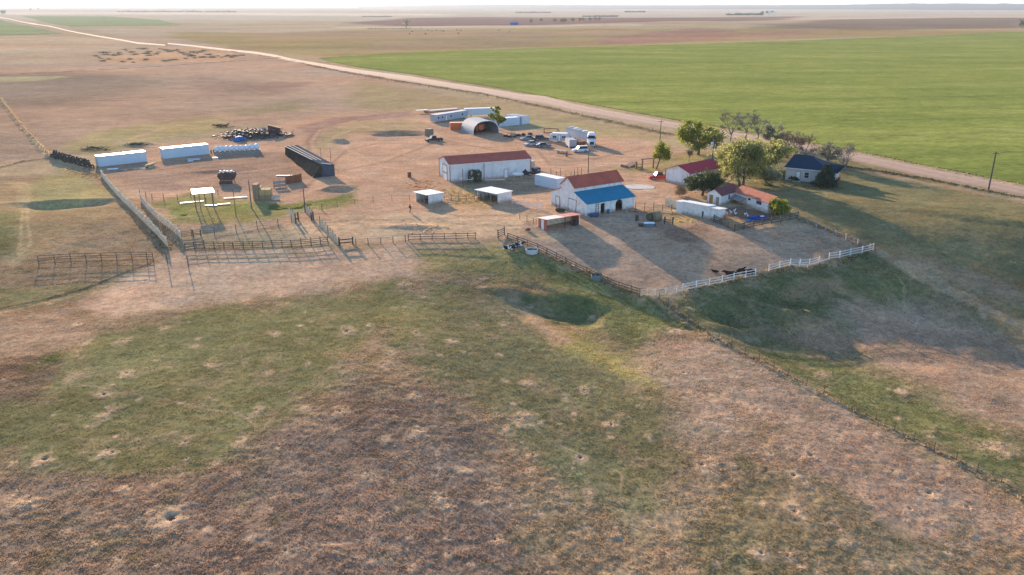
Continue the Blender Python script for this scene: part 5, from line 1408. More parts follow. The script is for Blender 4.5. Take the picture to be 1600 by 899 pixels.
fence('field_gate', 'tan wooden gate at the lower end of the brown board fence', [(1001, 463), (1022.5, 462)], 1.1, 1.2, (.2, .5, .8, 1.1), .05, PALE_WOOD, (.03, .1), seed=33)
fence('post_fence', 'row of pale posts and wire along the right side of the pen', [(1247, 343), (1270, 353.5), (1286, 361), (1302, 367.5), (1319, 375), (1335, 381), (1353, 388), (1362, 391)], 2.35, 1.15, (.4, .8), .11, GREYWOOD, (.014, .014), wire=True, rail_m=WIRE, seed=34)
fence('board_fence', 'dark weathered board fence on the lower left of the goose yard', [(1115, 347), (1147, 362)], 2.4, 1.5, (.3, .7, 1.1, 1.4), .09, DARK_WOOD, (.045, .17), seed=35)
fence('board_fence', 'dark weathered board fence between the goose yard and the lower pen', [(1147.5, 362), (1195, 352), (1228, 346), (1246, 342)], 2.4, 1.45, (.35, .85, 1.3), .09, DARK_WOOD, (.045, .17), seed=36)
fence('white_panel_fence', 'white rail panels between the livestock shelter and the barn', [(800.5, 319), (820, 324), (849, 328.5)], 2.3, 1.3, (.35, .7, 1.05), .05, WHITE_RAIL, (.04, .1), seed=37)
fence('wire_gate', 'sagging wire gate left of the striped sheet shed', [(812, 343), (822, 346), (838, 352)], 2.1, 1.25, (.2, .6, 1.1), .06, WOOD, (.02, .02), wire=True, seed=38)
fence('wire_fence', 'post and wire fence between the right end of the barn and the hen shed', [(993, 328), (1015, 329), (1030, 330.5), (1064, 332)], 1.9, 1.7, (.1, .7, 1.3), .07, STEEL, (.014, .014), wire=True, square=False, seed=39)
fence('rail_fence', 'short pair of dark posts with rails by the round hay bale', [(1038, 350), (1051, 351)], 1.6, 1.5, (.5, .9), .13, DARK_WOOD, (.05, .14), seed=40)
fence('pasture_fence', 'long rusty post and mesh fence crossing the lower right pasture', [(1030, 470), (1044, 482), (1080, 507), (1117, 532), (1177, 562), (1231.5, 591), (1265, 606), (1333, 642), (1368, 660), (1409, 681), (1450, 702), (1495, 723), (1539, 746), (1584.5, 768), (1640, 795)], 2.55, 1.4, (.15, .45, .75, 1.05, 1.3), .055, STEEL, (.014, .014), wire=True, square=False, rail_m=STEEL, seed=41, hvar=.12)
fence('corral_posts', 'rusty pipe posts of the small pen behind the barn', [(861, 276), (870, 277), (876, 278), (884, 279), (893, 278), (901, 276), (910, 274)], 1.5, 1.9, (.5, 1.2), .07, STEEL, (.025, .025), wire=True, square=False, jit=.06, seed=42, hvar=.3)
fence('old_pen_fence', 'bleached post fence among dry weeds between the two white shelters', [(694, 315), (713, 312), (730, 314), (742, 313), (752, 311)], 1.9, 1.25, (.4, .9), .06, WOOD, (.03, .08), seed=43)
fence('road_fence', 'post and wire fence along the near side of the gravel road', [(560, 121), (640, 133), (760, 151), (860, 171), (960, 193), (1030, 208)], 9.0, 1.3, (.5, 1.1), .08, WOOD, (.015, .015), wire=True, rail_m=WIRE, seed=44)
fence('pasture_fence', 'weed-choked post fence along the track at the far left', [(-20, 130), (0, 157), (30, 196), (58, 226), (76, 244)], 5.0, 1.2, (.6, 1.1), .07, WOOD, (.015, .015), wire=True, rail_m=WIRE, seed=45)

# ------------------------------------------------------------------ poles
def pole(name, label, px, top_px, r=.13, m=DARK_WOOD, cross=None, lamp=False, transformer=False, cat='pole'):
    p = at(*px); h = (px[1] - top_px) * mpp(*px)
    s = thing(name, label, cat, p)
    b = MB(); b.tube((0, 0, -.3), (0, 0, h), r, r * .7, 8); part(b, 'mast', m, s)
    if cross:
        b = MB(); b.beam((-cross, 0, h - .5), (cross, 0, h - .5), .1, .12); part(b, 'crossarm', m, s)
        for x in (-cross + .1, cross - .1):
            b = MB(); b.tube((x, 0, h - .43), (x, 0, h - .22), .06, .05, 8); part(b, 'insulator', GREY_TANK, s)
    if lamp:
        b = MB(); b.tube((0, 0, h - .1), (.7, -.2, h + .1), .03); part(b, 'lamp_arm', GREY_TANK, s)
        b = MB(); b.tube((.7, -.2, h - .12), (.7, -.2, h + .14), .2, .1, 8); part(b, 'lamp_head', GREY_TANK, s)
    if transformer:
        b = MB(); b.tube((-.45, -.1, h * .55), (-.45, -.1, h * .55 + 1.2), .38, .38, 10); part(b, 'transformer', WHITE_PAINT, s)
    return s
pole('utility_pole', 'tall dark utility pole beside the gravel road at the far right', (1544, 299), 247, .2, cross=.9)
pole('utility_pole', 'utility pole near the road left of the big green tree', (1031, 224), 190, .14, cross=.9)
pole('utility_pole', 'utility pole with a white transformer in front of the green tree', (1113, 252), 213, .15, transformer=True, cross=.7)
pole('utility_pole', 'second bare pole just right of the transformer pole', (1117, 253), 216, .13)
pole('yard_light_pole', 'yard light pole between the barn roof and the silver car', (919, 270), 239, .12, lamp=True, cat='light pole')
pole('utility_pole', 'lone dark pole rising from the loading pen', (477, 332), 296, .13)
pole('steel_post', 'dark post with a white arm in front of the workshop wall', (723.5, 292), 265, .11, STEEL)
pole('steel_post', 'leaning rusty post standing in the green weeds right of the shade roof', (369, 339), 297, .09, STEEL)
pole('steel_post', 'thin left one of two posts behind the long dark shed', (502, 249), 232, .07, STEEL)
pole('steel_post', 'thin right one of two posts behind the long dark shed', (517, 252), 232, .07, STEEL)
pole('wooden_post', 'leaning brown post on the left of the hay bale stack', (393, 325), 284, .16, WOOD)
pole('wooden_post', 'stubby brown post below the little flatbed trailer', (885.5, 245), 237, .3, RUST)
pole('wooden_post', 'pale post in the pen by the arched barn doorway', (979, 341), 324, .12, GREYWOOD)
pole('wooden_post', 'dark twin post close to the weedy fence left of the loading pen shadow', (503.5, 329), 318, .08, STEEL)
# ------------------------------------------------------------------ vehicles
def wheel_parts(root, c, r, w, axis='y'):
    b = MB(); b.wheel(c, r, w, axis, 16); t_ = part(b, 'wheel', TYRE, root)
    o = (0, w / 2 + .01, 0) if axis == 'y' else (w / 2 + .01, 0, 0)
    b = MB(); b.wheel(c, r * .6, w + .04, axis, 12); part(b, 'rim', RIM, t_)

def body_prism(prof, hw, taper=.0):
    """side profile (x,z) extruded across the car with tucked-in upper corners"""
    b = MB(); n = len(prof); zs = [p[1] for p in prof]; z0, z1 = min(zs), max(zs)
    rows = []
    for s, k in ((-1, 1), (-.9, 0), (.9, 0), (1, 1)):
        rows.append([(x, s * hw * (1 - taper * ((z - z0) / (z1 - z0)) if True else 1), z) if k == 0 else (x * .99 if True else x, s * hw * (1 - taper * (z - z0) / (z1 - z0)), z0 + (z - z0) * .985 + .008) for x, z in prof])
    vs = [p for r in rows for p in r]; fs = []
    for k in range(3):
        for i in range(n): fs.append((k * n + i, k * n + (i + 1) % n, (k + 1) * n + (i + 1) % n, (k + 1) * n + i))
    fs.append(tuple(range(n - 1, -1, -1))); fs.append(tuple(range(3 * n, 4 * n)))
    return b.add(vs, fs)

def car(label, px, heading, colr, kind='sedan', group=None, name='parked_car', cat='car'):
    p = at(*px); c = thing(name, label, cat, p, heading, group)
    paint = mat('paint_%d_%d_%d' % tuple(int(v * 1000) for v in colr), colr, .45, .1, .08)
    if kind == 'suv': L, hw, hood, roof, prof_g = 4.8, .95, 1.0, 1.75, [(-2.25, 1.0), (.95, 1.0), (.35, 1.72), (-2.0, 1.72)]
    elif kind == 'pickup': L, hw, hood, roof, prof_g = 5.6, .98, 1.05, 1.85, [(-.75, 1.05), (1.25, 1.05), (.7, 1.83), (-.55, 1.83)]
    else: L, hw, hood, roof, prof_g = 4.7, .88, .88, 1.42, [(-1.75, .88), (1.05, .9), (.35, 1.4), (-1.0, 1.4)]
    a = L / 2
    low = [(-a, .38), (-a + .1, .25), (a - .1, .25), (a, .42), (a - .05, hood - .2), (a - 1.1, hood), (-a + .3, hood + .02), (-a, hood - .12)]
    part(body_prism(low, hw, .06), 'body', paint, c)
    g = body_prism(prof_g, hw * .93, .18); part(g, 'windows', GLASS, c)
    b = MB(); x0, x1 = prof_g[3][0], prof_g[2][0]; b.box(((x0 + x1) / 2, 0, prof_g[2][1] + .03), (x1 - x0 + .1, hw * 1.5, .07)); part(b, 'roof', paint, c)
    for x in (-a * .62, a * .62):
        for y in (-hw + .08, hw - .08): wheel_parts(c, (x, y, .34), .34, .22)
    for y in (-hw * .7, hw * .7):
        b = MB(); b.box((a - .01, y, hood - .3), (.06, .32, .16)); part(b, 'headlight', GLASS if False else RIM, c)
    if kind == 'pickup':
        b = MB(); b.span((-a + .12, -hw + .12, hood - .02), (-.85, hw - .12, hood + .026)); part(b, 'cargo_bed', DARK, c)
    return c
A_ = math.radians
car('grey car at the back left of the parked group by the travel trailer', (824, 219), A_(200), (.22, .24, .27), 'sedan', 'cars parked in a cluster')
car('dark blue car with a white roof edge behind the others in the group', (846, 219.5), A_(8), (.035, .05, .09), 'suv', 'cars parked in a cluster')
car('pale silver car at the front left of the parked group', (829, 227.5), A_(215), (.42, .43, .45), 'sedan', 'cars parked in a cluster')
car('dark slate sedan at the front right of the parked group', (849, 230), A_(10), (.07, .10, .13), 'sedan', 'cars parked in a cluster')
car('silver white estate car parked alone below the semi truck', (906, 237.5), A_(196), (.60, .62, .64), 'suv')
car('red pickup truck parked left of the red roofed garage', (1030, 280), A_(186), (.36, .04, .035), 'pickup', name='pickup_truck', cat='pickup')
car('dark car under a cover against the right end of the workshop wall', (818, 274), A_(12), (.02, .022, .026), 'suv')
car('black flat pickup parked below the grey stacked machine', (678, 221), A_(205), (.02, .025, .03), 'pickup', name='pickup_truck', cat='pickup')
car('blue grey car under the trees behind the garage', (1127, 251.5), A_(170), (.16, .19, .26), 'sedan')

# travel trailer
l, r, W = frame((858.5, 222.5), (886, 223.5))
rv = thing('travel_trailer', 'cream travel trailer with rounded ends beside the parked cars', 'travel trailer', l, r)
W = 6.2; b = MB(); b.prism([(.0, .5), (W, .5), (W + .1, 1.4), (W - .2, 2.55), (W - .7, 2.75), (.7, 2.75), (.1, 2.4), (-.15, 1.4)], 0, 2.4); part(b, 'body', mat('cream_rv', (.58, .56, .56), .4, var=.08), rv)
b = MB(); b.prism([(.6, 2.76), (W - .6, 2.76), (W - .7, 2.9), (.7, 2.9)], .05, 2.35); part(b, 'roof', WHITE_ROOF, rv)
b = MB(); b.span((.1, -.03, 1.0), (W - .1, -.004, 1.25)); part(b, 'stripe', mat('mauve_stripe', (.30, .24, .36), .5), rv)
for x in (1.6, 4.6): window(rv, (x, 0, 1.75), 1.2, .7, 'y', panes=(2, 1))
door(rv, (3.2, 0, .55), .7, 1.8, WHITE_PAINT)
for x in (W * .45, W * .58): wheel_parts(rv, (x, .15, .36), .36, .24)
b = MB(); b.beam((W, 1.2, .5), (W + 1.1, 1.2, .45), .12, .12); part(b, 'tow_bar', STEEL, rv)

# semi truck with long grey trailer
l = at(884, 216); e_ = at(921, 227.5); rz_ = math.atan2(e_.y - l.y, e_.x - l.x)
tr = thing('semi_trailer', 'long blue grey box trailer coupled to the white semi truck', 'trailer', l, rz_)
L_ = min(15.0, (e_ - l).length); b = MB(); b.span((0, 0, 1.0), (L_, 2.5, 3.5)); part(b, 'body', mat('blue_grey_trailer', (.26, .32, .42), .5, ribs=('X', 4.0), var=.1), tr)
b = MB(); b.span((-.03, -.03, 3.505), (L_ + .03, 2.53, 3.6)); part(b, 'roof', GALV, tr)
for k in range(5):
    b = MB(); b.box((1.5 + k * (L_ - 3) / 4, 1.25, 3.72), (1.2, 1.6, .22)); part(b, 'roof_hatch', WHITE_ROOF if k % 2 else GREY_TANK, tr)
for x in (1.2, 2.4):
    for y in (.3, 2.2): wheel_parts(tr, (x, y, .5), .5, .4)
ct = thing('semi_truck', 'white long nosed semi truck facing the camera', 'truck', at(924, 229), rz_ + A_(-26))
b = MB(); b.span((-2.6, -1.2, 1.0), (.0, 1.2, 3.5)); part(b, 'cab', WHITE_PAINT, ct)
b = MB(); b.prism_x([(-1.0, 3.505), (1.0, 3.505), (.8, 4.1), (-.8, 4.1)], -2.5, -.5); part(b, 'wind_deflector', WHITE_PAINT, ct)
b = MB(); b.prism([(.004, .8), (2.2, .8), (2.3, 1.4), (2.1, 1.95), (.004, 2.3)], -.95, .95); part(b, 'hood', WHITE_PAINT, ct)
b = MB(); b.add([(.0, -1.05, 2.45), (.0, 1.05, 2.45), (.0, .95, 3.3), (.0, -.95, 3.3), (.05, -1.05, 2.4), (.05, 1.05, 2.4), (.05, .95, 3.25), (.05, -.95, 3.25)], [(0, 1, 2, 3), (7, 6, 5, 4), (0, 4, 5, 1), (1, 5, 6, 2), (2, 6, 7, 3), (3, 7, 4, 0)]); part(b, 'windscreen', GLASS, ct)
b = MB(); b.span((2.31, -.6, .9), (2.36, .6, 1.8)); part(b, 'grille', DARK, ct)
b = MB(); b.span((2.2, -1.2, .45), (2.5, 1.2, .8)); part(b, 'bumper', RIM, ct)
for y in (-.95, .95):
    b = MB(); b.box((2.1, y * 1.05, 1.2), (.3, .28, .25)); part(b, 'headlight', RIM, ct)
    b = MB(); b.tube((-2.7, y * 1.2, 1.0), (-2.7, y * 1.2, 4.2), .09, .09, 8); part(b, 'exhaust_stack', RIM, ct)
    b = MB(); b.box((.5, y * 1.3, 2.7), (.08, .3, .5)); part(b, 'mirror', DARK, ct)
    for x in (1.3, -2.0): wheel_parts(ct, (x, y, .5), .5, .35)
b = MB(); b.span((-3.6, -.5, .7), (2.2, .5, 1.0)); part(b, 'chassis', DARK, ct)
for y in (-.95, .95): wheel_parts(ct, (-3.2, y, .5), .5, .4)

# stock trailer, flatbeds
l, r, W = frame((889, 232), (903, 231.5))
st = thing('stock_trailer', 'pale boxy stock trailer with a white corner post below the semi', 'trailer', l, r)
b = MB(); b.span((0, 0, .5), (2.4, 4.6, 2.4)); part(b, 'body', mat('pale_mauve_panel', (.38, .35, .37), .6, var=.12), st)
b = MB(); b.span((-.06, -.06, 2.405), (2.46, 4.66, 2.5)); part(b, 'roof', GALV, st)
b = MB(); b.span((-.12, -.12, .2), (.2, .2, 2.6)); part(b, 'corner_post', WHITE_PAINT, st)
for x in (.15, 2.25): wheel_parts(st, (x, 2.6, .36), .36, .25, 'x')
b = MB(); b.span((2.6, .3, .5), (5.2, 2.0, 1.9)); single(b, 'rusty_tank_trailer', RUST, 'rusty brown box body between the stock trailer and the semi truck', 'box', l, r)
l, r, W = frame((864, 238), (884, 240))
fb = thing('flatbed_trailer', 'small bare flatbed trailer in the shade below the parked cars', 'trailer', l, r - .15)
b = MB(); b.span((0, 0, .55), (4.2, 1.9, .68)); part(b, 'deck', GREYWOOD, fb)
b = MB(); b.beam((4.2, .95, .55), (5.6, .95, .45), .12, .12); part(b, 'tow_bar', GREY_TANK, fb)
for y in (-.1, 2.0): wheel_parts(fb, (2.0, y, .34), .34, .22)
l, r, W = frame((672, 181), (720, 177))
fb = thing('flatbed_trailer', 'long red flatbed trailer with a pale load behind the mobile home', 'trailer', l, r)
b = MB(); b.span((0, 0, 1.0), (13.5, 2.5, 1.5)); part(b, 'deck', mat('red_trailer', (.34, .08, .05), .7, var=.2), fb)
b = MB(); b.span((.3, .1, 1.504), (13.2, 2.4, 1.95)); part(b, 'load', mat('pale_load', (.6, .5, .42), .9, var=.15), fb)
for x in (9.5, 11.0, 12.2):
    for y in (.2, 2.3): wheel_parts(fb, (x, y, .5), .5, .4)
l, r, W = frame((652, 178), (667, 177))
fb = thing('flatbed_trailer', 'cream flat deck left of the red flatbed trailer', 'trailer', l, r)
b = MB(); b.span((0, 0, 1.0), (5.2, 2.4, 1.25)); part(b, 'deck', mat('cream_deck', (.66, .56, .44), .8), fb)
for y in (.2, 2.2): wheel_parts(fb, (4.3, y, .5), .5, .4)
p = at(862, 208)
b = MB(); b.beam((-2.6, 0, 1.6), (2.2, .6, 1.3), .25, .25); b.beam((2.2, .6, 1.3), (2.6, .6, .4), .25, .25); b.beam((-2.6, 0, 1.6), (-2.6, 0, .0), .3, .3); b.beam((-2.6, 0, .1), (1.6, .5, .1), .2, .2); b.beam((1.6, .5, .1), (2.2, .6, 1.3), .2, .2)
single(b, 'gooseneck_frame', RUST, 'rusty gooseneck frame standing behind the travel trailer', 'frame', p)

# grey stacked machine, hopper, tank, dumpster
l, r, _ = frame((664, 213), (674, 214))
b = MB(); b.span((0, 0, -.1), (2.1, 2.0, 2.0)); b.span((.1, .1, 2.0), (2.0, 1.9, 2.3)); b.span((.05, .05, 2.3), (2.05, 1.95, 2.42))
single(b, 'grey_bin', mat('grey_bin_sheet', (.20, .17, .13), .8, var=.25), 'square grey bin with a pale lid right of the trench', 'bin', l, r)
p = at(356, 285)
hp = thing('steel_hopper', 'dark rusty steel hopper with white sacks along its top', 'hopper', p, .05)
b = MB(); b.prism([(-1.5, .7), (1.5, .7), (2.05, 1.7), (1.75, 2.5), (-1.75, 2.5), (-2.05, 1.7)], -1.2, 1.2); part(b, 'bin', mat('dark_rust', (.085, .055, .05), .85, .1, var=.35), hp)
b = MB(); b.span((-1.55, -1.9, .0), (1.55, -1.25, .65)); part(b, 'trough', DARK_WOOD, hp)
for x in (-1.3, 1.3):
    for y in (-1, 1):
        b = MB(); b.box((x, y, .35), (.16, .16, .9)); part(b, 'leg', RUST, hp)
sk = None
for k, x in enumerate((-1.3, -.45, .4, 1.2)):
    b = MB(); b.blob((0, 0, .22), (.42, .5, .25), k, .2)
    single(b, 'white_sack', WHITE_PAINT, 'white sack lying on top of the dark steel hopper', 'sack', p + Vector((x, -.2 + .3 * (k % 2), 2.48)), 0, 'white sacks on the hopper', True)
p = at(809, 278)
tk = thing('propane_tank', 'white propane tank on two feet in front of the workshop', 'tank', p, A_(8))
b = MB(); b.blob((0, 0, .95), (1.55, .52, .52), 0, 0, 16, 12); part(b, 'vessel', WHITE_PAINT, tk, smooth=True)
b = MB(); b.tube((0, 0, 1.44), (0, 0, 1.62), .16, .16, 10); part(b, 'valve_dome', WHITE_PAINT, tk)
for x in (-.9, .9):
    b = MB(); b.box((x, 0, .25), (.14, .7, .6)); part(b, 'foot', CONCRETE, tk)
l, r, _ = frame((836, 273), (845.5, 271.5))
dp = thing('dumpster', 'dark blue steel dumpster at the corner of the workshop', 'dumpster', l, r)
b = MB(); b.prism([(0, .1), (1.75, .1), (1.9, 1.5), (-.1, 1.5)], 0, 1.4); part(b, 'bin', mat('dumpster_blue', (.03, .055, .10), .6, var=.2), dp)
b = MB(); b.slab([(-.12, -.05, 1.56), (1.92, -.05, 1.56), (1.92, 1.45, 1.66), (-.12, 1.45, 1.66)], .05); part(b, 'lid', DARK, dp)
b = MB(); b.span((.8, -.03, .8), (1.5, -.004, 1.2)); part(b, 'label_plate', mat('pale_blue', (.25, .35, .5), .5), dp)
l, r, _ = frame((831.5, 272), (835.5, 272.5)); b = MB(); b.span((0, 0, -.05), (.8, 1.4, 1.5)); b.span((-.05, -.05, 1.5), (.85, 1.45, 1.58))
single(b, 'white_cabinet', WHITE_PAINT, 'narrow white cabinet left of the blue dumpster', 'cabinet', l, r)
l, r, _ = frame((831, 264), (837, 263)); b = MB(); b.span((0, 0, -.05), (1.1, 1.2, 1.9)); b.span((-.05, -.05, 1.9), (1.15, 1.25, 2.0))
single(b, 'cream_tank', mat('cream_tank', (.5, .42, .33), .6), 'cream square tank behind the right corner of the workshop', 'tank', l, r)
p = at(744, 285)
vt = thing('overgrown_tank', 'upright tank smothered in brown green vines against the workshop wall', 'tank', p)
b = MB(); b.tube((-.9, .3, -.1), (-.9, .3, 2.7), .8, .75, 12); part(b, 'tank', GREY_TANK, vt)
rnd = random.Random(4); b = MB()
for _ in range(900):
    a = rnd.uniform(0, 6.28); h = rnd.uniform(0, 2.9); rr = rnd.uniform(.8, 1.05)
    c = Vector((-.9 + rr * math.cos(a) * (1 if h < 2.5 else .7) + (1.2 if rnd.random() < .5 else 0), .3 + rr * math.sin(a), h)); u = Vector((rnd.gauss(0, 1), rnd.gauss(0, 1), rnd.gauss(0, 1))).normalized() * .14; v = u.orthogonal().normalized() * .12
    b.poly([c - u - v, c + u - v, c + u + v, c - u + v])
part(b, 'vines', mat('vine_leaves', (.075, .075, .04), .9, var=.4, scale=3), vt)
p = at(774, 282); b = MB(); b.beam((-2.6, 0, .08), (2.4, .6, .08), .35, .12); single(b, 'white_plank', WHITE_PAINT, 'white plank lying in the shade in front of the workshop', 'plank', p)
p = at(730, 270.5); b = MB(); b.tube((-.6, 0, 2.0), (1.8, -.1, 1.7), .06); b.tube((1.8, -.1, 1.7), (2.6, -.2, 2.1), .05); single(b, 'white_pipe', WHITE_PAINT, 'white pipe arm reaching from the post to the vine covered tank', 'pipe', at(723.5, 292))
p = at(639.5, 277); b = MB(); b.span((-.45, -.45, -.1), (.45, .45, 1.25)); b.span((-.5, -.5, 1.25), (.5, .5, 1.36)); single(b, 'rusty_box', RUST, 'small rusty upright box on the bare drive left of the workshop', 'box', p, .3)

# ------------------------------------------------------------------ bales, bags, tyres, scrap
BALE = (2.3, 1.2, 1.2)
def bale(loc, rz, lab, m=OLD_STRAW, d=BALE, name='hay_bale', group='bales of the square hay stack'):
    b = MB(); b.box((0, 0, d[2] / 2), (d[0], d[1], d[2] - .02))
    o = single(b, name, m, lab, 'hay bale', loc, rz, group)
    s = MB()
    for y in (-.35, .0, .35): s.box((0, y * d[1], d[2] + .0), (d[0] + .03, .03, .02)); s.box((d[0] / 2 + .008, y * d[1], d[2] / 2), (.016, .03, d[2])); s.box((-d[0] / 2 - .008, y * d[1], d[2] / 2), (.016, .03, d[2]))
    part(s, 'twine', ORANGE_ROOF, o)
    return o
l, r, W = frame((396.5, 314), (423, 313.5)); W = 4.3
def lw(x, y, z): q = Matrix.Rotation(r, 3, 'Z') @ Vector((x, y, 0)); return l + q + Vector((0, 0, z))
first = None
for cx, n_, lab in ((.55, 3, 'in the tall left column of the square bale stack'), (1.85, 2, 'in the low middle column of the square bale stack'), (3.1, 2, 'in the low right column of the square bale stack')):
    for k in range(n_):
        z = k * 1.2; pos = ('bottom', 'second', 'topmost')[k] if n_ == 3 else ('bottom', 'topmost')[k]
        bale(lw(cx, 1.2, z), r + math.pi / 2 + .02 * (k - 1), 'hay bale, %s one %s' % (pos, lab), STRAW if k == n_ - 1 and n_ == 2 else OLD_STRAW)
bale(lw(.5, 3.7, 0), r + math.pi / 2, 'hay bale at the back bottom of the square bale stack'); bale(lw(.5, 3.7, 1.2), r + math.pi / 2, 'hay bale on top at the back of the square bale stack', STRAW); bale(lw(1.8, 3.8, 0), r + math.pi / 2, 'hay bale on the ground behind the low column of the stack', STRAW)
b = MB(); b.blob((0, 0, .2), (.5, .35, .22), 2, .3); single(b, 'white_bag', mat('white_plastic', (.6, .65, .75), .4), 'white plastic bag at the foot of the bale stack', 'bag', at(413, 312), 0, None, True)
b = MB(); b.slab([(-1.0, -.4, .5), (1.2, -.5, .55), (1.2, .5, .9), (-1.0, .5, .8)], .08); b.span((-.8, -.3, -.05), (.9, .3, .45)); single(b, 'feed_trough', PALE_WOOD, 'pale topped feed trough right of the square bale stack', 'trough', at(430, 312))

def round_bale(lab, px, rad, ln, rz, m, group=None):
    p = at(*px); o = thing('round_bale', lab, 'hay bale', p, rz, group)
    b = MB(); N_ = 22
    rows = []
    for x, k in ((-ln / 2, .93), (-ln / 2 + .08, 1), (ln / 2 - .08, 1), (ln / 2, .93)):
        rows.append([(x, rad * k * math.cos(2 * math.pi * i / N_), max(-.0, rad * .97 + rad * k * math.sin(2 * math.pi * i / N_))) for i in range(N_)])
    b.loft(rows); part(b, 'bale', m, o, smooth=False); return o
round_bale('big weathered round bale in the shade by the barn pen corner', (1026, 345), .95, 1.5, .4, OLD_STRAW, 'round bales by the pen')
round_bale('smaller mossy round bale left of the big one by the pen', (1016, 344), .75, 1.3, .9, mat('mossy_bale', (.10, .10, .06), .95, var=.3, scale=3, bump_s=.05), 'round bales by the pen')

# bulk bags on a ledge of boards
l, r, W = frame((337, 242), (399, 238.5))
def lb(x, y, z): q = Matrix.Rotation(r, 3, 'Z') @ Vector((x, y, 0)); return l + q + Vector((0, 0, z))
b = MB(); b.span((-.2, -.2, -.2), (12.6, -.05, .75)); b.span((-.2, -.05, .62), (12.6, 1.7, .75)); b.span((-.2, 1.55, -.2), (12.6, 1.7, .62))
single(b, 'bag_platform', GREYWOOD, 'long grey timber platform carrying the white bulk bags', 'platform', l, r)
BAG = mat('white_bulk_bag', (.66, .68, .72), .6, var=.08, scale=2, bump_s=.03)
def bag_mesh(seed):
    b = MB(); b.blob((0, 0, .72), (.86, .84, .88), seed, .16, 12, 9, flat=-.70); return b.mesh('bulk_bag', BAG, True)
bm_ = [bag_mesh(k) for k in range(3)]
for k in range(9):
    o = link(bpy.data.objects.new('bulk_bag', bm_[k % 3])); o.location = lb(.55 + k * 1.38, .75, .75); o.rotation_euler = (0, 0, r + k * .7)
    o.scale = (1, 1, .92 if k in (4, 5, 6) else (1.0 if k < 4 else 1.12))
    tag(o, 'white bulk bag in the row on the grey platform', 'bulk bag', 'white bulk bags on the platform')
# row of dark tyres behind them
TY = MB().torus((0, 0, 0), .36, .17, (1, 0, 0), 16, 7).mesh('tyre_ring', TYRE, True)
def tyre(loc, rot, lab, grp, s=1.0):
    o = link(bpy.data.objects.new('tyre_ring', TY)); o.location = loc; o.rotation_euler = rot; o.scale = (s, s, s); return tag(o, lab, 'tyre', grp)
rnd = random.Random(12)
for k in range(14):
    tyre(lb(-1.2 + k * .72, 3.0 + rnd.uniform(-.2, .2), .5), (0, rnd.uniform(-.2, .2), r + rnd.uniform(-.3, .3)), 'old dark tyre standing in the row behind the bulk bags', 'tyres behind the bulk bags')
# tyre windbreak on the bank at the left
ta, tb = at(80, 246), at(146, 264)
for lay in range(3):
    for k in range(18 - lay):
        q = ta.lerp(tb, (k + .5 * lay + .5) / 18) + Vector((rnd.uniform(-.2, .2), rnd.uniform(-.25, .25), 0)); z = float(base_height(q.x, q.y)) + .48 + lay * .62
        tyre((q.x, q.y, z), (rnd.uniform(-.2, .2), rnd.uniform(-.3, .3), math.radians(60) + rnd.uniform(-.4, .4)), 'old black tyre in the stacked tyre windbreak left of the white containers', 'tyres of the windbreak', rnd.uniform(.95, 1.35))
# boards and pallets in front of the containers
for lab, px, sz, rz_, m in (('white sheet lying flat in front of the left container', (176, 265), (2.6, 1.2), .2, WHITE_PAINT), ('grey frame of boards lying beside the white sheet', (192, 267), (2.2, 1.0), .1, GREYWOOD),
        ('pale board on the ground below the right end of the left container', (222, 264), (1.8, .8), .1, PALE_WOOD), ('low grey board lying in the container shade', (208, 265.5), (2.0, .6), .05, GREYWOOD),
        ('long white beam below the weeds left of the shade roof', (300, 317), (4.8, .45), .45, WHITE_PAINT), ('white beam lying under the shade roof in the sun', (330, 322), (2.6, .5), .05, WHITE_PAINT), ('white beam end lying right of the shade roof', (350, 320), (2.6, .5), .35, WHITE_PAINT),
        ('long pale beam lying left of the bale stack', (368, 310), (5.0, .35), .28, WHITE_PAINT), ('bright white sheet lying by the long dark shed', (446, 275.5), (4.6, .55), .02, WHITE_PAINT),
        ('blue white panel lying below the right container', (303, 250), (3.4, 1.6), .1, mat('blue_white_panel', (.4, .5, .6), .5)), ('white scrap sheet in the shade below the right container', (298, 252.5), (1.4, .7), .3, WHITE_PAINT), ('white bucket-sized scrap below the bulk bags', (337, 247.5), (1.5, .9), .1, WHITE_PAINT)):
    p = at(*px); b = MB(); b.box((0, 0, .16), (sz[0], sz[1], .14)); b.box((-sz[0] * .3, 0, .03), (.12, sz[1] * .9, .13)); b.box((sz[0] * .3, 0, .03), (.12, sz[1] * .9, .13))
    single(b, 'loose_board', m, lab, 'board', p, rz_)
# lumber stack
l, r, _ = frame((232, 263), (249, 257.5)); ls = thing('lumber_stack', 'untidy stack of yellow timber between the two white containers', 'lumber', l, r)
rnd = random.Random(8)
for k in range(11):
    b = MB(); z = .12 + (k // 4) * .3; y = (k % 4) * .45 + rnd.uniform(-.1, .1); b.beam((rnd.uniform(-.3, .3), y, z), (3.4 + rnd.uniform(-.8, .8), y + rnd.uniform(-.4, .4), z + rnd.uniform(0, .25)), .25, .22); part(b, 'timber', STRAW if k % 3 else PALE_WOOD, ls)
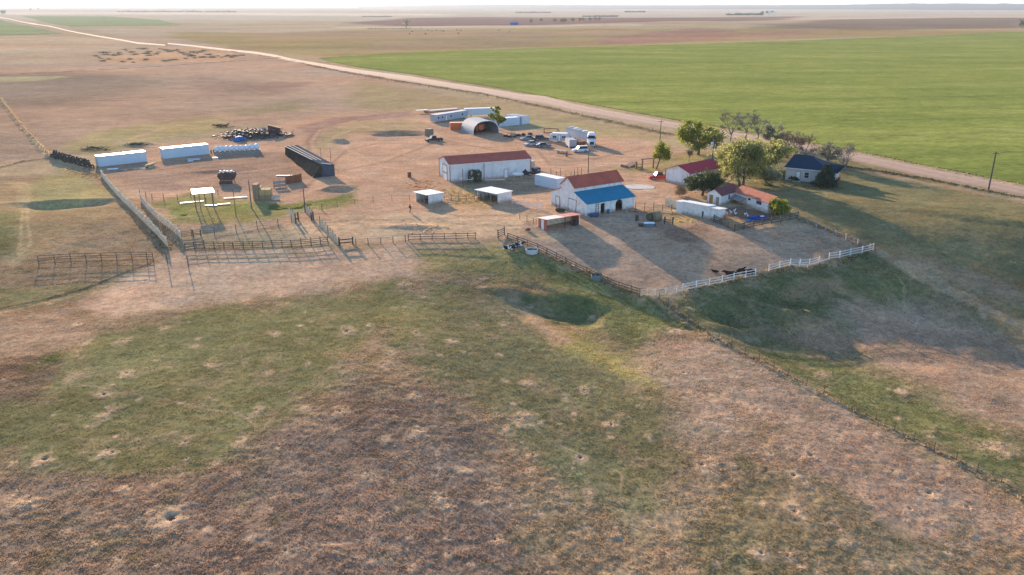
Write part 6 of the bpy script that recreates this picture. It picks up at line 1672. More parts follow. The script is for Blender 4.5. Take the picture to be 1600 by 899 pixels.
# scrap heap: the tangle itself cannot be counted, the big pieces can
pc = at(398, 213); rnd = random.Random(31); b = MB()
for _ in range(850):
    u = rnd.gauss(0, .42); v = rnd.gauss(0, .4)
    if u * u + v * v > 1.1: continue
    x, y = u * 13.0, v * 9.5; h = max(0, 2.5 * (1 - u * u * .9 - v * v)) * rnd.uniform(.1, 1)
    s_ = rnd.uniform(.15, .75); c = Vector((x, y, h * .9))
    if rnd.random() < .45: d = Vector((rnd.gauss(0, 1), rnd.gauss(0, 1), rnd.gauss(0, .5))).normalized() * s_ * 2.2; b.tube(c - d, c + d, .07, .07, 5)
    else:
        b.box(c, (s_ * rnd.uniform(.6, 2), s_, s_ * rnd.uniform(.2, 1)), rnd.uniform(0, 3))
sm = bpy.data.materials.new('mixed_scrap'); t = nt(sm); bs = t.nodes['Principled BSDF']; bs.inputs['Roughness'].default_value = .7
t.links.new(ramp(t, noise_tex(t, .9, 3), [(.3, (.02, .025, .03)), (.45, (.07, .05, .045)), (.56, (.05, .065, .085)), (.66, (.16, .09, .06)), (.74, (.3, .3, .32))]), bs.inputs['Base Color'])
o = single(b, 'scrap_heap', sm, 'long tangled heap of dark scrap metal behind the bulk bags', 'scrap heap', pc, .05); o['kind'] = 'stuff'
p = at(427, 211); sc = thing('scrap_hopper', 'maroon steel box tipped up on the right of the scrap heap', 'hopper', p, .3)
b = MB(); b.prism([(-1.8, 0), (1.8, 0), (2.5, 2.2), (-1.3, 3.4)], -1.3, 1.3); part(b, 'box', mat('maroon_steel', (.13, .05, .055), .7, .1, var=.3), sc)
b = MB(); b.beam((-1.35, -1.35, 3.4), (-1.8, -1.35, 0), .2, .12); b.beam((2.5, -1.35, 2.2), (-1.3, -1.35, 3.4), .12, .2); part(b, 'rim', RUST, sc)
p = at(374, 220.5); b = MB(); b.blob((0, 0, .7), (2.0, 1.3, .8), 3, .5, 14, 9, flat=-.65); single(b, 'blue_tarp', BLUE_TARP, 'crumpled bright blue tarp on the front of the scrap heap', 'tarp', p, .1, None)
p = at(381, 213); tn = thing('scrap_tank', 'white tank lying above the blue tarp on the scrap heap', 'tank', p + Vector((0, 0, .5)), .3); b = MB(); b.tube((-.9, 0, .6), (.9, 0, .6), .55, .55, 14); part(b, 'vessel', WHITE_PAINT, tn); b = MB(); b.tube((.2, 0, 1.1), (.2, 0, 1.3), .12, .12, 8); part(b, 'cap', GREY_TANK, tn)
p = at(410, 207); b = MB(); b.slab([(-1.4, -.6, .6), (1.3, -.8, .5), (1.4, .8, 1.5), (-1.2, .9, 1.7)], .12); single(b, 'tan_sheet', PALE_WOOD, 'tan panel leaning left of the maroon box in the scrap heap', 'panel', p)
p = at(346, 198.5); b = MB(); rnd = random.Random(3)
for k in range(26): d = Vector((rnd.uniform(-1, 1), rnd.uniform(-.3, .3), rnd.uniform(-.05, .2))) * 3; c = Vector((rnd.uniform(-2, 2), rnd.uniform(-1, 1), rnd.uniform(.2, .8))); b.tube(c - d, c + d, .09, .06, 5)
single(b, 'brush_pile', DARK_WOOD, 'low pile of grey poles at the upper left of the scrap heap', 'brush pile', p)
for px, sc_, lab in (((150, 234), 1.0, 'dark brush pile behind the left container'), ((215, 226), .7, 'small dark heap on the mound above the containers')):
    p = at(*px); b = MB()
    for k in range(60): d = Vector((rnd.uniform(-1, 1), rnd.uniform(-.7, .7), rnd.uniform(-.2, .5))) * 1.6 * sc_; c = Vector((rnd.gauss(0, 2.2) * sc_, rnd.gauss(0, 1.0) * sc_, rnd.uniform(.1, .7) * sc_)); b.tube(c - d, c + d, .06, .04, 4)
    single(b, 'brush_pile', DARK_WOOD, lab, 'brush pile', p)
# iron odds and ends in the shade of the arched shed
for k, px in enumerate(((790, 214), (796, 215), (803, 214.5), (810, 213), (818, 212), (828, 211))):
    p = at(*px); b = MB(); b.box((0, 0, .35), (1.2 + .3 * (k % 2), .8, .5), .4 * k); b.beam((-.8, -.3, .2), (.9, .4, .9), .1, .1); b.tube((.4, -.5, .35), (.4, .5, .35), .35, .35, 10)
    single(b, 'iron_implement', DARK, 'low dark iron implement in the row before the round tree', 'implement', p, .3 * k, 'iron implements in the row')

# water tanks and troughs
def ring_tank(lab, px, R, h, m, name='water_tank'):
    p = at(*px); o = thing(name, lab, 'water tank', p); b = MB(); N_ = 26
    rows = []
    for rr, z in ((R, -.25), (R, h), (R - .07, h), (R - .07, .1)): rows.append([(rr * math.cos(2 * math.pi * i / N_), rr * math.sin(2 * math.pi * i / N_), z) for i in range(N_)])
    b.add([q for r_ in rows for q in r_], [(k * N_ + i, k * N_ + (i + 1) % N_, (k + 1) * N_ + (i + 1) % N_, (k + 1) * N_ + i) for k in range(3) for i in range(N_)]); part(b, 'tank_wall', m, o)
    b = MB(); b.tube((0, 0, .1), (0, 0, h - .22), R - .08, R - .08, 26); part(b, 'water', mat('dark_water', (.02, .03, .035), .08), o)
    b = MB(); b.torus((0, 0, h), R - .03, .05, n=26, m=6); part(b, 'rim', m, o)
    return o
ring_tank('round pale water tank beside the upper board fence', (831, 394.5), 1.15, .65, mat('pale_tank', (.52, .51, .50), .6, .1, var=.12))
tk = ring_tank('round grey green water tank straddling the lower board fence', (933, 436), 1.05, .75, mat('grey_green_tank', (.16, .20, .19), .6, .1, var=.2))
p = at(1014, 354); o = thing('water_trough', 'white rimmed blue stock trough in the barn shadow', 'trough', p, .05)
b = MB(); b.prism([(-.9, 0), (.9, 0), (1.05, .7), (-1.05, .7)], -.5, .5); part(b, 'body', mat('trough_blue', (.10, .15, .19), .5), o)
b = MB(); b.span((-1.08, -.55, .7), (1.08, .55, .76)); part(b, 'rim', WHITE_PAINT, o)
for px, lab in (((1001, 354), 'dark rubber tub left of the white rimmed trough'), ((1021, 353), 'dark rubber tub right of the white rimmed trough')):
    b = MB(); b.tube((0, 0, 0), (0, 0, .45), .38, .5, 12); b.torus((0, 0, .45), .5, .05, n=12, m=5); single(b, 'rubber_tub', TYRE, lab, 'tub', at(*px))
p = at(995, 345); b = MB(); b.span((-.3, -.3, -.1), (.3, .3, 1.0)); b.span((-.34, -.34, 1.0), (.34, .34, 1.08)); single(b, 'mineral_feeder', DARK_WOOD, 'small dark upright feeder in the barn shadow', 'feeder', p)
p = at(928, 339); b = MB(); b.prism([(-1, .25), (1, .25), (1.15, .75), (-1.15, .75)], -.35, .35); b.span((-.9, -.25, -.05), (-.7, .25, .25)); b.span((.7, -.25, -.05), (.9, .25, .25)); single(b, 'blue_trough', mat('blue_plastic', (.03, .09, .20), .5), 'dark blue feed trough against the front of the barn', 'trough', p, .58)
p = at(950, 334); b = MB(); b.tube((0, 0, 0), (0, 0, .9), .3, .3, 12); b.torus((0, 0, .88), .3, .03, n=12, m=5); b.torus((0, 0, .45), .3, .03, n=12, m=5); single(b, 'blue_barrel', mat('blue_barrel', (.04, .10, .24), .5), 'blue barrel between the two barn doorways', 'barrel', p)
p = at(876, 331); b = MB(); b.blob((0, 0, .35), (1.0, .6, .5), 5, .4, 10, 7, flat=-.35); b.tube((-.9, .4, 0), (-.9, .4, 1.5), .07); single(b, 'dark_heap', DARK, 'dark heap with a stake against the left wall of the barn', 'heap', p)
p = at(825, 361); b = MB(); b.blob((0, 0, .25), (.55, .4, .3), 8, .4, 10, 7, flat=-.2); single(b, 'rusty_rock', RUST, 'rusty lump on the dirt left of the striped sheet shed', 'lump', p)
p = at(884, 351); b = MB()
# goose yard: kiddie pool
p = at(1184, 342.5); o = thing('blue_pool', 'bright blue crumpled pool liner in the goose yard', 'pool', p, .12)
b = MB(); N_ = 20; rows = []
for rr, z in ((1.0, 0), (1.15, .38), (1.05, .40), (.9, .06)): rows.append([(1.6 * rr * math.cos(2 * math.pi * i / N_) * (1 + .1 * math.sin(3 * i)), 1.0 * rr * math.sin(2 * math.pi * i / N_), z + (.12 * math.sin(i * 1.7) if z > .3 else 0)) for i in range(N_)])
b.loft(rows); part(b, 'liner', mat('bright_blue_plastic', (.01, .075, .33), .4, var=.15), o)
b = MB(); b.blob((1.0, .3, .5), (.5, .3, .12), 3, .5); part(b, 'white_fold', WHITE_PAINT, o)
b = MB(); b.slab([(-1.2, -.3, .12), (.9, -.35, .1), (1.0, .4, .14), (-1.1, .35, .2)], .05); b.blob((.2, 0, .1), (.5, .3, .15), 2, .4); single(b, 'blue_tarp', BLUE_TARP, 'flat blue tarp lying by the dark board fence of the goose yard', 'tarp', at(1171, 345))
p = at(1129, 340); b = MB(); rnd = random.Random(5)
for _ in range(16): c = Vector((rnd.gauss(0, .7), rnd.gauss(0, .6), .3)); d = Vector((rnd.gauss(0, .4), rnd.gauss(0, .4), .5)); b.tube(c - d, c + d, .06, .04, 4)
single(b, 'wood_scraps', mat('orange_wood', (.40, .20, .09), .9, var=.3), 'orange wood scraps at the right end of the hen shed', 'scraps', p)
# ------------------------------------------------------------------ trees
LEAF = {
 'green': leaf_mat('cottonwood_leaves', (.09, .14, .02), (.34, .36, .055), .6),
 'yellowgreen': leaf_mat('young_leaves', (.13, .17, .02), (.42, .40, .055), .55),
 'pale': leaf_mat('willow_leaves', (.16, .18, .06), (.42, .41, .13), .6),
 'greygreen': leaf_mat('grey_green_leaves', (.17, .18, .11), (.34, .34, .21), .5),
 'dark': leaf_mat('dark_leaves', (.03, .05, .018), (.10, .12, .04), .35),
 'spruce': leaf_mat('juniper_needles', (.018, .033, .016), (.07, .095, .038), .2),
 'dry': leaf_mat('dry_twig_leaves', (.16, .10, .06), (.34, .22, .11), .2),
 'sage': leaf_mat('sagebrush_leaves', (.15, .125, .085), (.27, .23, .16), .35),
}
def leaf_mesh(name, centres, tones, size, m, rng, flat=0.0):
    """many small four-cornered leaves turned every way"""
    n = len(centres); c = np.asarray(centres)
    u = rng.normal(size=(n, 3)); u /= np.linalg.norm(u, axis=1)[:, None]
    w = rng.normal(size=(n, 3)); v = np.cross(u, w); v /= np.linalg.norm(v, axis=1)[:, None] + 1e-9
    s = size * rng.uniform(.6, 1.35, (n, 1))
    co = np.stack([c - u * s, c + v * s * .55, c + u * s, c - v * s * .55], 1).reshape(-1, 3)
    me = bpy.data.meshes.new(name)
    me.vertices.add(4 * n); me.vertices.foreach_set('co', co.ravel())
    me.loops.add(4 * n); me.loops.foreach_set('vertex_index', np.arange(4 * n, dtype=np.int32))
    me.polygons.add(n); me.polygons.foreach_set('loop_start', np.arange(0, 4 * n, 4, dtype=np.int32))
    a = me.attributes.new('tone', 'FLOAT', 'POINT')
    a.data.foreach_set('value', np.repeat(np.clip(tones, 0, 1), 4).astype(np.float32))
    me.materials.append(m); me.update(); me.validate()
    return me

def tree(name, label, base, h_px, w_px, leaf=None, n_leaf=2600, seed=1, lean=(0, 0), trunk=.25, stems=1, bark=None, twigs=0, size=.26, low=.22, cat='tree', spread=1.0, group=None, limbs=9):
    p = at(*base); k = mpp(*base); h = h_px * k; R = w_px * k / 2
    rnd = random.Random(seed); rng = np.random.default_rng(seed)
    t_ = thing(name, label, cat, p, 0, group)
    tb = MB(); ends = []
    cz = h * (low + 1) / 2 ; rz_ = h * (1 - low) / 2
    def inside(): 
        while True:
            v = Vector((rnd.uniform(-1, 1), rnd.uniform(-1, 1), rnd.uniform(-1, 1)))
            if v.length < 1: return v
    def branch(a, b, r0, depth):
        mid = a.lerp(b, .5) + Vector((rnd.uniform(-1, 1), rnd.uniform(-1, 1), rnd.uniform(0, 1))) * (b - a).length * .12
        tb.tube(a, mid, r0, r0 * .78, 6 if depth < 2 else 4, False); tb.tube(mid, b, r0 * .78, r0 * .45, 6 if depth < 2 else 4, False)
        if depth >= 3: ends.append(b); return
        L = (b - a).length
        for _ in range(rnd.choice((2, 3, 3)) if depth < 2 else rnd.choice((2, 3))):
            s = rnd.uniform(.45, 1.0); o = a.lerp(mid, s * 2) if s < .5 else mid.lerp(b, s * 2 - 1)
            d = (b - a).normalized() + Vector((rnd.gauss(0, .65), rnd.gauss(0, .65), rnd.gauss(.05, .45)))
            q = o + d.normalized() * L * rnd.uniform(.38, .62)
            branch(o, q, r0 * .5, depth + 1)
        ends.append(b)
    for s in range(stems):
        off = Vector((rnd.uniform(-1, 1), rnd.uniform(-.6, .6), 0)) * (R * .16 if stems > 1 else 0)
        top = off * (2.2 if stems > 1 else 1) + Vector((lean[0] * h, lean[1] * h, h * (low + .12)))
        r0 = trunk / math.sqrt(stems)
        q = off.lerp(top, .55) + Vector((rnd.uniform(-.06, .06) * h, rnd.uniform(-.04, .04) * h, 0)) * .5
        tb.tube(off + Vector((0, 0, -.3)), q, r0 * 1.25, r0 * .95, 8, False); tb.tube(q, top, r0 * .95, r0 * .7, 8, False)
        nl = max(3, limbs // stems)
        for i in range(nl):
            an = 2 * math.pi * (i + rnd.random() * .6) / nl; el = rnd.uniform(-.5, 1.15)
            tgt = Vector((math.cos(an) * R * math.cos(el) * .8 + lean[0] * h * 1.6, math.sin(an) * R * math.cos(el) * .8, cz + rz_ * (math.sin(el) * .85 - .12)))
            st = q.lerp(top, rnd.uniform(.2, 1))
            branch(st, st.lerp(tgt, .62), r0 * .48, 1)
    part(tb, 'trunk', bark or BARK, t_)
    if leaf:
        E = [e for e in ends]; cs = []; tn = []
        per = max(3, n_leaf // max(1, len(E)))
        for e in E:
            tone = rnd.uniform(.05, 1.0); sp = R * rnd.uniform(.05, .13) * spread
            m_ = int(per * rnd.uniform(.3, 1.7))
            pts = rng.normal(size=(m_, 3)) * sp * np.array([1, 1, .75]) + np.array(e)
            cs.append(pts); tn.append(np.full(m_, tone * .6) + rng.uniform(-.1, .35, m_))
        cs = np.concatenate(cs); tn = np.concatenate(tn)
        nn = ((cs[:, 0] - lean[0] * h * 1.4) / (R * 1.08)) ** 2 + (cs[:, 1] / (R * 1.08)) ** 2 + ((cs[:, 2] - cz) / (rz_ * 1.05)) ** 2
        keep = nn < 1.0 + .25 * rng.random(len(nn)); cs = cs[keep]; tn = tn[keep]
        me = leaf_mesh('crown', cs, tn, size, LEAF[leaf], rng); o = link(bpy.data.objects.new('crown', me), t_)
    if twigs:
        tw = MB()
        for e in ends:
            for _ in range(twigs):
                d = Vector((rnd.gauss(0, .8), rnd.gauss(0, .8), rnd.gauss(.7, .5))).normalized() * rnd.uniform(.4, 1.3)
                m2 = e + d * .5 + Vector((rnd.gauss(0, .08), rnd.gauss(0, .08), .05)); tw.tube(e, m2, .028, .022, 3, False); tw.tube(m2, e + d, .022, .01, 3, False)
        part(tw, 'twigs', bark or GREY_BARK, t_)
    return t_

tree('round_tree', 'small leaning round green tree at the timber gateway', (1025, 264.5), 43, 30, 'yellowgreen', 3000, 5, (.10, 0), .16, low=.32, size=.2, n_leaf=3600) if False else tree('round_tree', 'small leaning round green tree at the timber gateway', (1025, 264.5), 43, 30, 'yellowgreen', 4200, 5, (.12, 0), .16, low=.28, size=.2, spread=1.7)
tree('cottonwood_tree', 'broad bright green tree near the transformer pole', (1091, 241.5), 60, 80, 'green', 8000, 7, (0, 0), .34, low=.1, size=.28, limbs=14, twigs=1)
tree('cottonwood_tree', 'round green tree growing beside the arched metal shed', (779, 203), 43, 25, 'green', 3600, 8, (0, 0), .2, low=.06, size=.26)
tree('bare_tree', 'tall thin leafless tree left of the bare grove, yellowish tips', (1143, 232), 68, 54, 'yellowgreen', 350, 9, (-.02, 0), .2, bark=GREY_BARK, twigs=9, low=.25, size=.2)
tree('bare_tree', 'rounded grey leafless tree in the middle of the bare grove', (1164, 219), 52, 56, None, 0, 10, (0, 0), .24, bark=GREY_BARK, twigs=14, low=.2, stems=2)
tree('bare_tree', 'leafless tree with a faint grey green haze of buds right of the rounded bare one', (1183, 222), 44, 50, 'greygreen', 700, 11, (0, 0), .2, bark=GREY_BARK, twigs=9, low=.2, size=.2)
tree('willow_tree', 'largest pale green spreading tree between the garage and the farmhouse', (1162, 290), 78, 108, 'pale', 11500, 12, (0, 0), .5, low=.06, size=.27, stems=3, limbs=17, twigs=1)
tree('willow_tree', 'pale green tree with long bare arching limbs behind the largest one', (1190, 268), 60, 88, 'pale', 7000, 13, (.05, 0), .36, low=.14, size=.26, limbs=13, twigs=2)
tree('grey_shrub', 'grey green shrub mound between the big pale trees and the farmhouse', (1202, 289), 33, 46, 'greygreen', 4500, 14, (0, 0), .12, stems=4, low=.02, size=.2, cat='shrub')
tree('grey_tree', 'soft grey green tree between the pale tree and the reddish bare trees', (1209, 238), 44, 48, 'greygreen', 4200, 15, (0, 0), .22, low=.3, size=.22, twigs=2, bark=GREY_BARK)
RED_BARK = mat('reddish_bark', (.17, .105, .085), .95, var=.3, scale=3)
tree('bare_tree', 'reddish leafless tree with several trunks behind the farmhouse ridge', (1231, 247), 52, 70, 'dry', 200, 16, (0, 0), .3, bark=RED_BARK, twigs=8, stems=4, low=.1, limbs=12)
tree('bare_tree', 'smaller leafless tree right of the reddish many trunked one', (1256, 254), 46, 52, None, 0, 17, (0, 0), .22, bark=RED_BARK, twigs=9, stems=2, low=.15)
tree('grey_tree', 'grey green half bare tree behind the right end of the farmhouse', (1291, 263), 44, 46, 'greygreen', 1700, 18, (0, 0), .3, bark=GREY_BARK, twigs=4, low=.2, size=.22)
tree('bare_tree', 'low spreading leafless tree at the right end of the tree row', (1311, 265), 42, 66, 'sage', 400, 19, (.05, 0), .26, bark=GREY_BARK, twigs=4, stems=3, low=.1, size=.18)
tree('dark_tree', 'dark dense tree in front of the bright red garage roof', (1097, 306), 44, 66, 'dark', 8500, 21, (.03, 0), .28, low=.08, size=.25, limbs=12)
tree('bright_bush', 'glowing yellow green bush at the end of the coop house', (1217, 336), 31, 33, 'yellowgreen', 4200, 22, (0, 0), .12, spread=1.6, stems=4, low=.0, size=.19, cat='bush')
tree('dry_bush', 'dry straw coloured bush left of the dark tree', (1063, 307), 18, 20, 'dry', 400, 23, (0, 0), .08, stems=5, low=.0, size=.15, twigs=4, bark=mat('straw_twigs', (.33, .24, .12), .9), cat='bush')
tree('dry_sapling', 'thin dry sapling on the grass behind the garage', (1077, 253), 20, 10, 'dry', 300, 24, (0, 0), .06, low=.3, size=.14, twigs=2)
tree('grey_shrub', 'low dark shrub against the near wall of the farmhouse', (1240, 284), 9, 17, 'dark', 900, 25, (0, 0), .06, stems=3, low=.0, size=.16, cat='shrub')
# juniper by the house: cone of boughs
p = at(1289, 292); k_ = mpp(1289, 292); jt = thing('juniper_tree', 'dark cone shaped juniper at the right corner of the farmhouse', 'tree', p)
b = MB(); b.tube((0, 0, -.2), (0, 0, 4.2), .2, .06, 8); part(b, 'trunk', BARK, jt)
rng = np.random.default_rng(40); n_ = 6000; hh = rng.uniform(0, 1, n_) ** 1.25; an = rng.uniform(0, 2 * np.pi, n_)
lob = 1 + .22 * np.sin(an * 5 + hh * 9) + .15 * np.sin(an * 3 - hh * 14); rr = (1 - hh * .85) * 2.9 * lob * np.sqrt(rng.uniform(.35, 1, n_))
me = leaf_mesh('crown', np.stack([rr * np.cos(an), rr * np.sin(an), .45 + hh * 4.9], 1), .5 * lob - .15 + rng.uniform(-.3, .4, n_), .2, LEAF['spruce'], rng); link(bpy.data.objects.new('crown', me), jt)
p = at(1311, 283); b = MB(); b.tube((0, 0, 0), (0, 0, 1.0), .3, .3, 12); b.torus((0, 0, 1.0), .3, .03, n=12, m=5); single(b, 'orange_barrel', mat('orange_barrel', (.5, .09, .04), .5), 'small orange barrel right of the dark juniper', 'barrel', p)

# ------------------------------------------------------------------ sagebrush on the bare knoll by the road
rng = np.random.default_rng(50); sage_me = []
for k in range(4):
    n_ = 260; c = rng.normal(size=(n_, 3)) * np.array([.9, .9, .4]); c[:, 2] = np.abs(c[:, 2]) + .1
    sage_me.append(leaf_mesh('sagebrush', c, rng.uniform(0, 1, n_), .24, LEAF['sage'], rng))
SAGE = [(150,88),(154,90),(158,92),(162,83),(166,86),(172,82),(178,87),(184,86),(186,83),(170,93),(161,96),(195,78),(197,80),(206,82),(210,86),(213,85),(216,76.5),(221,76.5),(225,77),(232,81),(236,81),(229,84),(233,87),(244,85),(247,82),(250,77),(254,77),(258,79),(262,79),(265,81),(270,80),(276,79),(280,81),(284,83),(288,85),(294,86),(300,82),(304,83),(308,84),(312,82),(316,90),(304,91),(258,96),(264,95),(272,94),(228,94),(203,93),(192,97),(340,88),(346,90),(352,89),(358,88),(362,90),(368,88),(374,87),(380,87),(332,90),(326,86),(318,80),(208,98),(290,92),(300,88)]
rnd = random.Random(9)
for i, q in enumerate(SAGE):
    o = link(bpy.data.objects.new('sagebrush', sage_me[i % 4])); o.location = at(*q); s = rnd.uniform(.7, 1.7); o.scale = (s * 1.4, s, s * .9); o.rotation_euler = (0, 0, rnd.uniform(0, 6))
    tag(o, 'dark sagebrush clump on the bare reddish ground left of the gravel road', 'sagebrush', 'sagebrush clumps by the road')

# ------------------------------------------------------------------ far away
FT = []
for k in range(3):
    rng = np.random.default_rng(60 + k); n_ = 220; c = rng.normal(size=(n_, 3)) * np.array([1.7, 1.7, 1.5]) + np.array([0, 0, 4.6])
    tr_ = MB().tube((0, 0, -.5), (0, 0, 4), .3, .15, 6).mesh('trunk', BARK)
    FT.append((tr_, leaf_mesh('crown', c, rng.uniform(0, 1, n_), .6, LEAF['dark' if k else 'sage'], rng)))
def far_tree(px, s, lab, k=1, grp=None):
    t_ = thing('far_tree', lab, 'tree', at(*px), random.random() * 6, grp); t_.scale = (s, s, s)
    link(bpy.data.objects.new('trunk', FT[k][0]), t_); link(bpy.data.objects.new('crown', FT[k][1]), t_)
far_tree((635, 44), 2.2, 'lone pale bare tree on the skyline of the tan pasture left of the cattle', 0)
for q in ((830, 37), (846, 35), (867, 36), (878, 36.5), (883, 36), (895, 35), (906, 34), (911, 33.5), (922, 33.5), (930, 33), (936, 33)):
    far_tree(q, 1.3, 'small distant tree in the sparse row right of the far blue barn', 1, 'distant trees beside the far barn')
for q in ((1191, 24), (1198, 23), (1206, 22.5)):
    far_tree(q, 2.2, 'distant dark tree beside the tiny white farm buildings', 2, 'trees at the far white farm')
for q in ((4, 23), (7, 22.5), (48, 17), (60, 15.5)):
    far_tree(q, 2.6, 'distant tree at the far left edge of the plain', 2, 'trees at the far left')
far_tree((1597, 45), 2.0, 'small dark tree on the right edge above the green field', 2)
def belt(lab, x0, x1, y, hpx, dens, seed, k='dark'):
    rng = np.random.default_rng(seed); a, b_ = at(x0, y), at(x1, y); sc = mpp((x0 + x1) / 2, y); n_ = int(dens); u = rng.uniform(0, 1, n_)
    hgt = hpx * sc; hh = np.abs(vnoise(u * 14, u * 0, seed)) * .6 + .55
    c = np.stack([a.x + (b_.x - a.x) * u, a.y + (b_.y - a.y) * u + rng.uniform(-15, 15, n_), min(a.z, b_.z) + rng.uniform(0, 1, n_) * hgt * hh], 1)
    o = link(bpy.data.objects.new('shelterbelt', leaf_mesh('shelterbelt', c, rng.uniform(0, 1, n_), sc * 1.1, LEAF[k], rng))); tag(o, lab, 'trees'); o['kind'] = 'stuff'
belt('dark distant shelterbelt by the tiny white farm', 1134, 1192, 24, 2.6, 700, 1); belt('thin dark shelterbelt on the pale plain, centre right', 976, 1008, 19.5, 1.6, 400, 2)
belt('greyish line of far brush above the sparse tree row', 910, 966, 26.5, 2.2, 600, 3, 'sage'); belt('grey line of far brush at the upper left', 185, 370, 19, 1.6, 900, 4, 'sage')
belt('dark brush at the top left corner of the plain', 5, 55, 12.5, 1.8, 500, 5, 'sage'); belt('thin green line on the plain above the brown strip', 566, 612, 26.5, 1.0, 300, 6, 'sage'); belt('far line of trees right of centre on the plain', 805, 860, 20.5, 1.6, 500, 7, 'sage'); belt('short line of brush by the far cattle', 575, 640, 45.5, 1.0, 250, 8, 'sage'); belt('far thin line of brush at the upper left', 120, 160, 12.5, 1.4, 260, 9, 'sage')
p = at(803.5, 39.5); k_ = mpp(803.5, 39.5); bb = thing('far_barn', 'far blue barn standing alone on the brown plain', 'barn', p)
b = MB(); W_ = 12 * k_; b.prism([(-W_ / 2, 0), (W_ / 2, 0), (W_ / 2, 4.2), (-W_ / 2, 4.2)], 0, 10); part(b, 'wall', mat('far_blue_wall', (.03, .09, .28), .7), bb)
b = MB(); b.prism_x([(-.5, 4.21), (10.5, 4.21), (5, 6.6)], -W_ / 2 - .4, W_ / 2 + .4); part(b, 'roof', mat('far_blue_roof', (.10, .16, .30), .6), bb)
for px, lab, w_ in (((1202, 22), 'tiny white farm building, left of the two at the far shelterbelt', 11), ((1210, 21.5), 'tiny white farm building, right of the two at the far shelterbelt', 9)):
    p = at(*px); bb = thing('far_farm_building', lab, 'building', p); b = MB(); b.span((-w_, 0, -1), (w_, 9, 8)); part(b, 'wall', WHITE_PAINT, bb); b = MB(); b.prism_x([(-.5, 8.01), (9.5, 8.01), (4.5, 11)], -w_ - .4, w_ + .4); part(b, 'roof', WHITE_ROOF, bb)

# ------------------------------------------------------------------ animals and the person
def skinned(name, verts, edges, radii, m, root=0, sub=1):
    me = bpy.data.meshes.new(name); me.from_pydata(verts, edges, [])
    o = bpy.data.objects.new(name, me); COL.objects.link(o)
    sk = o.modifiers.new('skin', 'SKIN'); sk.use_smooth_shade = True; sk.branch_smoothing = .6
    for d, r in zip(me.skin_vertices[0].data, radii): d.radius = r if hasattr(r, '__len__') else (r, r); d.use_root = False
    me.skin_vertices[0].data[root].use_root = True
    me.materials.append(m)
    sb = o.modifiers.new('sub', 'SUBSURF'); sb.levels = sb.render_levels = sub
    return o
def cow(label, px, rz_, m, pose='stand', s=1.0, group=None):
    """standing: deep chest, level back, hocks bent; lying: legs folded under the belly, head up"""
    st = pose == 'stand'; z0 = .98 if st else .42
    V = [(0, 0, z0), (.55, 0, z0 + .02), (.85, 0, z0 + .12), (1.15, 0, z0 + .32), (1.38, 0, z0 + .30), (1.62, 0, z0 + .10), (-.55, 0, z0 + .04), (-.85, 0, z0 + .08), (-.98, 0, z0 - .25), (-1.0, 0, z0 - .55 if st else .1)]
    E = [(0, 1), (1, 2), (2, 3), (3, 4), (4, 5), (0, 6), (6, 7), (7, 8), (8, 9)]
    Rr = [(.36, .40), (.34, .40), (.26, .32), (.17, .2), (.15, .17), (.09, .09), (.34, .38), (.22, .26), (.05, .05), (.04, .04)]
    def leg(root, pts, rs):
        prev = root
        for q, r in zip(pts, rs): V.append(q); Rr.append((r, r)); E.append((prev, len(V) - 1)); prev = len(V) - 1
    for y in (-.22, .22):
        if st:
            leg(1, [(.62, y, .70), (.60, y, .40), (.62, y, .04)], (.13, .075, .065)); leg(6, [(-.55, y, .72), (-.78, y, .42), (-.70, y, .04)], (.17, .08, .065))
        else:
            leg(1, [(.70, y * 1.3, .22), (.95, y * 1.5, .10)], (.12, .07)); leg(6, [(-.35, y * 2.0, .22), (-.10, y * 2.2, .10)], (.17, .08))
    for y in (-.16, .16): V.append((1.36, y * 1.5, z0 + .40)); Rr.append((.045, .03)); E.append((4, len(V) - 1))
    o = skinned('cow', V, E, Rr, m); o.location = at(*px); o.rotation_euler = (0, 0, rz_); o.scale = (s, s, s)
    return tag(o, label, 'cow' if s > .7 else 'calf', group)
PIED = bpy.data.materials.new('black_and_white_hair'); t = nt(PIED); bs = t.nodes['Principled BSDF']; bs.inputs['Roughness'].default_value = .8
t.links.new(ramp(t, noise_tex(t, 1.6, 1), [(.50, (.012, .011, .012)), (.53, (.6, .57, .53))]), bs.inputs['Base Color'])
cow('black cow lying against the white rail fence, furthest right', (1170, 428), math.radians(200), BLACK_HAIR, 'lie', 1.15)
cow('black cow standing with its head over the lying ones at the white rail fence', (1156, 429), math.radians(30), BLACK_HAIR, 'stand', .85)
cow('black cow lying at the left of the group by the white rail fence', (1143, 431), math.radians(170), BLACK_HAIR, 'lie', 1.1)
cow('small black calf lying alone on the dirt left of the other cattle', (1118, 426), math.radians(150), BLACK_HAIR, 'lie', .6)
cow('black and white cow lying in the grass below the corner fence panel', (796, 390.5), math.radians(195), PIED, 'lie', 1.15)
cow('mostly black cow lying in shade against the upper board fence', (808, 386), math.radians(20), PIED, 'lie', 1.1)
fc = None
for i, q in enumerate(((644, 50.5), (658, 45), (665, 54), (669, 48.3), (675, 49.2), (682, 48.3), (689, 48.3), (693, 49.8), (714, 47.8), (716, 53.2), (780, 48.4), (797, 50.6), (720, 48.5), (640, 54))):
    if fc is None:
        fc = cow('dark cow grazing far off on the tan pasture beyond the road', q, .4, BLACK_HAIR, 'stand', 1.25, 'cattle far off on the tan pasture')
        fc.modifiers['sub'].render_levels = 0; fc['category'] = 'cow'
    else:
        c = fc.copy(); COL.objects.link(c); c.location = at(*q); c.rotation_euler = (0, 0, i * 1.3)
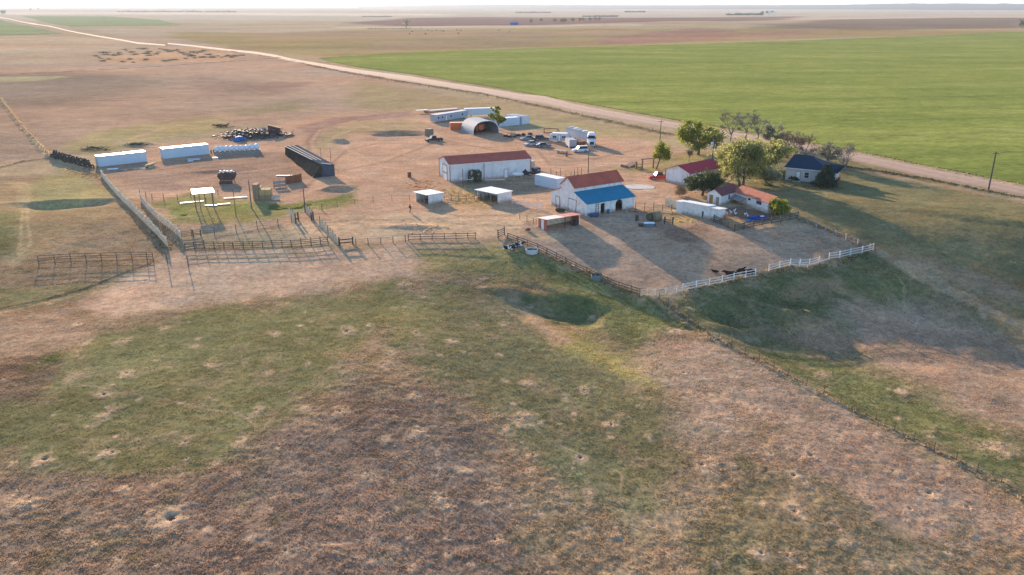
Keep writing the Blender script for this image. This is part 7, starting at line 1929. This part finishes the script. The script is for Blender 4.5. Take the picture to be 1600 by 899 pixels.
# geese in the yard: body, neck and head in one skin
def goose(px, rz_):
    V = [(0, 0, .38), (.2, 0, .42), (.3, 0, .62), (.33, 0, .80), (.44, 0, .79), (-.22, 0, .42), (-.36, 0, .47)]; E = [(0, 1), (1, 2), (2, 3), (3, 4), (0, 5), (5, 6)]; Rr = [.19, .14, .06, .065, .03, .15, .05]
    for y in (-.08, .08): V += [(.0, y, .18), (.03, y, .02)]; n = len(V); E += [(0, n - 2), (n - 2, n - 1)]; Rr += [.04, .03]
    o = skinned('goose', V, E, Rr, WHITE_PAINT); o.location = at(*px); o.rotation_euler = (0, 0, rz_); o.scale = (.92, .92, .92); return o
g0 = goose((1129, 332.5), 1.0); tag(g0, 'white goose standing close to the right end of the hen shed', 'goose', 'white geese in the yard')
for q, rr, lab in (((1136, 336), 4.0, 'white goose lowest on the left, just right of the wood scraps'), ((1142, 334), 2.4, 'white goose left of the upper middle pair'), ((1147.5, 331.5), .5, 'white goose standing furthest back in the middle of the yard'), ((1149, 336), 3.3, 'white goose in front of the furthest back one'), ((1164, 337), 5.2, 'white goose left of the one beside the blue pool'), ((1168, 339.5), 1.9, 'white goose nearest to the blue pool')):
    c = g0.copy(); COL.objects.link(c); c.location = at(*q); c.rotation_euler = (0, 0, rr); c['label'] = lab
# person on the dirt
p = at(641, 332.5); H_ = 1.78
V = [(0, 0, .95), (0, 0, 1.15), (0, .01, 1.38), (0, .01, 1.52), (0, -.01, 1.64), (0, -.02, 1.72)]; E = [(0, 1), (1, 2), (2, 3), (3, 4), (4, 5)]; Rr = [(.16, .12), (.15, .11), (.18, .12), (.06, .06), (.095, .11), (.07, .08)]
for s in (-1, 1):
    n = len(V); V += [(s * .19, .0, 1.42), (s * .25, .0, 1.14), (s * .24, -.1, .9), (s * .23, -.13, .82)]; E += [(2, n), (n, n + 1), (n + 1, n + 2), (n + 2, n + 3)]; Rr += [(.07, .07), (.052, .052), (.04, .04), (.035, .045)]
    n = len(V); V += [(s * .10, 0, .86), (s * .12, -.01, .5), (s * .13, .02, .09), (s * .14, -.12, .04)]; E += [(0, n), (n, n + 1), (n + 1, n + 2), (n + 2, n + 3)]; Rr += [(.10, .10), (.07, .07), (.05, .05), (.05, .04)]
man = skinned('person', V, E, Rr, mat('dark_clothing', (.022, .022, .028), .9), 0, 2); man.location = p; man.rotation_euler = (0, 0, .5)
tag(man, 'person in dark clothing standing on the bare dirt left of the smaller shelter', 'person')
b = MB(); b.blob((0, -.02, 1.70), (.10, .115, .125), 1, .08, 12, 9); part(b, 'head', mat('skin_tone', (.38, .22, .15), .6), man, smooth=True)
b = MB(); b.tube((0, -.02, 1.775), (0, -.02, 1.86), .105, .09, 12); b.tube((0, -.05, 1.77), (0, -.05, 1.785), .17, .17, 14); part(b, 'hat', mat('dark_hat', (.03, .025, .02), .9), man)
b = MB(); b.span((-.2, -.25, .55), (-.34, -.2, 1.05)); b.tube((-.24, -.13, .82), (-.27, -.22, 1.0), .02)
single(b, 'white_bag', WHITE_PAINT, 'white sack held at the left side of the standing person', 'sack', p, .5)

# ------------------------------------------------------------------ grass tufts and weeds: too many to count
def tufts(name, idx, hgt, wid, blades, m, rng, colmul=(.75, 1.35), tint=None, lab='dry grass'):
    n = len(idx)
    jx = rng.uniform(-.5, .5, n) * spacing[idx] * 1.6; jy = rng.uniform(-.5, .5, n) * spacing[idx] * 1.6
    x0 = gx[idx] + jx; y0 = gy[idx] + jy; z0 = hz[idx]
    h = np.asarray(hgt) * rng.uniform(.5, 1.4, n); w = np.asarray(wid) * rng.uniform(.6, 1.3, n)
    c = col[idx] * rng.uniform(colmul[0], colmul[1], (n, 1)) * (1 if tint is None else np.asarray(tint)[None])
    co = np.zeros((n, blades, 3, 3)); cc = np.zeros((n, blades, 3, 4)); cc[..., 3] = 1
    for k in range(blades):
        a = rng.uniform(0, 2 * np.pi, n); ln = rng.uniform(.1, .9, n) * h
        bx = rng.normal(0, 1, n) * w * .6; by = rng.normal(0, 1, n) * w * .6
        px_, py_ = -np.sin(a) * w * .55, np.cos(a) * w * .55
        co[:, k, 0] = np.stack([x0 + bx - px_, y0 + by - py_, z0 - .02], 1); co[:, k, 1] = np.stack([x0 + bx + px_, y0 + by + py_, z0 - .02], 1)
        co[:, k, 2] = np.stack([x0 + bx + np.cos(a) * ln, y0 + by + np.sin(a) * ln, z0 + h * rng.uniform(.6, 1, n)], 1)
        cc[:, k, :, :3] = np.clip(c * rng.uniform(.85, 1.2, (n, 1)), 0, 1)[:, None]
    N = n * blades
    me = bpy.data.meshes.new(name); me.vertices.add(N * 3); me.vertices.foreach_set('co', co.ravel()); me.loops.add(N * 3); me.loops.foreach_set('vertex_index', np.arange(N * 3, dtype=np.int32))
    me.polygons.add(N); me.polygons.foreach_set('loop_start', np.arange(0, N * 3, 3, dtype=np.int32))
    ca = me.color_attributes.new('blade', 'FLOAT_COLOR', 'POINT'); ca.data.foreach_set('color', cc.ravel().astype(np.float32))
    me.materials.append(m); me.update(); me.validate()
    o = link(bpy.data.objects.new(name, me)); o['kind'] = 'stuff'; o['label'] = lab
    return o
tm_ = bpy.data.materials.new('grass_blades'); t = nt(tm_); bs = t.nodes['Principled BSDF']; bs.inputs['Roughness'].default_value = .85; bs.inputs['Specular IOR Level'].default_value = .1
a_ = t.nodes.new('ShaderNodeAttribute'); a_.attribute_name = 'blade'; t.links.new(a_.outputs['Color'], bs.inputs['Base Color'])
tl = t.nodes.new('ShaderNodeBsdfTranslucent'); t.links.new(a_.outputs['Color'], tl.inputs[0]); mx = t.nodes.new('ShaderNodeMixShader'); mx.inputs[0].default_value = .5
t.links.new(bs.outputs[0], mx.inputs[1]); t.links.new(tl.outputs[0], mx.inputs[2]); t.links.new(mx.outputs[0], t.nodes['Material Output'].inputs[0])
rng = np.random.default_rng(99)
cell = gr * (87 / 1150 * math.pi / 180) * gr * .0024
nearm = fine & (gr > 44) & (gr < 190) & (ga < math.radians(41))
clump = np.clip(.5 * vnoise(gx / 3.1, gy / 3.1, 71) + .6 * vnoise(gx / .9, gy / .9, 72) + .75, .15, 1.6)
wgt = np.where(nearm, cell * np.clip(lump - .32, 0, 1) * clump * np.clip(1.6 - gr / 150, .15, 1), 0); wgt /= wgt.sum()
sel = rng.choice(gx.size, 340000, p=wgt)
tufts('grass_tufts', sel, .05 + .06 * np.clip(lump[sel], 0, 1.1), .07, 4, tm_, rng, (.85, 1.55), (1.0, 1.0, .98), 'short dry and green grass tufts over the near pasture')
# tall weeds along fences, ditches and yard edges
idxs = []
for (pl, hw, dn) in [([(480, 102), (640, 130), (850, 168), (1040, 210)], 1.6, 1.0), ([(0, 155), (30, 195), (58, 225), (76, 243)], .5, .9), ([(0, 118), (250, 104), (380, 95)], 1.0, .5),
                     ([(520, 97), (640, 116), (900, 160), (1070, 191)], 1.4, .6), ([(1070, 191), (1200, 212), (1330, 236), (1600, 291)], 1.2, 1.5), ([(1300, 258), (1440, 280), (1600, 310)], .8, 1.5),
                     ([(1030, 470), (1117, 532), (1265, 606), (1409, 681), (1600, 778)], .45, .9), ([(694, 315), (742, 313), (775, 312)], 2.0, 3), ([(240, 362), (262, 386)], .8, 2), ([(640, 290), (700, 300), (740, 305)], 1.2, 1.5),
                     ([(1247, 343), (1362, 391)], .5, 2), ([(793, 374), (900, 421), (999, 462)], .5, 1.6), ([(1068, 457), (1180, 434), (1364, 393)], .5, 1.4), ([(640, 356), (690, 353)], 1.6, 1.0), ([(1200, 270), (1225, 290), (1300, 296)], .8, 1.5),
                     ([(1190, 296), (1230, 300)], .8, 1), ([(100, 265), (160, 280), (140, 262)], 1.0, 1.2), ([(650, 285), (680, 287)], 1.5, 2), ([(990, 332), (1060, 335)], .7, 1.5), ([(1040, 345), (1090, 343)], 1.5, 1)]:
    L = polyline(pl)
    for q in along(L, .22 / dn * (1 if L[0].y < 260 else 2.2)):
        x_, y_ = q.x + random.gauss(0, hw), q.y + random.gauss(0, hw)
        r_ = math.hypot(x_, y_); a__ = math.atan2(x_, y_)
        if abs(a__) > math.radians(43): continue
        i = int(np.searchsorted(RR, r_)); j = int(np.searchsorted(AZ, a__))
        if i < shape[0] and j < shape[1]: idxs.append(i * shape[1] + j)
idxs = np.array(idxs)
tufts('tall_weeds', idxs, .30, .2, 6, tm_, rng, (.7, 1.35), (1.0, 1.0, .95), 'tall dry weeds along the fences and ditches')
gsel = np.nonzero(fine & (gr > 148) & (gr < 200) & (col[:, 1] > col[:, 0] * 1.04) & (gx < -12))[0]
if gsel.size: tufts('green_weeds', rng.choice(gsel, 3500), .2, .16, 5, tm_, rng, (.8, 1.4), (1.05, 1.0, .95), 'fresh green weeds growing inside the pens')
